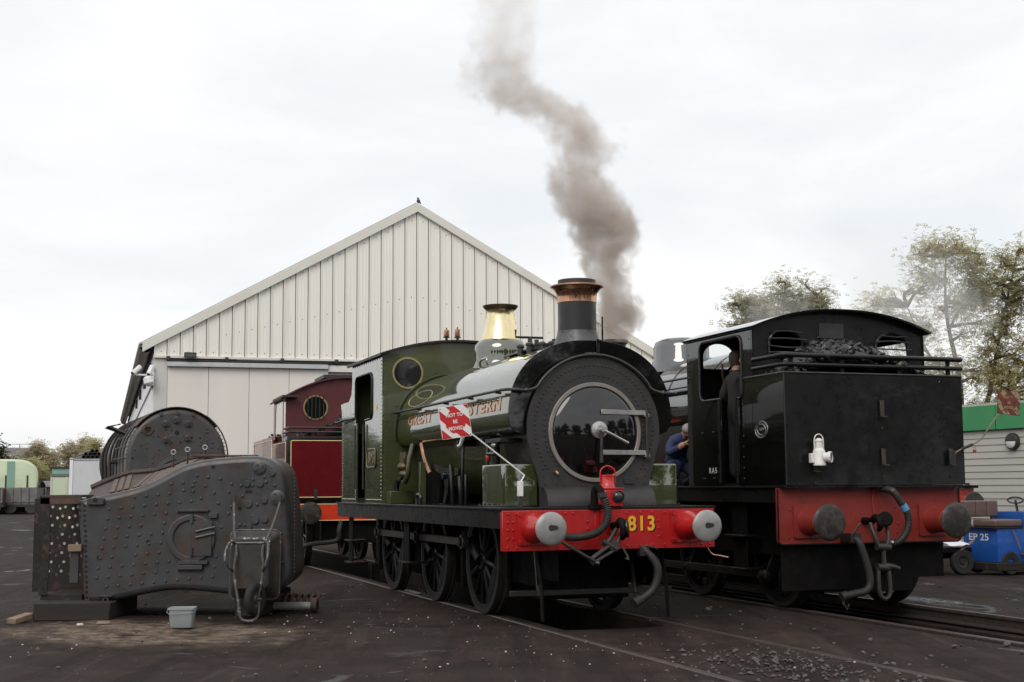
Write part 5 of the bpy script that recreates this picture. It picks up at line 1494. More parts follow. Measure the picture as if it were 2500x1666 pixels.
hand(dv, (dx + .50, dy - .26, dz + 1.08), (.3, -.9, .2), (1, .3, 0))
hand(dv, (dx - .20, dy - .20, dz + .86), (.2, -.9, -.2), (1, .2, 0))

# fitter in blue overalls crouching on the running plate, head down towards the cab front
fx, fy, fz = 3.42, 1.02, 1.462
V = [(fx, fy - .10, fz + .34, (.18, .16)), (fx - .08, fy - .05, fz + .48, (.17, .16)), (fx - .22, fy + .0, fz + .60, (.18, .16)), (fx - .36, fy + .02, fz + .67, (.15, .12)), (fx - .44, fy + .01, fz + .70, .062), (fx - .52, fy - .0, fz + .74, .086), (fx - .58, fy - .02, fz + .73, .08),
     (fx - .35, fy + .19, fz + .62, .078), (fx - .46, fy + .27, fz + .44, .064), (fx - .66, fy + .20, fz + .53, .050), (fx - .73, fy + .16, fz + .57, .038),
     (fx - .35, fy - .16, fz + .60, .078), (fx - .46, fy - .22, fz + .44, .060), (fx - .64, fy - .16, fz + .45, .046), (fx - .70, fy - .12, fz + .46, .038),
     (fx - .05, fy + .05, fz + .28, .115), (fx - .36, fy + .10, fz + .30, .085), (fx - .22, fy + .10, fz + .06, .055), (fx - .34, fy + .10, fz + .045, .04),
     (fx - .05, fy - .20, fz + .28, .115), (fx - .34, fy - .22, fz + .12, .085), (fx - .02, fy - .22, fz + .07, .055), (fx + .08, fy - .22, fz + .05, .04)]
def pk_fit(c):
    if c.x < fx - .46 and c.z > fz + .64 and abs(c.y - fy) < .12: return 1
    if c.z < fz + .09 and (c.x < fx - .27 or c.x > fx + .03): return 2
    if c.x < fx - .68: return 1
    return 0
ft = figure('person', 'person in blue overalls and grey cap crouching beside the black boiler', BO, frame_rz(BA), V, Eg, ['overall_blue', 'skin', 'boot'], pk_fit)
MB().ell((fx - .54, fy - .0, fz + .775), .105, .10, .085, 16, 8).build('cap', 'cap_grey', ft)
hand(ft, (fx - .73, fy + .16, fz + .57), (-1, -.1, .1), (0, 1, .3))
hand(ft, (fx - .70, fy - .12, fz + .46), (-1, .1, .1), (0, 1, -.3))
# ------------------------------------------------------------------ scrap boilers and things round them
def offset_poly(pts, d):
    o = []
    n = len(pts)
    for i in range(n):
        a, b, c = Vector(pts[i - 1]), Vector(pts[i]), Vector(pts[(i + 1) % n])
        t = (c - a)
        t = t.normalized() if t.length > 1e-9 else Vector((1, 0))
        o.append((b.x - t.y * d, b.y + t.x * d))
    return o
AO = Vector((-4.0, 15.8, 0))
A = thing('firebox_shell', 'grey studded locomotive firebox lying on its side on timbers', 'boiler', AO, 0)
def build_firebox():
    raw = [(-4.93, .16), (-4.96, .55), (-5.00, .95), (-5.04, 1.34), (-4.80, 1.39), (-4.55, 1.44), (-4.32, 1.50), (-4.13, 1.58), (-3.96, 1.67), (-3.80, 1.745), (-3.58, 1.80), (-3.3, 1.83), (-3.06, 1.842), (-2.88, 1.83), (-2.75, 1.77), (-2.67, 1.66),
           (-2.63, 1.45), (-2.60, 1.2), (-2.58, .95), (-2.56, .72), (-2.545, .52), (-2.58, .40), (-2.68, .31), (-2.85, .265), (-3.1, .25), (-3.4, .275), (-3.7, .305), (-3.95, .31), (-4.2, .275), (-4.45, .22), (-4.7, .18)]
    pts = [(p[0] - AO.x, p[1]) for p in raw]
    big = [(p[0], p[1]) for p in smooth_path([(a, b, 0) for a, b in pts[3:]] + [(pts[0][0], pts[0][1], 0)], 3)]
    outl = [pts[0], pts[1], pts[2]] + big[:-1]
    # orientation: make clockwise/ccw consistent so that positive offset goes inwards
    area = sum(outl[i][0] * outl[(i + 1) % len(outl)][1] - outl[(i + 1) % len(outl)][0] * outl[i][1] for i in range(len(outl)))
    sgn = 1 if area > 0 else -1
    rings = []
    for ins, y in ((.075, 0.0), (.045, .006), (.020, .022), (.005, .05), (0.0, .085), (0.0, .30)):
        rings.append([Vector((a, y, b)) for a, b in offset_poly(outl, sgn * ins)])
    mb = MB().surf(rings, closed=True)
    mb.plate([[(v.x, v.z) for v in rings[0]]], lambda u, v, d: (u, d, v), 0.0, 0.012)
    face = mb.build('backhead_plate', 'boiler_grey', A, ang=45)
    # wrapper behind the plate: rises towards the throat end
    back = []
    for v in rings[-1]:
        k = max(0, min(1, (-0.35 - v.x) / .7)) if v.z > 1.0 else 0
        lift = 0.22 * math.sin(min(1, max(0, (v.x + 1.45) / 1.3)) * PI * .62) if v.z > 1.2 else 0
        back.append(Vector((v.x - 0.30 * (1 if v.x < -.5 else .3), 1.55, v.z + max(0, lift) * (1 if v.x < -.05 else max(0, 1 - (v.x + .05) / .5)))))
    rows = []
    for i in range(8):
        t = i / 7
        rows.append([rings[-1][j].lerp(back[j], t) for j in range(len(back))])
    MB().surf(rows, closed=True).build('wrapper', 'wrapper_rust', A, ang=50)
    top = [j for j in range(len(back)) if back[j].z > 1.3 and -1.6 < back[j].x < 0.35]
    top.sort(key=lambda j: back[j].x)
    MB().tube([back[j] + Vector((0, 0, .02)) for j in top], 0.045, 6).build('throat_flange', 'wrapper_rust', A)
    rnd = random.Random(2)
    for k in range(13):
        j = top[int(4 + k * (len(top) - 8) / 13)]
        a, b = rings[-1][j].lerp(back[j], .10), rings[-1][j].lerp(back[j], .92)
        u = Vector((0.028, 0, 0.006))
        n_ = Vector((0, -.05, .02))
        MB().add([a - u, a + u, b + u, b - u, a - u + n_ * .5, a + u + n_ * .5, b + u + n_ * .5, b - u + n_ * .5], [(0, 1, 2, 3), (4, 7, 6, 5), (0, 4, 5, 1), (1, 5, 6, 2), (2, 6, 7, 3), (3, 7, 4, 0)]).build('lagging_strip', 'lagging_wood', A)
    MB().box(-1.50, -1.02, .10, 1.3, 1.375, 1.405).build('top_plate', 'wrapper_rust', A, bevel=.004)
    MB().box(0.15, 0.55, .45, .70, 1.845, 1.875).build('loose_bar', 'rust', A, bevel=.004)
    MB().box(0.45, 0.95, .40, .60, 1.845, 1.865).build('loose_bar', 'rust', A, bevel=.004)
    # open foundation end at the left: holed inner sheets
    rnd = random.Random(4)
    holes = []
    for i in range(4):
        for j in range(8):
            cx, cz = -1.80 + i * .155 + (j % 2) * .03, .42 + j * .118
            holes.append(arc2(cx + rnd.uniform(-.012, .012), cz + rnd.uniform(-.012, .012), .019, 0, 315, 7))
    MB().plate([[(-1.93, .22), (-1.18, .22), (-1.20, 1.36), (-1.93, 1.36)]] + holes, lambda u, v, d: (u, d, v), 1.18, 1.20).build('inner_sheet', 'rust_dark', A)
    mb = MB()
    for i in range(4):
        for j in range(8):
            mb.cyl((-1.73 + i * .155 + (j % 2) * .03, 1.172, .47 + j * .112), (-1.73 + i * .155 + (j % 2) * .03, 1.179, .47 + j * .112), .018, n=8)
    stuff(mb.build('stay_ends', 'stay_end', A))
    hs = [arc2(-1.42 + .03 * (k % 2), .34 + .105 * k, .014, 0, 315, 7) for k in range(9)]
    MB().plate([[(-1.49, .26), (-1.38, .26), (-1.36, .9), (-1.38, 1.38), (-1.50, 1.38), (-1.50, 1.1), (-1.455, 1.06), (-1.44, .55), (-1.47, .5)]] + hs, lambda u, v, d: (u, d, v), 0.10, 0.12).build('side_sheet', 'rust_dark', A)
    MB().box(-1.46, -0.98, .12, 1.15, .20, .26).build('bottom_sheet', 'rust_dark', A)
    MB().box(-1.49, -1.02, 0.10, .14, 1.30, 1.375).build('edge_angle', 'rust', A, bevel=.003)
    MB().box(-1.10, -1.00, .02, .06, .40, .78).build('loose_plate', 'boiler_grey', A, bevel=.004)
    MB().box(-1.11, -.96, -.03, .03, .76, .84).build('wood_block', 'timber_pale', A, bevel=.004)
    # flanged edge strip with bolt holes
    mb = MB()
    for k in range(19):
        z = .24 + k * .058
        x = -0.965 + .055 * (1 - z / 1.3) + (0.0 if k % 2 else -.0)
        if k > 13: x -= .01
        mb.cyl((x + .03, -.004, z), (x + .03, .004, z), .016, n=10)
    for k in range(5):
        mb.cyl((-1.005, -.004, 1.02 + k * .07), (-1.005, .004, 1.02 + k * .07), .015, n=10)
    for x, z in ((.535, 1.715), (-.2, .867), (-.766, .687), (.97, 1.43), (.93, 1.43), (.85, 1.24), (.55, .93), (.25, .30), (.82, 1.0)):
        mb.cyl((x, -.004, z), (x, .004, z), .022, n=12)
    stuff(mb.build('bolt_holes', 'letter_black', face))
    # stay heads
    mb = MB()
    fhx, fhz = 0.30, 0.90
    for i in range(16):
        for j in range(11):
            x = -0.80 + i * .135 + .018 * j
            z = .345 + j * .112 + i * .012
            if math.hypot(x - fhx, z - fhz) < .34: continue
            if 0.62 < x < 1.15 and z < 0.98: continue
            top_ = 1.30 + max(0, min(.4, (x + .6) * .35))
            if z > top_ or x > 1.25: continue
            if x > .35 and z > 1.05: continue
            lo = .30 if x < -.2 else .37
            if z < lo: continue
            if (i * 7 + j * 3) % 23 == 0: continue
            mb.rivet((x, 0, z), (0, -1, 0), .021, .014, 8)
    rnd = random.Random(9)
    for x, z in ((.35, 1.62), (.48, 1.60), (.62, 1.58), (.75, 1.52), (1.0, 1.57), (1.13, 1.60), (1.15, 1.54), (.86, 1.50), (.99, 1.50), (1.25, 1.50), (.72, 1.43), (.78, 1.38), (.88, 1.38), (.75, 1.26), (.72, 1.18), (1.0, 1.15), (1.05, 1.28), (.85, 1.05), (.45, 1.5), (.3, 1.5), (.2, 1.45), (.4, 1.36), (.55, 1.42), (.6, 1.3), (1.33, .95), (1.35, .62), (1.32, .52)):
        mb.rivet((x, 0, z), (0, -1, 0), .021, .018, 8)
    stuff(mb.build('stay_heads', 'boiler_grey', face))
    for x, z, r in ((1.07, 1.702, .075), (1.28, 1.36, .085), (1.22, 1.64, .035), (.93, 1.52, .04), (1.08, 1.52, .04), (.95, 1.29, .045), (1.13, 1.33, .04), (1.03, 1.10, .045), (1.14, 1.11, .04), (.96, 1.03, .035)):
        ds = MB().lathe([(r, .002), (r, -.018), (r * .85, -.024), (0, -.024)], (x, 0, z), (0, 1, 0), 24).build('blanking_disc', 'boiler_grey', face, ang=30)
        if r > .06:
            mb = MB()
            for a in range(4):
                mb.cyl((x + .6 * r * math.cos(a * PI / 2 + .5), -.024, z + .6 * r * math.sin(a * PI / 2 + .5)), (x + .6 * r * math.cos(a * PI / 2 + .5), -.037, z + .6 * r * math.sin(a * PI / 2 + .5)), .012, n=6)
            mb.build('disc_studs', 'boiler_grey', ds)
    # fire hole door
    fh = MB().lathe([(.275, .003), (.275, -.028), (.262, -.036), (.215, -.036), (.205, -.028), (.205, -.012), (0, -.012)], (fhx, 0, fhz), (0, 1, 0), 44).build('firehole_ring', 'boiler_grey', face, ang=30)
    MB().box(.31, .54, -.045, -.037, .70, 1.10).build('firehole_door', 'boiler_grey', fh, bevel=.004)
    MB().box(.14, .50, -.05, -.003, 1.205, 1.235).build('door_slide', 'boiler_grey', fh, bevel=.005)
    MB().box(.16, .50, -.055, -.003, .605, .65).build('door_slide', 'boiler_grey', fh, bevel=.005)
    MB().box(.15, .44, -.06, -.003, .545, .60).build('slide_bracket', 'boiler_grey', fh, bevel=.008)
    for z in (.93, 1.0):
        MB().tube([(.36, -.06, z - .02), (.58, -.055, z + .03)], .014, 6).build('door_bar', 'boiler_grey', fh)
    MB().cyl((.31, -.05, .70), (.31, -.05, .80), .022, n=10).build('hinge_pin', 'boiler_grey', fh)
    MB().cyl((.31, -.05, 1.08), (.31, -.05, 1.18), .022, n=10).build('hinge_pin', 'boiler_grey', fh)
    MB().box(.50, .60, -.05, .0, 1.13, 1.19).build('latch', 'boiler_grey', fh, bevel=.006)
    lg = MB().box(-.90, -.71, -.05, .0, 1.29, 1.37).build('lug', 'boiler_grey', face, bevel=.006)
    MB().cyl((-.805, -.052, 1.345), (-.805, -.0505, 1.345), .03, n=12).build('lug_hole', 'letter_black', lg)
    ey = MB().box(-.74, -.58, -.06, .0, .245, .26).build('eye_plate', 'boiler_grey', face, bevel=.003)
    MB().tube([(-.66 + .028 * math.cos(t * PI / 6), -.04, .205 + .032 * math.sin(t * PI / 6)) for t in range(12)], .010, 6, closed=True).build('eye', 'boiler_grey', ey)
    for x, z in ((-.127, 1.785), (.044, 1.815), (.256, 1.84)):
        eb = MB().cyl((x, .8, z - .06), (x, .8, z + .10), .012, n=8).build('eye_bolt', 'steel_dark', A)
        MB().tube([(x + .027 * math.cos(t * PI / 7), .8, z + .127 + .027 * math.sin(t * PI / 7)) for t in range(14)], .009, 6, closed=True).build('ring', 'steel_head', eb)
    mb = MB()
    for k in range(26):
        mb.rivet((1.455 - .0003 * k, .18, .50 + k * .045), (1, 0, 0), .016, .013, 6)
    stuff(mb.build('edge_rivets', 'boiler_grey', A))
build_firebox()

B2O, B2A = Vector((-5.17, 21.0, 0)), 22.0
B2 = thing('scrap_boiler', 'round-topped rusty grey boiler with fittings and handrail behind the firebox shell', 'boiler', B2O, frame_rz(B2A))
def build_boiler2():
    zc, r = 1.95, .755
    ol = [(r, .35), (r, 1.2)] + arc2(0, zc, r, 0, 180, 40) + [(-r, 1.2), (-r, .35)]
    area = sum(ol[i][0] * ol[(i + 1) % len(ol)][1] - ol[(i + 1) % len(ol)][0] * ol[i][1] for i in range(len(ol)))
    sg = 1 if area > 0 else -1
    rings = [[Vector((x, a, b)) for a, b in offset_poly(ol, sg * i)] for i, x in ((.07, 0.0), (.03, .008), (.008, .03), (0, .07), (0, 1.9))]
    mb = MB().surf(rings, closed=True)
    mb.plate([[(v.y, v.z) for v in rings[0]]], lambda u, v, d: (d, u, v), 0, .01)
    bh = mb.build('backhead_plate', 'boiler_grey_rust', B2, ang=45)
    rows = [[Vector((x, (r + .018) * math.cos(a), zc + (r + .018) * math.sin(a))) for a in [R(38 + 104 * i / 24) for i in range(25)]] for x in (-.01, .5)]
    MB().shell(rows, .012).build('rim_sheet', 'rust', B2)
    MB().tube([Vector((.02, -(r + .03) * math.cos(R(t)), zc + (r + .03) * math.sin(R(t)))) for t in range(0, 60, 4)], .012, 6).build('handrail', 'steel_dark', B2)
    for x0, rr, mm in ((1.9, .74, 'boiler_grey_rust'), (3.3, .72, 'rust_dark')):
        MB().lathe([(rr, x0 + .002), (rr, x0 + 1.4)], (0, 0, zc - .02), (1, 0, 0), 44).build('barrel_ring', mm, B2)
    for x in (.35, .8, 1.25, 1.7, 2.3, 3.0, 3.6):
        bp = [Vector((x, (r + .012) * math.cos(R(t)), zc + (r + .012) * math.sin(R(t)))) for t in range(-10, 190, 8)]
        MB().tube([Vector((x, r + .012, .6))] + bp, .022, 5).build('lagging_hoop', 'rust_dark' if x > 1 else 'boiler_grey_rust', B2)
    mb = MB()
    for i in range(12):
        for j in range(14):
            a = R(-40 + j * 13)
            if j < 4: p, n_ = Vector((.2 + i * .13, r, .7 + j * .28)), (0, 1, 0)
            else: p, n_ = Vector((.2 + i * .13, r * math.cos(a - R(12)), zc + r * math.sin(a - R(12)))), (0, math.cos(a), math.sin(a))
            mb.rivet(p, n_, .02, .028, 6)
    stuff(mb.build('stay_heads', 'boiler_grey_rust', B2))
    mb = MB()
    for k in range(44):
        a = R(-10 + 200 * k / 43)
        mb.rivet((.035, (r + .001) * math.cos(a), zc + (r + .001) * math.sin(a)), (0, math.cos(a), math.sin(a)), .013, .011)
    rnd = random.Random(6)
    for k in range(70):
        y, z = rnd.uniform(-.62, .62), rnd.uniform(1.75, 2.4)
        if math.hypot(y, z - 1.7) < .36: continue
        y = round(y / .09) * .09
        mb.rivet((0, y, z), (-1, 0, 0), rnd.choice((.012, .016, .02)), .012, 7)
    stuff(mb.build('studs', 'boiler_grey_rust', bh))
    fl = MB().lathe([(.085, 0), (.085, -.02), (.05, -.024), (.045, -.01), (0, -.01)], (0, .445, 2.377), (1, 0, 0), 24).build('inspection_flange', 'rust', bh, ang=30)
    MB().cyl((-.011, .445, 2.365), (-.013, .445, 2.365), .04, n=14).build('flange_hole', 'letter_black', fl)
    MB().cyl((0, .45, 2.44), (-.05, .45, 2.44), .03, n=8).build('flange_stud', 'rust', fl)
    for y, z, q in ((.013, 2.53, .06), (.177, 2.47, .055), (-.167, 2.473, .055), (.17, 2.22, .05), (-.16, 2.25, .05)):
        ft_ = MB().lathe([(q, 0), (q, -.02), (q * .5, -.03), (0, -.03)], (0, y, z), (1, 0, 0), 14).build('fitting', 'boiler_grey_rust', bh, ang=30)
        mb = MB()
        for a in range(4):
            mb.cyl((-.02, y + q * .7 * math.cos(a * PI / 2 + .6), z + q * .7 * math.sin(a * PI / 2 + .6)), (-.055, y + q * .7 * math.cos(a * PI / 2 + .6), z + q * .7 * math.sin(a * PI / 2 + .6)), .013, n=6)
        mb.build('fitting_studs', 'boiler_grey_rust', ft_)
    for y, z in ((.0, 2.63), (.25, 2.61), (-.24, 2.61)):
        MB().box(-.035, .0, y - .02, y + .02, z - .02, z + .035).build('clip', 'boiler_grey_rust', bh, bevel=.004)
    mb = MB()
    for y, z, q in ((0.004, 2.333, .035), (.66, 1.936, .018), (.28, 2.27, .018), (-.22, 2.26, .018), (-.35, 2.25, .016), (.08, 2.18, .016), (-.05, 2.18, .016)):
        mb.cyl((.002, y, z), (-.003, y, z), q, n=12)
    stuff(mb.build('tube_holes', 'letter_black', bh))
    MB().lathe([(.36, .0), (.36, -.03), (.30, -.035), (.30, -.005), (0, .0)], (0, 0, 1.62), (1, 0, 0), 36).build('firehole_ring', 'boiler_grey_rust', bh, ang=30)
    MB().tube([(1.2, r, 1.9), (1.2, r + .12, 1.9)], [.02, .03], 6).build('bracket', 'rust_dark', B2)
    MB().tube([(.9, r * .9, 2.35), (.9, .95, 2.45), (.95, .75, 2.50)], [.03, .05, .015], 4).build('scoop_plate', 'dark_metal', B2)
    for x in (.7, 3.4):
        MB().box(x, x + .28, -.9, .9, 0, .35).build('support_baulk', 'timber', B2, bevel=.01)
build_boiler2()

# timbers
def block(name, label, cat, loc, size, rz, m, bevel=.01, group=None, tilt=0.0):
    o = MB().box(-size[0] / 2, size[0] / 2, -size[1] / 2, size[1] / 2, 0, size[2]).build(name, m, None, bevel=bevel)
    o.location = loc
    o.rotation_euler = (tilt, 0, rz)
    tag(o, label, cat, group)
    return o
block('timber_baulk', 'dark square timber sticking out at the left under the firebox shell', 'timber', (-5.0, 16.2, 0), (.85, 1.4, .20), R(3), 'timber', .012)
block('timber_baulk', 'dark timber under the crown end of the firebox shell', 'timber', (-3.0, 16.6, 0), (.30, 1.5, .24), R(-4), 'timber', .012)
block('wood_offcut', 'pale wood offcut lying on the ground left of the timbers', 'wood', (-5.50, 15.42, .012), (.13, .30, .06), R(-22), 'timber_pale', .006, tilt=R(8))
# tub
tb = thing('plastic_tub', 'translucent pale plastic tub on the sandy ground by the firebox shell', 'tub', (-3.525, 14.7, 0.0), R(4))
rows = []
for hx, hy, z in ((.112, .085, .004), (.118, .09, .012), (.128, .10, .19), (.142, .112, .192), (.142, .112, .212), (.135, .105, .214), (.125, .096, .205), (.112, .084, .02)):
    rows.append([Vector((a, b, z)) for a, b in rrect(-hx, hx, -hy, hy, .03)])
tm = MB().surf(rows, closed=True)
tm.add(rows[0], [tuple(range(len(rows[0])))])
tm.add(rows[-1], [tuple(range(len(rows[-1])))])
tm.build('tub_body', 'tub_plastic', tb, ang=40)
MB().tube([(-.145, -.02, .20), (-.155, -.06, .17), (-.12, -.118, .15), (.12, -.118, .165), (.155, -.06, .19)], .004, 5).build('handle', 'tub_plastic', tb)
# wheelbarrow stood on its nose against the plate
WB = thing('wheelbarrow', 'battered steel wheelbarrow stood upright against the firebox shell', 'wheelbarrow', (-2.93, 15.2, 0), 0)
def build_barrow():
    # tray: bottom plate faces the camera, open rim towards the boiler
    rim = [Vector((a, .40 - (b - .6) * -.05, b)) for a, b in rrect(-.27, .27, .235, .985, .07)]
    flo = [Vector((a, .12 - (b - .6) * .14, b)) for a, b in rrect(-.20, .20, .36, .90, .07)]
    mid = [p.lerp(q, .5) for p, q in zip(rim, flo)]
    lip = [Vector((p.x * 1.04, p.y + .012, .61 + (p.z - .61) * 1.035)) for p in rim]
    mb = MB().surf([lip, rim, mid, flo], closed=True)
    mb.add(flo, [tuple(range(len(flo)))])
    tr = mb.build('tray', 'barrow_steel', WB, ang=40)
    MB().box(-.22, .22, .10, .13, .80, .92).build('tray_splash', 'barrow_splash', tr, bevel=.006)
    MB().tube(lip, .010, 6, closed=True).build('tray_rim', 'barrow_tube', tr)
    for s in (-1, 1):
        pts = [(s * .265, .50, 1.39), (s * .255, .44, 1.25), (s * .20, .22, .98), (s * .155, .10, .86), (s * .145, .06, .74), (s * .16, .045, .62), (s * .15, .03, .45), (s * .10, .0, .22), (s * .075, -.02, .08)]
        MB().tube(smooth_path(pts, 4), .0165, 8).build('frame_tube', 'barrow_tube', WB)
        MB().tube([pts[0], (s * .262, .475, 1.31)], .022, 8).build('hand_grip', 'rubber', WB)
        MB().tube(smooth_path([(s * .16, .10, .88), (s * .215, .0, .86), (s * .235, -.10, .74), (s * .215, -.10, .64), (s * .165, .0, .56)], 5), .0165, 8).build('leg', 'barrow_tube', WB)
    MB().tube([(-.155, .085, .865), (.155, .085, .865)], .014, 8).build('cross_bar', 'barrow_tube', WB)
    MB().tube(smooth_path([(-.10, .0, .25), (-.085, -.02, .10), (-.05, -.03, .035), (0.03, -.035, .018), (.10, -.03, .045), (.125, -.015, .12), (.125, .0, .25)], 5), .0165, 8).build('nose_guard', 'barrow_tube', WB)
    ax = Vector((.93, -.36, 0)).normalized()
    wc = Vector((.085, -.01, .255))
    wh = MB().lathe([(.10, -.035), (.155, -.043), (.178, -.03), (.186, 0), (.178, .03), (.155, .043), (.10, .035), (.10, -.035)], wc, ax, 32).build('wheel', 'tyre', WB, ang=50)
    MB().lathe([(0, -.03), (.04, -.03), (.05, -.015), (.10, -.02), (.10, .02), (.05, .015), (.04, .03), (0, .03)], wc, ax, 24).build('rim', 'barrow_steel', wh)
    MB().cyl(wc - ax * .10, wc + ax * .08, .014, n=8).build('axle', 'barrow_tube', wh)
build_barrow()
# rusty debris beside the firebox
sp = thing('coil_spring', 'rusty heavy coil spring lying on the ground beside the firebox shell', 'spring', (-2.66, 16.75, 0), R(-8))
MB().tube([(-.32 + .64 * t / 96, .085 * math.sin(t * 2 * PI / 12), .10 + .085 * math.cos(t * 2 * PI / 12)) for t in range(97)], .024, 6).build('coil', 'rust', sp)
tp = thing('steel_tube', 'short flanged steel pipe lying in front of the coil spring', 'pipe', (-2.62, 16.45, 0), R(-6))
MB().cyl((-.28, 0, .07), (.24, 0, .07), .05, n=16).build('pipe_body', 'steel_head', tp)
MB().cyl((.22, 0, .085), (.29, 0, .085), .085, n=18).build('flange', 'rust', tp, bevel=.006)
MB().cyl((.2895, 0, .085), (.291, 0, .085), .05, n=16).build('bore', 'letter_black', tp)
block('rag', 'crumpled ochre rag on the sandy ground in front of the timbers', 'rag', (-4.45, 15.0, 0), (.16, .09, .045), .3, 'timber_pale', .02)
block('rag', 'small white scrap on the ground beside the ochre rag', 'scrap', (-4.68, 14.92, 0), (.07, .06, .03), .8, 'stone_pale', .012)
# ------------------------------------------------------------------ engine shed
SO, SA = Vector((-10.575, 40.0, 0)), 16.68
S = thing('engine_shed', 'pale corrugated gable-fronted engine shed with sliding doors', 'building', SO, frame_rz(SA))
def build_shed():
    Wd, zb, za, ze = 15.87, 5.42, 10.28, 5.84
    LEN = 46.0
    def top(y):
        return ze + (za - ze) * (1 - abs(y + Wd / 2) / (Wd / 2))
    n = 42
    pw = Wd / n
    rnd = random.Random(3)
    fx = MB()
    for i in range(n):
        y0, y1 = -i * pw, -(i + 1) * pw
        prof = [(0.0, -.002), (.0, -.040), (.030, -.040), (.042, -.006), (.13, -.006), (.137, -.016), (.150, -.016), (.157, -.006), (.235, -.006), (.242, -.016), (.255, -.016), (.262, -.006), (pw - .024, -.006), (pw - .024, .004), (0.0, .004)]
        lo = [Vector((x + rnd.uniform(-.001, .001), y0 - u, zb)) for u, x in prof]
        hi = [Vector((v.x, v.y, top(v.y) - .05)) for v in lo]
        mb = MB().surf([lo, hi], closed=True)
        mb.add(lo, [tuple(range(len(lo)))])
        mb.build('gable_sheet', 'shed_sheet', S, ang=25)
        for k, f in enumerate((.06, .42, .93)):
            yy = y0 - pw * .53
            z = zb + .12 if k == 0 else (zb + (top(yy) - zb) * f if (top(yy) - zb) > 1.4 or k == 2 else None)
            if z: fx.rivet((-.006, yy, z), (-1, 0, 0), .017, .012, 5)
    gp = [(.0, zb), (.0, ze - .06), (-Wd / 2, za - .06), (-Wd, ze - .06), (-Wd, zb)]
    MB().plate([gp], lambda u, v, d: (d, u, v), .012, .03).build('gable_backing', 'gutter', S)
    stuff(fx.build('sheet_fixings', 'dark_metal', S))
    # barge boards, each in lengths
    for s in (0, 1):
        y_e, y_a = (.34, -Wd / 2) if s == 0 else (-Wd - .34, -Wd / 2)
        segs = 3
        for k in range(segs):
            ya, yb = y_e + (y_a - y_e) * k / segs, y_e + (y_a - y_e) * (k + 1) / segs - (.008 if s == 0 else -.008) * 1
            def zz(y): return ze + (za - ze) * (1 - abs(y + Wd / 2) / (Wd / 2))
            q = [(ya, zz(ya) - .14), (yb, zz(yb) - .14), (yb, zz(yb) + .14), (ya, zz(ya) + .14)]
            MB().plate([q], lambda u, v, d: (d, u, v), -.13, .06).build('barge_board', 'shed_trim', S, bevel=.006)
    MB().box(-.075, .03, -Wd, 0.02, zb - .075, zb - .001).build('sill_flashing', 'shed_trim', S, bevel=.006)
    # roof slopes
    for s in (0, 1):
        y_e = .42 if s == 0 else -Wd - .42
        a = Vector((0, y_e, ze - .22 + .12)); b = Vector((0, -Wd / 2, za + .13))
        rows = []
        for x in (.05, LEN):
            rows.append([Vector((x, a.y + (b.y - a.y) * t / 40, a.z + (b.z - a.z) * t / 40)) for t in range(41)])
        MB().shell(rows, .05 if s == 0 else -.05).build('roof_slope', 'roof_sheet', S)
    # corner posts, lintel, door gear
    for y in (-.20, -Wd + .20):
        MB().box(.02, .30, y - .19, y + .19, 0, zb - .08).build('corner_post', 'shed_post', S, bevel=.01)
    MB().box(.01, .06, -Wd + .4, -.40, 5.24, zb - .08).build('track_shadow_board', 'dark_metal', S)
    MB().box(-.10, -.02, -5.2, -.36, 5.255, 5.30).build('door_track', 'dark_metal', S, bevel=.005)
    MB().box(-.12, .0, -5.15, -.37, 5.10, 5.235).build('track_cover', 'galv', S, bevel=.008)
    for y in (-.40, -2.1, -3.75, -5.4):
        MB().box(-.13, -.04, y - .05, y + .05, 5.28, 5.40).build('track_hanger', 'dark_metal', S, bevel=.005)
    MB().box(-.02, .02, -Wd + .42, -5.16, 5.02, 5.22).build('track_cover', 'shed_trim', S, bevel=.008)
    yy = -.40
    k = 0
    while yy > -Wd + .6:
        wdt = 1.196
        x0 = .03 if yy > -5.0 else .17
        if k == 4: yy = -5.16
        MB().box(x0, x0 + .06, max(yy - wdt + .014, -Wd + .4), yy, .06, 5.10 if yy > -5.0 else 5.015).build('door_leaf', 'shed_door', S, bevel=.005)
        yy -= wdt
        k += 1
    MB().box(.24, .30, -Wd + .4, -.4, .0, 5.3).build('door_backing', 'dark_metal', S)
    MB().box(.31, 45, -Wd + .1, -.1, .0, .04).build('shed_floor', 'dark_metal', S)
    # side wall, ribs below, smooth translucent band above
    MB().box(.30, LEN, -.06, -.002, 4.53, ze - .05).build('side_band', 'shed_side', S)
    mb = MB()
    x = .30
    while x < LEN:
        mb.box(x, x + .22, -.05, -.004, .0, 4.529)
        mb.box(x + .22, x + .30, -.06, .035, .0, 4.529)
        x += .30
    stuff(mb.build('side_ribs', 'shed_side', S))
    MB().box(.28, LEN, -.02, .06, 4.50, 4.56).build('side_rail', 'gutter', S)
    MB().box(LEN - .1, LEN, -Wd, -.05, 0, ze).build('rear_wall', 'shed_sheet', S)
    MB().box(.30, LEN, -Wd, -Wd + .06, 0, ze - .05).build('side_wall', 'shed_side', S)
    MB().lathe([(.17, .1), (.17, LEN)], (0, .24, 5.68), (1, 0, 0), 12, a0=0, a1=2 * PI).build('gutter', 'gutter', S)
    mb = MB()
    for i in range(150):
        mb.box(.06 + i * .3, .06 + i * .3 + .17, .34, .44, 5.66, 5.73)
    stuff(mb.build('roof_edge_ribs', 'gutter', S))
    for x in (2.5, 8, 14, 20):
        MB().box(x, x + .12, .0, .09, 5.0, 5.4).build('gutter_bracket', 'dark_metal', S)
    # fittings on the corner
    fl = MB().box(-.34, -.14, -1.20, -.85, 5.36, 5.50).build('floodlight', 'dark_metal', S, bevel=.01)
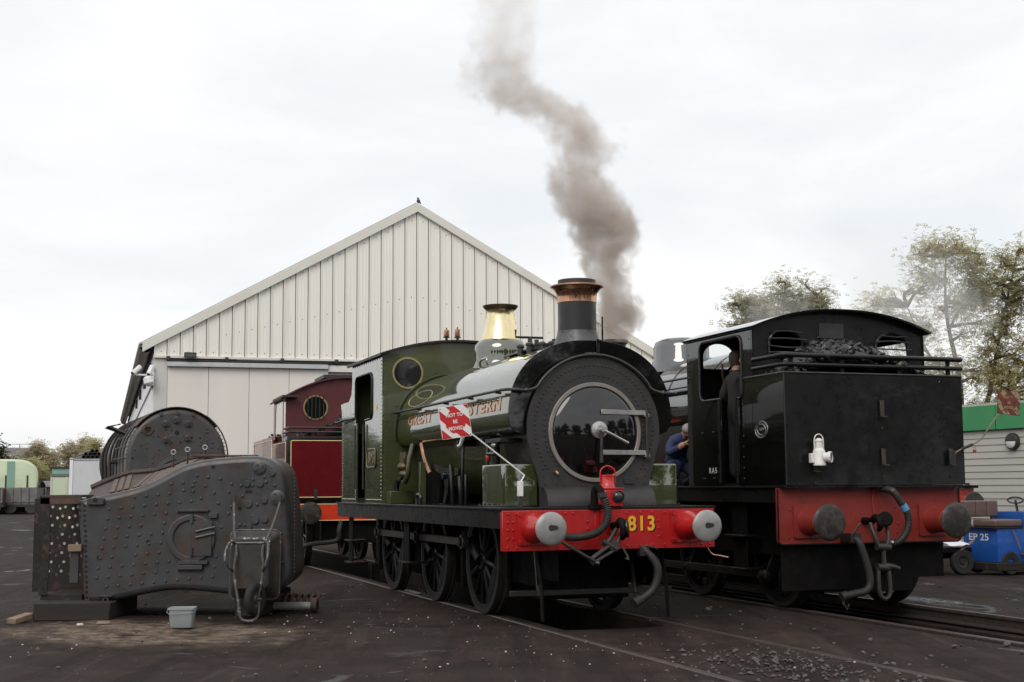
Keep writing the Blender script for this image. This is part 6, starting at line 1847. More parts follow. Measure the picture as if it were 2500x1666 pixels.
    MB().box(-.345, -.341, -1.18, -.87, 5.37, 5.45).build('floodlight_glass', 'lens', fl)
    MB().tube([(-.05, -1.0, 5.52), (-.2, -1.0, 5.5)], .02, 6).build('floodlight_bracket', 'dark_metal', fl)
    arm = MB().box(-.14, -.08, -.02, .52, 4.80, 4.85).build('camera_arm', 'white_paint', S, bevel=.006)
    for y, yaw in ((.50, .5), (.10, -.25)):
        d = Vector((-.45, .6 if y > .3 else .25, -.62)).normalized()
        c = Vector((-.12, y, 4.96))
        cm = MB().tube([c - d * .17, c + d * .17], .075, 8).build('security_camera', 'white_paint', arm)
        MB().tube([c + d * .172, c + d * .165], .055, 8).build('camera_lens', 'dark_metal', cm)
        MB().tube([c - Vector((0, 0, .02)), c - Vector((0, 0, .13))], .02, 6).build('camera_stem', 'white_paint', cm)
    dl = MB().lathe([(.0, .20), (.09, .19), (.14, .14), (.15, .03), (.16, .0), (.13, -.05), (.08, -.10), (0, -.12)], (-.16, .13, 4.60), (0, .3, 1), 18).build('dome_camera', 'white_paint', S)
    MB().tube([(-.05, -.02, 4.66), (-.16, .10, 4.66)], .03, 8).build('dome_camera_arm', 'dark_metal', dl)
build_shed()
bd = thing('bird', 'small dark pigeon perched on the shed ridge', 'bird', SO + Vector((0, 0, 0)), frame_rz(SA))
bm = MB()
bm.ell((0, -7.98, 10.492), .05, .062, .07, 10, 8)
bm.ell((0, -7.965, 10.583), .032, .032, .036, 8, 6)
bm.tube([(0, -7.945, 10.58), (0, -7.92, 10.573)], [.011, .003], 6)
bm.tube([(0, -8.01, 10.47), (0, -8.065, 10.415)], [.032, .014], 6)
bm.tube([(.014, -7.98, 10.43), (.014, -7.98, 10.40)], .006, 5)
bm.tube([(-.014, -7.98, 10.43), (-.014, -7.98, 10.40)], .006, 5)
bm.build('bird_body', 'pigeon', bd)
# ------------------------------------------------------------------ weatherboarded building at the right
WO = Vector((9.27, 28.0, 0))
W = thing('clad_building', 'grey weatherboarded building with green fascia behind the blue tug', 'building', WO, math.atan2(-0.908, 0.418))
def build_clad():
    # local x runs towards the camera along the wall, local +y is the side seen
    z = 0.12
    k = 0
    while z < 2.5:
        h = .1335
        prof = [(.0, z), (.030, z), (.012, z + h), (.0, z + h)]
        a = [Vector((-14, -(p) , q)) for p, q in prof]
        b = [Vector((9, -(p), q)) for p, q in prof]
        mb = MB().surf([a, b], closed=True)
        mb.add(a, [(0, 1, 2, 3)]).add(b, [(3, 2, 1, 0)])
        mb.build('weatherboard', 'board_grey', W, ang=20)
        z += h
        k += 1
    x = -14
    while x < 9:
        MB().box(x, x + 2.98, -.10, .02, 2.552, 3.045).build('fascia_panel', 'fascia_green', W, bevel=.005)
        x += 3.0
    MB().box(-14, 9, .005, 6, .0, 2.9).build('wall_core', 'board_grey', W)
    MB().box(-14, 9, -.06, 6, 3.046, 3.09).build('roof', 'roof_sheet', W)
    lm = MB().lathe([(.17, 0), (.17, .05), (.15, .08), (0, .085)], (1.38, -.03, 2.30), (0, -1, 0), 28).build('bulkhead_light', 'dark_metal', W, ang=40)
    MB().lathe([(.13, .085), (.11, .105), (0, .12)], (1.38, -.03, 2.30), (0, -1, 0), 24, a0=0, a1=PI).build('diffuser', 'white_paint', lm)
    MB().cyl((.1, -.06, 1.2), (.1, -.06, 1.5), .05, n=8).build('vent_post', 'dark_metal', W)
build_clad()
# flat wagon with red beam between the black engine and the building
FW = thing('flat_wagon', 'flat wagon with red buffer beam behind the blue tug', 'wagon', Vector((7.22, 24.35, 0)), frame_rz(19.4))
def build_wagon():
    bm_ = MB().box(0, .05, -1.18, 1.18, .95, 1.40).build('buffer_beam', 'red_dull', FW, bevel=.005)
    MB().box(-.04, 6, -1.25, 1.25, 1.402, 1.45).build('deck', 'black_frame', FW, bevel=.004)
    MB().box(.06, 6, -.9, .9, 1.0, 1.4).build('frame', 'black_frame', FW)
    for s in (1, -1):
        y = s * .865
        bf = MB().lathe([(0.17, 0), (.15, .04), (.14, .30), (0, .30)], (0, y, 1.12), (-1, 0, 0), 24).build('buffer', 'red_dull', FW)
        MB().box(-.03, -.001, y - .2, y + .2, .97, 1.28).build('buffer_plate', 'red_dull', bf, bevel=.004)
        MB().lathe([(0, -.02), (.12, -.014), (.21, .005), (.215, .018), (.1, .035), (0, .035)], (-.42, y, 1.12), (1, 0, 0), 36).build('buffer_head', 'buffer_dark', bf, ang=50)
        MB().cyl((-.31, y, 1.12), (-.40, y, 1.12), .07, n=14).build('buffer_ram', 'steel_dark', bf)
    mb = MB()
    for k in range(16):
        mb.rivet((0, -1.1 + k * .147, 1.36), (-1, 0, 0), .015, .012)
        if k % 3 == 0: mb.rivet((0, -1.1 + k * .147, 1.2), (-1, 0, 0), .015, .012)
    stuff(mb.build('rivets', 'red_dull', bm_))
    MB().cyl((.3, -.45, 1.45), (.3, -.45, 1.75), .05, n=10).build('stake', 'dark_metal', FW)
    MB().tube(smooth_path([(.2, -.25, 1.45), (.2, -.25, 1.62), (.2, -.1, 1.66), (.2, -.02, 1.6)], 4), .02, 6).build('loop_handle', 'dark_metal', FW)
    for x in (1.2, 4.8):
        for s in (1, -1):
            make_wheel(FW, x, s, .46, 8, None)
build_wagon()
# blue electric tug
TUG = thing('electric_tug', 'blue electric tug with brown padded seat marked EP 25', 'vehicle', Vector((7.84, 22.25, 0)), math.atan2(.387, .922))
def build_tug():
    # local x = forward (right in the picture), local y = far side; rear face at x = 0
    MB().box(0, 1.9, 0, .80, .205, .755).build('body', 'blue_paint', TUG, bevel=.012, seg=2)
    MB().box(-.05, 2.0, -.04, .84, .07, .20).build('chassis', 'rust_dark', TUG, bevel=.01)
    MB().box(.56, 1.6, .02, .78, .756, 1.015).build('cowl', 'blue_paint', TUG, bevel=.015, seg=2)
    cu = MB().box(-.06, .52, -.02, .50, .775, .895).build('seat_cushion', 'seat_vinyl', TUG, bevel=.035, seg=3)
    MB().box(-.08, .54, -.03, .83, .757, .774).build('seat_base', 'dark_metal', cu)
    bk = MB()
    for k in range(3):
        bk.box(-.20 + k * .235, -.20 + k * .235 + .228, .50, .62, .93, 1.20)
    bk.build('seat_back', 'seat_vinyl', TUG, bevel=.03, seg=3)
    for x in (-.05, .40):
        MB().tube([(x, .56, .76), (x, .57, .98)], .018, 6).build('seat_stay', 'dark_metal', TUG)
    st = MB().tube([(.78 + .02 * math.cos(t * PI / 12), .40 + .20 * math.cos(t * PI / 12), 1.20 + .05 * math.sin(t * PI / 12)) for t in range(24)], .014, 6, closed=True).build('steering_wheel', 'dark_metal', TUG)
    MB().tube([(.82, .40, 1.0), (.78, .40, 1.20)], .02, 6).build('steering_column', 'dark_metal', st)
    text_obj('fleet_number', 'EP 25', .155, 'white_letter', TUG, (-.0025, .43, .60), (0, -1, 0), (0, 0, 1), .0008, .002, 1.35)
    for x in (.25, 1.5):
        for y in (-.02, .72):
            wl = MB().lathe([(.08, -.05), (.17, -.06), (.19, -.03), (.19, .03), (.17, .06), (.08, .05), (0, .05)], (x, y + .05, .19), (0, 1, 0), 24).build('wheel', 'tyre', TUG)
    MB().tube([(.30, -.03, .72), (.36, -.06, .55), (.42, -.05, .40)], .010, 6).build('cable', 'timber_pale', TUG)
    MB().tube([(.42, -.05, .33), (.60, -.06, .33), (.66, -.05, .20)], .022, 6).build('tow_lever', 'rust', TUG)
    MB().tube([(-.06, .75, .76), (-.08, .74, .84), (-.04, .72, .86)], .025, 6).build('seat_catch', 'blue_paint', TUG)
build_tug()
TR = thing('flat_trailer', 'low black flat trailer with rubber tyres hitched behind the blue tug', 'trailer', Vector((7.0, 22.45, 0)), math.atan2(.30, .95))
MB().box(-.72, .50, -.10, .95, .36, .44).build('deck', 'black_frame', TR, bevel=.008)
MB().box(-.6, .45, .05, .8, .26, .36).build('frame', 'black_frame', TR, bevel=.01)
for x in (-.27, .32):
    for y in (-.06, .85):
        wl = MB().lathe([(.10, -.055), (.19, -.06), (.21, -.03), (.21, .03), (.19, .06), (.10, .055)], (x, y, .21), (0, 1, 0), 28).build('wheel', 'tyre', TR)
        MB().lathe([(0, -.05), (.04, -.05), (.05, -.03), (.10, -.04), (.10, .04), (.05, .03), (0, .05)], (x, y, .21), (0, 1, 0), 20).build('hub', 'steel_dark', wl)
MB().cyl((-.6, .02, .50), (.0, .0, .50), .05, n=12).build('tow_bar', 'rust_dark', TR)
pp = thing('paper_sheets', 'crumpled white sheets lying on the black trailer', 'paper', Vector((7.24, 22.5, .45)), R(15))
rows = [[Vector((-.18 + .36 * i / 6, -.12 + .24 * j / 5, .015 + .07 * abs(mnoise.noise(Vector((i * .7, j * .8, 2.2)))) + .05 * (j / 5))) for j in range(6)] for i in range(7)]
MB().shell(rows, -.006).build('sheet', 'paper', pp, ang=20)
pl = block('plank', 'short pale plank propped on the black trailer end', 'plank', (7.42, 22.5, .455), (.30, .05, .03), R(20), 'timber_pale', .004)
pl.rotation_euler = (0, R(-28), R(18))

# ------------------------------------------------------------------ far left: container, shelter, coach, wagons, roof
cn = thing('cabin_container', 'pale grey site container beyond the boilers with pipes on its roof', 'container', (-14.55, 46.6, 0), R(14))
MB().box(-.52, 3.2, 0, 5, 0, 2.50).build('body', 'container', cn, bevel=.02)
for x in (-.50,):
    MB().box(x - .04, x + .06, -.03, .05, 0, 2.56).build('corner_post', 'shed_side', cn, bevel=.006)
MB().box(-.55, 3.25, -.03, 5, 2.50, 2.54).build('roof_edge', 'galv', cn)
r0 = None
k = 0
for row, (n_, z0) in enumerate(((5, 2.60), (4, 2.705), (2, 2.81))):
    for i in range(n_):
        x = -14.70 + .145 * i + .0725 * row * (1 if row < 2 else 2.0)
        pos = ('bottom', 'middle', 'top')[row]
        o = thing('plastic_pipe', 'dark grey pipe in the %s row of the stack on the container roof' % pos, 'pipe', (x, 46.75 + .015 * i, z0), R(14), 'pipes stacked on the container')
        MB().lathe([(.066, 0), (.066, 2.5), (.050, 2.5), (.050, 0), (.066, 0)], (0, 0, 0), (-.15, 1, 0), 16).build('pipe_wall', 'dark_metal', o, ang=40)
sh = thing('glass_shelter', 'narrow glazed shelter with flat roof left of the container', 'shelter', (-18.3, 55.0, 0), R(8))
MB().box(-.30, .9, 0, 1.8, 2.02, 2.12).build('roof', 'slate', sh, bevel=.01)
MB().box(-.36, .9, -.06, 1.8, 2.36, 2.42).build('canopy', 'dark_metal', sh)
MB().box(-.24, .9, .0, 1.8, 2.13, 2.35).build('roof_light', 'coach_green_dark', sh)
for x in (-.26, .35, .85):
    MB().box(x - .03, x + .03, 0, .06, 0, 2.02).build('post', 'shed_post', sh)
for x0, x1 in ((-.22, .31), (.39, .81)):
    MB().box(x0, x1, .02, .03, .1, 2.0).build('pane', 'coach_green', sh)
co = thing('railway_coach', 'pale green railway coach with rounded end far at the left', 'coach', (-34.4, 92.6, 0), R(-69))
co.scale = (1, 1.45, 1)
def build_coach():
    # end faces right-front
    prof = arc2(0, 2.15, 1.4, 0, 180, 20)
    sec = [(1.4, 1.0), (1.42, 2.1)] + [(1.42 * math.copysign(abs(math.cos(R(a))) ** .6, math.cos(R(a))), 2.25 + 1.32 * math.sin(R(a)) ** .75) for a in range(6, 180, 6)] + [(-1.42, 2.1), (-1.4, 1.0)]
    rows = []
    for x, k in ((-14, 1), (2.3, 1), (2.6, .99), (2.72, .965), (2.76, .94)):
        rows.append([Vector((x, a * k, 1.0 + (b - 1.0) * (k if k < 1 else 1))) for a, b in sec])
    mb = MB().surf(rows)
    mb.add(rows[-1], [tuple(range(len(rows[-1])))])
    mb.build('body', 'coach_green', co, ang=40)
    MB().box(2.70, 2.80, .05, .38, 1.0, 3.42).build('door_pillar', 'coach_green_dark', co)
    MB().box(-13, 2.5, -1.2, 1.2, .6, .99).build('underframe', 'dark_metal', co)
    for y in (-.02, .9):
        MB().box(2.76, 2.80, y, y + .07, 1.1, 2.5).build('grab_rail', 'dark_metal', co)
    MB().tube([(2.6, 1.35, 1.0), (2.7, 1.5, 1.3), (2.7, 1.5, 2.4)], .03, 6).build('brake_pipe', 'dark_metal', co)
    for x in (-11, -9, .5):
        MB().box(x, x + 2, -1.0, 1.0, .05, .6).build('bogie', 'dark_metal', co)
build_coach()
def wagon(label, x, y, L, h, m, rz, grp=None, roof=False):
    wg = thing('goods_wagon', label, 'wagon', (x, y, 0), rz)
    n = int(h / .19)
    for k in range(n):
        MB().box(-L / 2, L / 2, -1.1, -1.04, .75 + k * .19, .75 + k * .19 + .178).build('plank', m, wg)
    k = 0
    xx = -L / 2
    while xx <= L / 2 + .01:
        MB().box(xx - .05, xx + .05, -1.17, -1.10, .72, .75 + n * .19).build('stanchion', 'wagon_grey', wg)
        xx += L / 4
    MB().box(-L / 2, L / 2, -1.03, 1.1, .6, .75 + n * .19 - .05).build('body_core', m, wg)
    MB().box(-L / 2 - .1, L / 2 + .1, -1.0, 1.0, .45, .7).build('underframe', 'dark_metal', wg)
    for x2 in (-L / 3, L / 3):
        MB().lathe([(.0, -.05), (.4, -.05), (.42, .05), (0, .05)], (x2, -.9, .42), (0, 1, 0), 18).build('wheel', 'dark_metal', wg)
    if roof:
        rows = [[Vector((x2, 1.2 - 2.4 * i / 10, .75 + n * .19 + .38 * (1 - (1.2 - 2.4 * i / 10) ** 2 / 1.44))) for i in range(11)] for x2 in (-L / 2, L / 2)]
        MB().shell(rows, .05).build('roof', 'wagon_grey', wg)
wagon('low brown planked goods wagon at the far left edge', -34.2, 88.5, 2.9, 1.05, 'wagon_brown', R(4))
wagon('grey planked goods wagon standing between two brown ones far at the left', -31.9, 89.5, 2.0, 1.0, 'wagon_grey', R(4))
wagon('brown goods van with arched roof left of the shelter', -30.3, 92.0, 2.6, .95, 'wagon_brown', R(30), roof=True)
hs = thing('house', 'slate roofed house beyond the far left trees', 'house', (-57.0, 150.0, 0), R(5))
MB().box(-6, 4.6, 0, 8, 0, 4.7).build('wall', 'board_grey', hs)
rf = MB().add([(-7, -.3, 4.6), (5.2, -.3, 4.6), (4.2, 4, 6.35), (-7, 4, 6.35), (-7, 8.3, 4.6), (5.2, 8.3, 4.6)], [(0, 1, 2, 3), (3, 2, 5, 4), (1, 5, 2)]).build('roof', 'slate', hs)
for k in range(9):
    z = 4.68 + k * .19
    MB().box(-6.9, 5.0 - k * .1, -.32 + k * .468, -.28 + k * .468, z - .02, z + .02).build('slate_course', 'slate', rf)
for x in (-1.0, .9):
    MB().box(x, x + .5, 1.3, 1.6, 5.25, 5.45).build('roof_light', 'sign_white', rf)
for x in (-4, -2.6, -1.2, .2, 1.6, 3.0):
    MB().cyl((x, 4, 6.3), (x, 4, 6.75), .03, n=6).build('rail_post', 'dark_metal', rf)
MB().box(-4, 3, 3.97, 4.03, 6.72, 6.77).build('ridge_rail', 'dark_metal', rf)

# ------------------------------------------------------------------ trees
def leaf_mat(name, c1, c2, c3):
    m = bpy.data.materials.new(name)
    m.use_nodes = True
    t = m.node_tree
    b = t.nodes['Principled BSDF']
    L = t.links.new
    tc_ = t.nodes.new('ShaderNodeTexCoord')
    n1_ = t.nodes.new('ShaderNodeTexNoise'); n1_.inputs['Scale'].default_value = .55; n1_.inputs['Detail'].default_value = 4
    n2_ = t.nodes.new('ShaderNodeTexNoise'); n2_.inputs['Scale'].default_value = 9.0; n2_.inputs['Detail'].default_value = 2
    L(tc_.outputs['Object'], n1_.inputs['Vector']); L(tc_.outputs['Object'], n2_.inputs['Vector'])
    r = t.nodes.new('ShaderNodeValToRGB')
    e = r.color_ramp.elements
    e[0].position, e[0].color = .36, (*c1, 1)
    e[1].position, e[1].color = .64, (*c3, 1)
    k = e.new(.5); k.color = (*c2, 1)
    ad = t.nodes.new('ShaderNodeMix'); ad.data_type = 'FLOAT'; ad.inputs['Factor'].default_value = .5
    L(n1_.outputs['Fac'], ad.inputs['A']); L(n2_.outputs['Fac'], ad.inputs['B'])
    L(ad.outputs[0], r.inputs['Fac'])
    L(r.outputs[0], b.inputs['Base Color'])
    b.inputs['Roughness'].default_value = .6
    tr = t.nodes.new('ShaderNodeBsdfTranslucent')
    L(r.outputs[0], tr.inputs['Color'])
    mx_ = t.nodes.new('ShaderNodeMixShader'); mx_.inputs[0].default_value = .55
    L(b.outputs[0], mx_.inputs[1]); L(tr.outputs[0], mx_.inputs[2])
    L(mx_.outputs[0], t.nodes['Material Output'].inputs['Surface'])
    MATS[name] = m
leaf_mat('leaf_olive', (.34, .335, .16), (.48, .45, .235), (.62, .53, .27))
leaf_mat('leaf_dark', (.32, .32, .21), (.43, .42, .27), (.53, .46, .29))
leaf_mat('leaf_autumn', (.38, .37, .25), (.50, .45, .31), (.62, .48, .30))
leaf_mat('leaf_deep', (.03, .04, .018), (.05, .06, .028), (.08, .075, .03))
def tree(name, label, loc, trunks, lobes, leafm, nspray, lsize, seed, group=None, tw=.16, leaflets=6, twig=True):
    """trunks: [(points, radius)], lobes: [(x, y, z, rx, ry, rz, weight)] in local coordinates"""
    rnd = random.Random(seed)
    t = thing(name, label, 'tree', loc, 0, group)
    mb = MB()
    tips = []
    for pts, r in trunks:
        sp_ = smooth_path(pts, 5)
        mb.tube(sp_, [r * (1 - .88 * i / (len(sp_) - 1)) for i in range(len(sp_))], 7)
        tips += sp_[len(sp_) // 3:]
    lf_v, lf_f = [], []
    tot = sum(l[6] for l in lobes)
    for (lx, ly, lz, rx, ry, rz_, wt) in lobes:
        c = Vector((lx, ly, lz))
        st = min(tips, key=lambda q: (q - c).length + max(0, q.z - c.z) * 1.5)
        mid_ = st.lerp(c, .5) + Vector((rnd.uniform(-.3, .3), rnd.uniform(-.3, .3), rnd.uniform(0, .25)))
        lp_ = smooth_path([st, mid_, c], 5)
        mb.tube(lp_, [tw * .55 * (1 - .6 * i / (len(lp_) - 1)) for i in range(len(lp_))], 5)
        nb = max(5, int(18 * wt))
        n_each = max(1, int(nspray * wt / tot / nb))
        for b_ in range(nb):
            while True:
                q = Vector((rnd.uniform(-1, 1), rnd.uniform(-1, 1), rnd.uniform(-1, 1)))
                if .25 < q.length < 1: break
            e_ = c + Vector((q.x * rx, q.y * ry, q.z * rz_))
            s_ = lp_[rnd.randrange(4, len(lp_))]
            m_ = s_.lerp(e_, .55) + Vector((rnd.uniform(-.12, .12), rnd.uniform(-.12, .12), rnd.uniform(.0, .2))) * min(rx, 1)
            bp = smooth_path([s_, m_, e_], 4)
            if twig:
                mb.tube(bp, [tw * .16 * (1 - .8 * i / (len(bp) - 1)) + .004 for i in range(len(bp))], 4)
            for k in range(n_each):
                tt = rnd.random() ** .6
                p = bp[min(len(bp) - 1, int(tt * (len(bp) - 1)) + 1)].lerp(bp[max(0, int(tt * (len(bp) - 1)))], rnd.random())
                p = p + Vector((rnd.gauss(0, .26), rnd.gauss(0, .26), rnd.gauss(0, .23))) * (1 + rx * .18)
                ax = Vector((rnd.uniform(-1, 1), rnd.uniform(-1, 1), rnd.uniform(-.7, .35))).normalized()
                sd = ax.cross(Vector((rnd.uniform(-.4, .4), rnd.uniform(-.4, .4), 1))).normalized()
                ln_ = lsize * rnd.uniform(1.2, 2.2)
                for i in range(leaflets):
                    f_ = i // 2 / max(1, (leaflets // 2))
                    s = 1 if i % 2 else -1
                    b0 = p + ax * ln_ * f_
                    d_ = (sd * s * .85 + ax * .5 + Vector((0, 0, rnd.uniform(-.5, .1)))).normalized()
                    w_ = ax * lsize * .22
                    L_ = d_ * lsize * rnd.uniform(.7, 1.2)
                    o = len(lf_v)
                    lf_v += [b0 - w_ * .4, b0 + L_ * .5 - w_, b0 + L_, b0 + L_ * .5 + w_]
                    lf_f.append((o, o + 1, o + 2, o + 3))
    mb.build('trunk', 'bark', t)
    me = bpy.data.meshes.new('crown')
    me.from_pydata([tuple(v) for v in lf_v], [], lf_f)
    me.materials.append(MATS[leafm])
    link('crown', me, t)
    return t
def crown_lobes(env, n, seed, rmin, rmax):
    """many small leaf clumps filling an envelope of ellipsoids"""
    rnd = random.Random(seed)
    o = []
    tot = sum(e[3] * e[5] for e in env)
    for (x, y, z, rx, ry, rz_) in env:
        for _ in range(max(2, int(n * rx * rz_ / tot))):
            while True:
                q = Vector((rnd.uniform(-1, 1), rnd.uniform(-1, 1), rnd.uniform(-1, 1)))
                if q.length < 1: break
            r = rnd.uniform(rmin, rmax)
            o.append((x + q.x * rx, y + q.y * ry, z + q.z * rz_, r, r, r * rnd.uniform(.7, 1.05), .25 + r * .6))
    return o
tree('ash_tree', 'tall airy tree with yellowing leaves rising at the right edge', (13.9, 42.0, 0),
     [([(0, 0, 0), (-.1, 0, 2.5), (-.05, 0, 4.6), (-.35, .1, 6.8), (-.3, 0, 9.0)], .15), ([(0.1, 0, 2.5), (.9, .2, 4.2), (1.3, .1, 6.2), (1.9, 0, 8.6)], .11), ([(-.05, 0, 4.2), (-1.0, .1, 5.6), (-1.6, 0, 7.0)], .08), ([(.5, .1, 3.2), (1.9, .2, 4.8), (3.2, 0, 6.6), (3.6, 0, 8.4)], .10), ([(0, 0, 1), (.8, 0, 3.2), (1.4, 0, 4.4)], .07), ([(-.3, 0, 6.3), (.3, 0, 7.4), (.7, 0, 8.6)], .05)],
     crown_lobes([(-.4, 0, 7.9, 1.3, 1.0, 1.25), (-2.0, 0, 6.4, 1.1, .9, .95), (.9, 0, 6.9, 1.3, 1.0, 1.0), (2.2, 0, 7.9, 1.2, 1.0, 1.2), (3.6, 0, 6.9, 1.3, 1.0, 1.6), (1.6, 0, 4.9, 1.9, 1.0, .9), (-.9, 0, 4.9, .9, .8, .6), (.6, 0, 3.4, 1.6, .8, .8), (3.3, 0, 3.6, 1.2, .9, .9)], 170, 31, .22, .5),
     'leaf_olive', 17500, .10, 21, 'trees beyond the yard', .11)
tree('ash_tree', 'smaller airy tree showing above the black cab roof', (11.0, 55.0, 0),
     [([(0, 0, 0), (0, 0, 4), (-.1, 0, 7.0), (.2, 0, 9.6)], .14), ([(0, 0, 5.5), (-1.0, 0, 7.4), (-1.6, 0, 8.6)], .08), ([(0, 0, 6), (1.0, 0, 7.8), (1.5, 0, 9.2)], .08)],
     crown_lobes([(-.1, 0, 8.9, 1.3, 1.0, 1.0), (-1.5, 0, 8.2, .9, .9, .9), (1.2, 0, 8.4, .9, .9, 1.0), (.2, 0, 7.6, 1.7, .9, .7)], 80, 33, .2, .42) + [(1.75, 0, 9.5, .3, .3, .2, .25), (1.0, 0, 9.75, .3, .3, .2, .25)],
     'leaf_dark', 7600, .11, 22, 'trees beyond the yard', .09)
FAR = [(-44.8, 128, 6.1, 2.0, 'leaf_autumn', 'low russet tree in front of the far slate roof'), (-41.8, 132, 7.1, 2.2, 'leaf_autumn', 'tallest golden tree of the far left tree line'), (-39.2, 130, 6.6, 2.0, 'leaf_olive', 'greener tree right of the tallest far golden tree'),
       (-36.4, 127, 5.7, 2.2, 'leaf_autumn', 'broad low tree seen over the pipe stack'), (-46.9, 124, 4.6, 1.6, 'leaf_dark', 'dull low bush behind the pale coach end'), (-42.5, 118, 4.4, 2.2, 'leaf_olive', 'pale green shrub between coach and shelter'),
       (-58.5, 160, 6.6, 1.8, 'leaf_autumn', 'small brown tree top behind the far slate roof at the left edge'), (-33.0, 126, 5.6, 2.2, 'leaf_olive', 'far tree behind the round boiler')]
for i, (x, y, h, r, lm_, lb_) in enumerate(FAR):
    lobes = crown_lobes([(0, 0, h * .50, r * 1.5, r, h * .32), (r * .1, 0, h * .72, r * .95, r * .7, h * .24)], 60, 70 + i, r * .16, r * .36)
    tree('far_tree', lb_, (x, y, 0), [([(0, 0, 0), (.1, 0, h * .4), (0, 0, h * .85)], .12)], lobes, lm_, 6000, .27, 60 + i, 'trees on the far left skyline', .09, 4, False)
# the belt of trees behind the photographer, seen mirrored in the polished paint and the smokebox door
for i, (x, y, h, r) in enumerate(((-17, -20, 8.5, 4.0), (-9, -23, 9.5, 4.2), (-1.5, -21, 8.0, 3.8), (5, -24, 9.8, 4.2), (12, -20, 8.4, 4.0), (19, -16, 9.2, 4.2), (-24, -13, 8.2, 4.0), (25, -9.5, 10.5, 4.4), (29, -3, 10.5, 4.4), (31.5, 4, 10.5, 4.4), (33, 11.5, 10.5, 4.4))):
    lobes = crown_lobes([(0, 0, h * .45, r, r, h * .36), (0, 0, h * .72, r * .7, r * .7, h * .22)], 60, 90 + i, r * .16, r * .30)
    tree('hedge_tree', 'dense dark tree of the belt mirrored in the polished black paint', (x, y, 0), [([(0, 0, 0), (.1, 0, h * .4), (0, 0, h * .85)], .2)], lobes, 'leaf_deep', 5200, .40, 80 + i, 'trees behind the camera', .12, 4, False)
FB = [(-44 - 5.2 * k, 110 + 5 * math.sin(k * 2.1), 6.6 + 1.1 * math.sin(k * 3.7), 4.1) for k in range(14)]
for i, (x, y, h, r) in enumerate(FB):
    if x / y > -.39: continue
    lobes = crown_lobes([(0, 0, h * .42, r, r, h * .38), (0, 0, h * .7, r * .7, r * .7, h * .24)], 50, 110 + i, r * .16, r * .30)
    tree('field_tree', 'dull green tree of the far belt mirrored along the green cab side', (x, y, 0), [([(0, 0, 0), (.1, 0, h * .4), (0, 0, h * .85)], .2)], lobes, 'leaf_deep', 2600, .52, 120 + i, 'trees mirrored in the green paint', .12, 4, False)
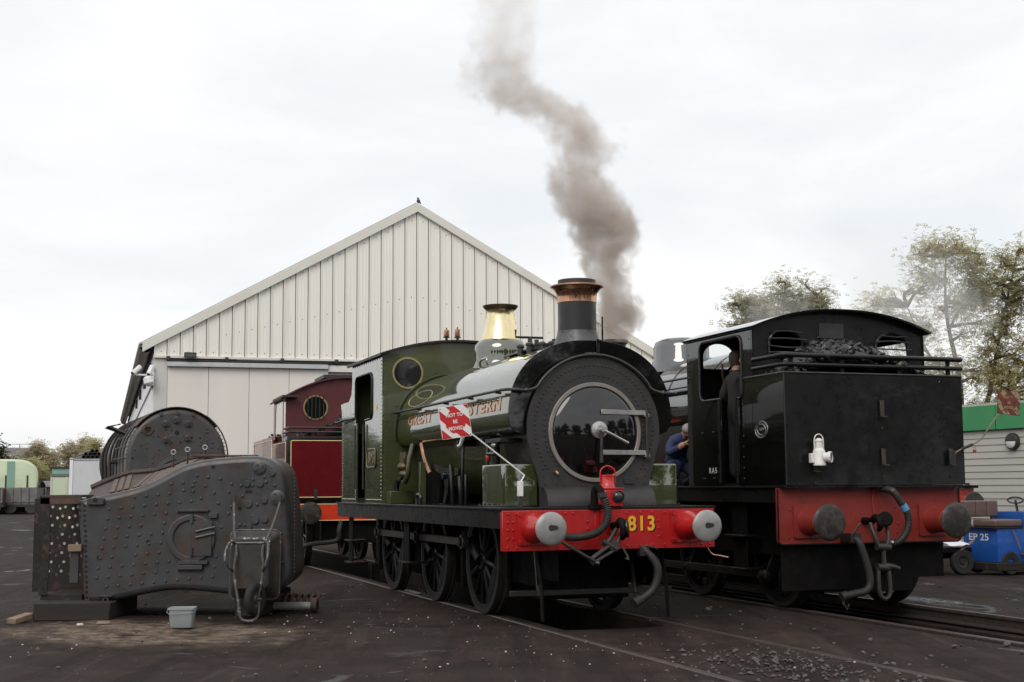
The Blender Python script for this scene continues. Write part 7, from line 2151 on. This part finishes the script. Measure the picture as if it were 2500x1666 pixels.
# ------------------------------------------------------------------ smoke from the black engine's chimney
def plume(name, label, stops, y0, dens, col, nscale, zoff, yamp=1.0, absorb=0.0, edge=1.0):
    """stops = [(z, x, radius, strength)]; a real volume: density falls off from a wandering axis and is broken up by noise"""
    z0, z1 = stops[0][0], stops[-1][0]
    xs = [s[1] for s in stops]
    xa, xb = min(xs) - .1, max(xs) + .1
    rm = max(s[2] for s in stops)
    m = bpy.data.materials.new(name)
    m.use_nodes = True
    t = m.node_tree
    L = t.links.new
    for n in list(t.nodes): t.nodes.remove(n)
    def N(ty, **k):
        n = t.nodes.new(ty)
        for a, v in k.items(): setattr(n, a, v)
        return n
    def M_(op, a, b=None):
        n = N('ShaderNodeMath', operation=op)
        for i, v in enumerate((a, b)):
            if v is None: continue
            if isinstance(v, (int, float)): n.inputs[i].default_value = v
            else: L(v, n.inputs[i])
        return n.outputs[0]
    o = N('ShaderNodeOutputMaterial')
    pv = N('ShaderNodeVolumePrincipled')
    pv.inputs['Color'].default_value = (*col, 1)
    pv.inputs['Anisotropy'].default_value = 0.1
    pv.inputs['Absorption Color'].default_value = (0, 0, 0, 1)
    L(pv.outputs[0], o.inputs['Volume'])
    tc_ = N('ShaderNodeTexCoord')
    nz = N('ShaderNodeTexNoise'); nz.inputs['Scale'].default_value = nscale * .8; nz.inputs['Detail'].default_value = 3
    L(tc_.outputs['Object'], nz.inputs['Vector'])
    vs = N('ShaderNodeVectorMath', operation='SUBTRACT'); vs.inputs[1].default_value = (.5, .5, .5)
    L(nz.outputs['Color'], vs.inputs[0])
    vsc = N('ShaderNodeVectorMath', operation='SCALE'); vsc.inputs['Scale'].default_value = .95
    L(vs.outputs[0], vsc.inputs[0])
    va = N('ShaderNodeVectorMath', operation='ADD')
    L(tc_.outputs['Object'], va.inputs[0]); L(vsc.outputs[0], va.inputs[1])
    sx = N('ShaderNodeSeparateXYZ'); L(va.outputs[0], sx.inputs[0])
    f = M_('DIVIDE', M_('SUBTRACT', sx.outputs['Z'], z0), z1 - z0)
    cr_ = N('ShaderNodeValToRGB')
    cr_.color_ramp.interpolation = 'B_SPLINE'
    el = cr_.color_ramp.elements
    while len(el) > 1: el.remove(el[0])
    for k, (z, x, r, d) in enumerate(stops):
        e = el[0] if k == 0 else el.new((z - z0) / (z1 - z0))
        e.position = (z - z0) / (z1 - z0)
        e.color = ((x - xa) / (xb - xa), r / rm, d, 1)
    L(f, cr_.inputs['Fac'])
    sc_ = N('ShaderNodeSeparateColor'); L(cr_.outputs[0], sc_.inputs[0])
    ax_ = M_('ADD', M_('MULTIPLY', sc_.outputs['Red'], xb - xa), xa)
    dx_ = M_('SUBTRACT', sx.outputs['X'], ax_)
    dy_ = M_('MULTIPLY', M_('SUBTRACT', sx.outputs['Y'], y0), yamp)
    rr = M_('SQRT', M_('ADD', M_('MULTIPLY', dx_, dx_), M_('MULTIPLY', dy_, dy_)))
    q = M_('DIVIDE', rr, M_('MULTIPLY', sc_.outputs['Green'], rm))
    n2_ = N('ShaderNodeTexNoise'); n2_.inputs['Scale'].default_value = nscale * 2.7; n2_.inputs['Detail'].default_value = 8; n2_.inputs['Roughness'].default_value = .58; n2_.inputs['Distortion'].default_value = .4
    L(tc_.outputs['Object'], n2_.inputs['Vector'])
    q2 = M_('ADD', q, M_('MULTIPLY', M_('SUBTRACT', n2_.outputs['Fac'], .5), 2.0))
    mr = N('ShaderNodeMapRange', interpolation_type='SMOOTHSTEP')
    mr.inputs['From Min'].default_value = 1.05
    mr.inputs['From Max'].default_value = .62
    L(q2, mr.inputs['Value'])
    cut = N('ShaderNodeMapRange', interpolation_type='SMOOTHSTEP')
    cut.inputs['From Min'].default_value = 1.5
    cut.inputs['From Max'].default_value = 1.15
    L(q, cut.inputs['Value'])
    n3_ = N('ShaderNodeTexNoise'); n3_.inputs['Scale'].default_value = nscale * 1.7; n3_.inputs['Detail'].default_value = 5
    L(va.outputs[0], n3_.inputs['Vector'])
    m3 = N('ShaderNodeMapRange', interpolation_type='SMOOTHSTEP')
    m3.inputs['From Min'].default_value = .34; m3.inputs['From Max'].default_value = .66; m3.inputs['To Min'].default_value = .35; m3.inputs['To Max'].default_value = 1.5
    L(n3_.outputs['Fac'], m3.inputs['Value'])
    d_ = M_('MULTIPLY', m3.outputs[0], M_('MULTIPLY', M_('MULTIPLY', M_('POWER', mr.outputs[0], edge), cut.outputs[0]), M_('MULTIPLY', sc_.outputs['Blue'], dens)))
    L(d_, pv.inputs['Density'])
    m.cycles.volume_step_rate = 0.35
    # hull: horizontal rings round the axis
    rows = []
    K = 40
    for k in range(K + 1):
        z = z0 + (z1 - z0) * k / K
        for i in range(len(stops) - 1):
            if stops[i][0] <= z <= stops[i + 1][0] + 1e-6: break
        u = (z - stops[i][0]) / (stops[i + 1][0] - stops[i][0])
        x = stops[i][1] + (stops[i + 1][1] - stops[i][1]) * u
        r = (stops[i][2] + (stops[i + 1][2] - stops[i][2]) * u) * 1.5 + .06
        rows.append([Vector((x + r * math.cos(2 * PI * a / 18), y0 + r * math.sin(2 * PI * a / 18), z)) for a in range(18)])
    mb = MB().surf(rows, closed=True)
    mb.add(rows[0], [tuple(range(18))]).add(rows[-1], [tuple(range(18))])
    me = mb.mesh(name)
    me.materials.append(m)
    ob = link(name, me)
    tag(ob, label, 'smoke', kind='stuff')
    return ob
plume('smoke_plume', 'brown-grey smoke drifting up from the black engine chimney behind the green one',
      [(3.93, 1.78, .32, 1.0), (4.25, 1.86, .42, 1.0), (4.65, 1.84, .42, 1.0), (5.02, 1.76, .36, .85), (5.35, 1.70, .48, .75), (5.80, 1.72, .62, .75), (6.25, 1.42, .60, .5), (6.75, 1.02, .56, .46), (7.20, 1.30, .54, .38), (7.62, 1.36, .60, .32),
       (7.95, .85, .78, .25), (8.30, -.02, .90, .23), (8.70, -.16, .78, .17), (9.2, -.02, .64, .11), (9.7, -.06, .62, .065), (10.2, -.20, .72, .055), (11.2, -.5, .95, .04), (12.5, -1.0, 1.2, .0)],
      23.47, 5.4, (.77, .685, .615), 1.0, 0)
plume('steam_wisp', 'faint white steam drifting in front of the tall right-hand tree', [(3.6, 9.8, .8, .5), (4.6, 9.7, 1.6, .9), (5.6, 9.5, 2.1, 1.0), (6.6, 9.2, 1.9, .7), (7.8, 8.8, 1.4, .0)], 32.0, .18, (1, 1, 1), .5, 0)
plume('steam_wisp', 'thin white steam veil in front of the smaller tree above the black cab', [(5.0, 8.0, .5, .5), (5.6, 7.9, 1.1, 1.0), (6.3, 7.6, 1.3, .8), (7.2, 7.2, 1.0, .0)], 38.0, .20, (1, 1, 1), .5, 0)

# ------------------------------------------------------------------ keep every tree at thing > part > sub-part
def _root_depth(o):
    d = 0
    while o.parent is not None:
        o = o.parent
        d += 1
    return o, d
_again = True
while _again:
    _again = False
    for _o in list(SC.objects):
        _rt_, _d_ = _root_depth(_o)
        if _d_ >= 3:
            _o.parent.parent = _rt_
            _again = True
            break
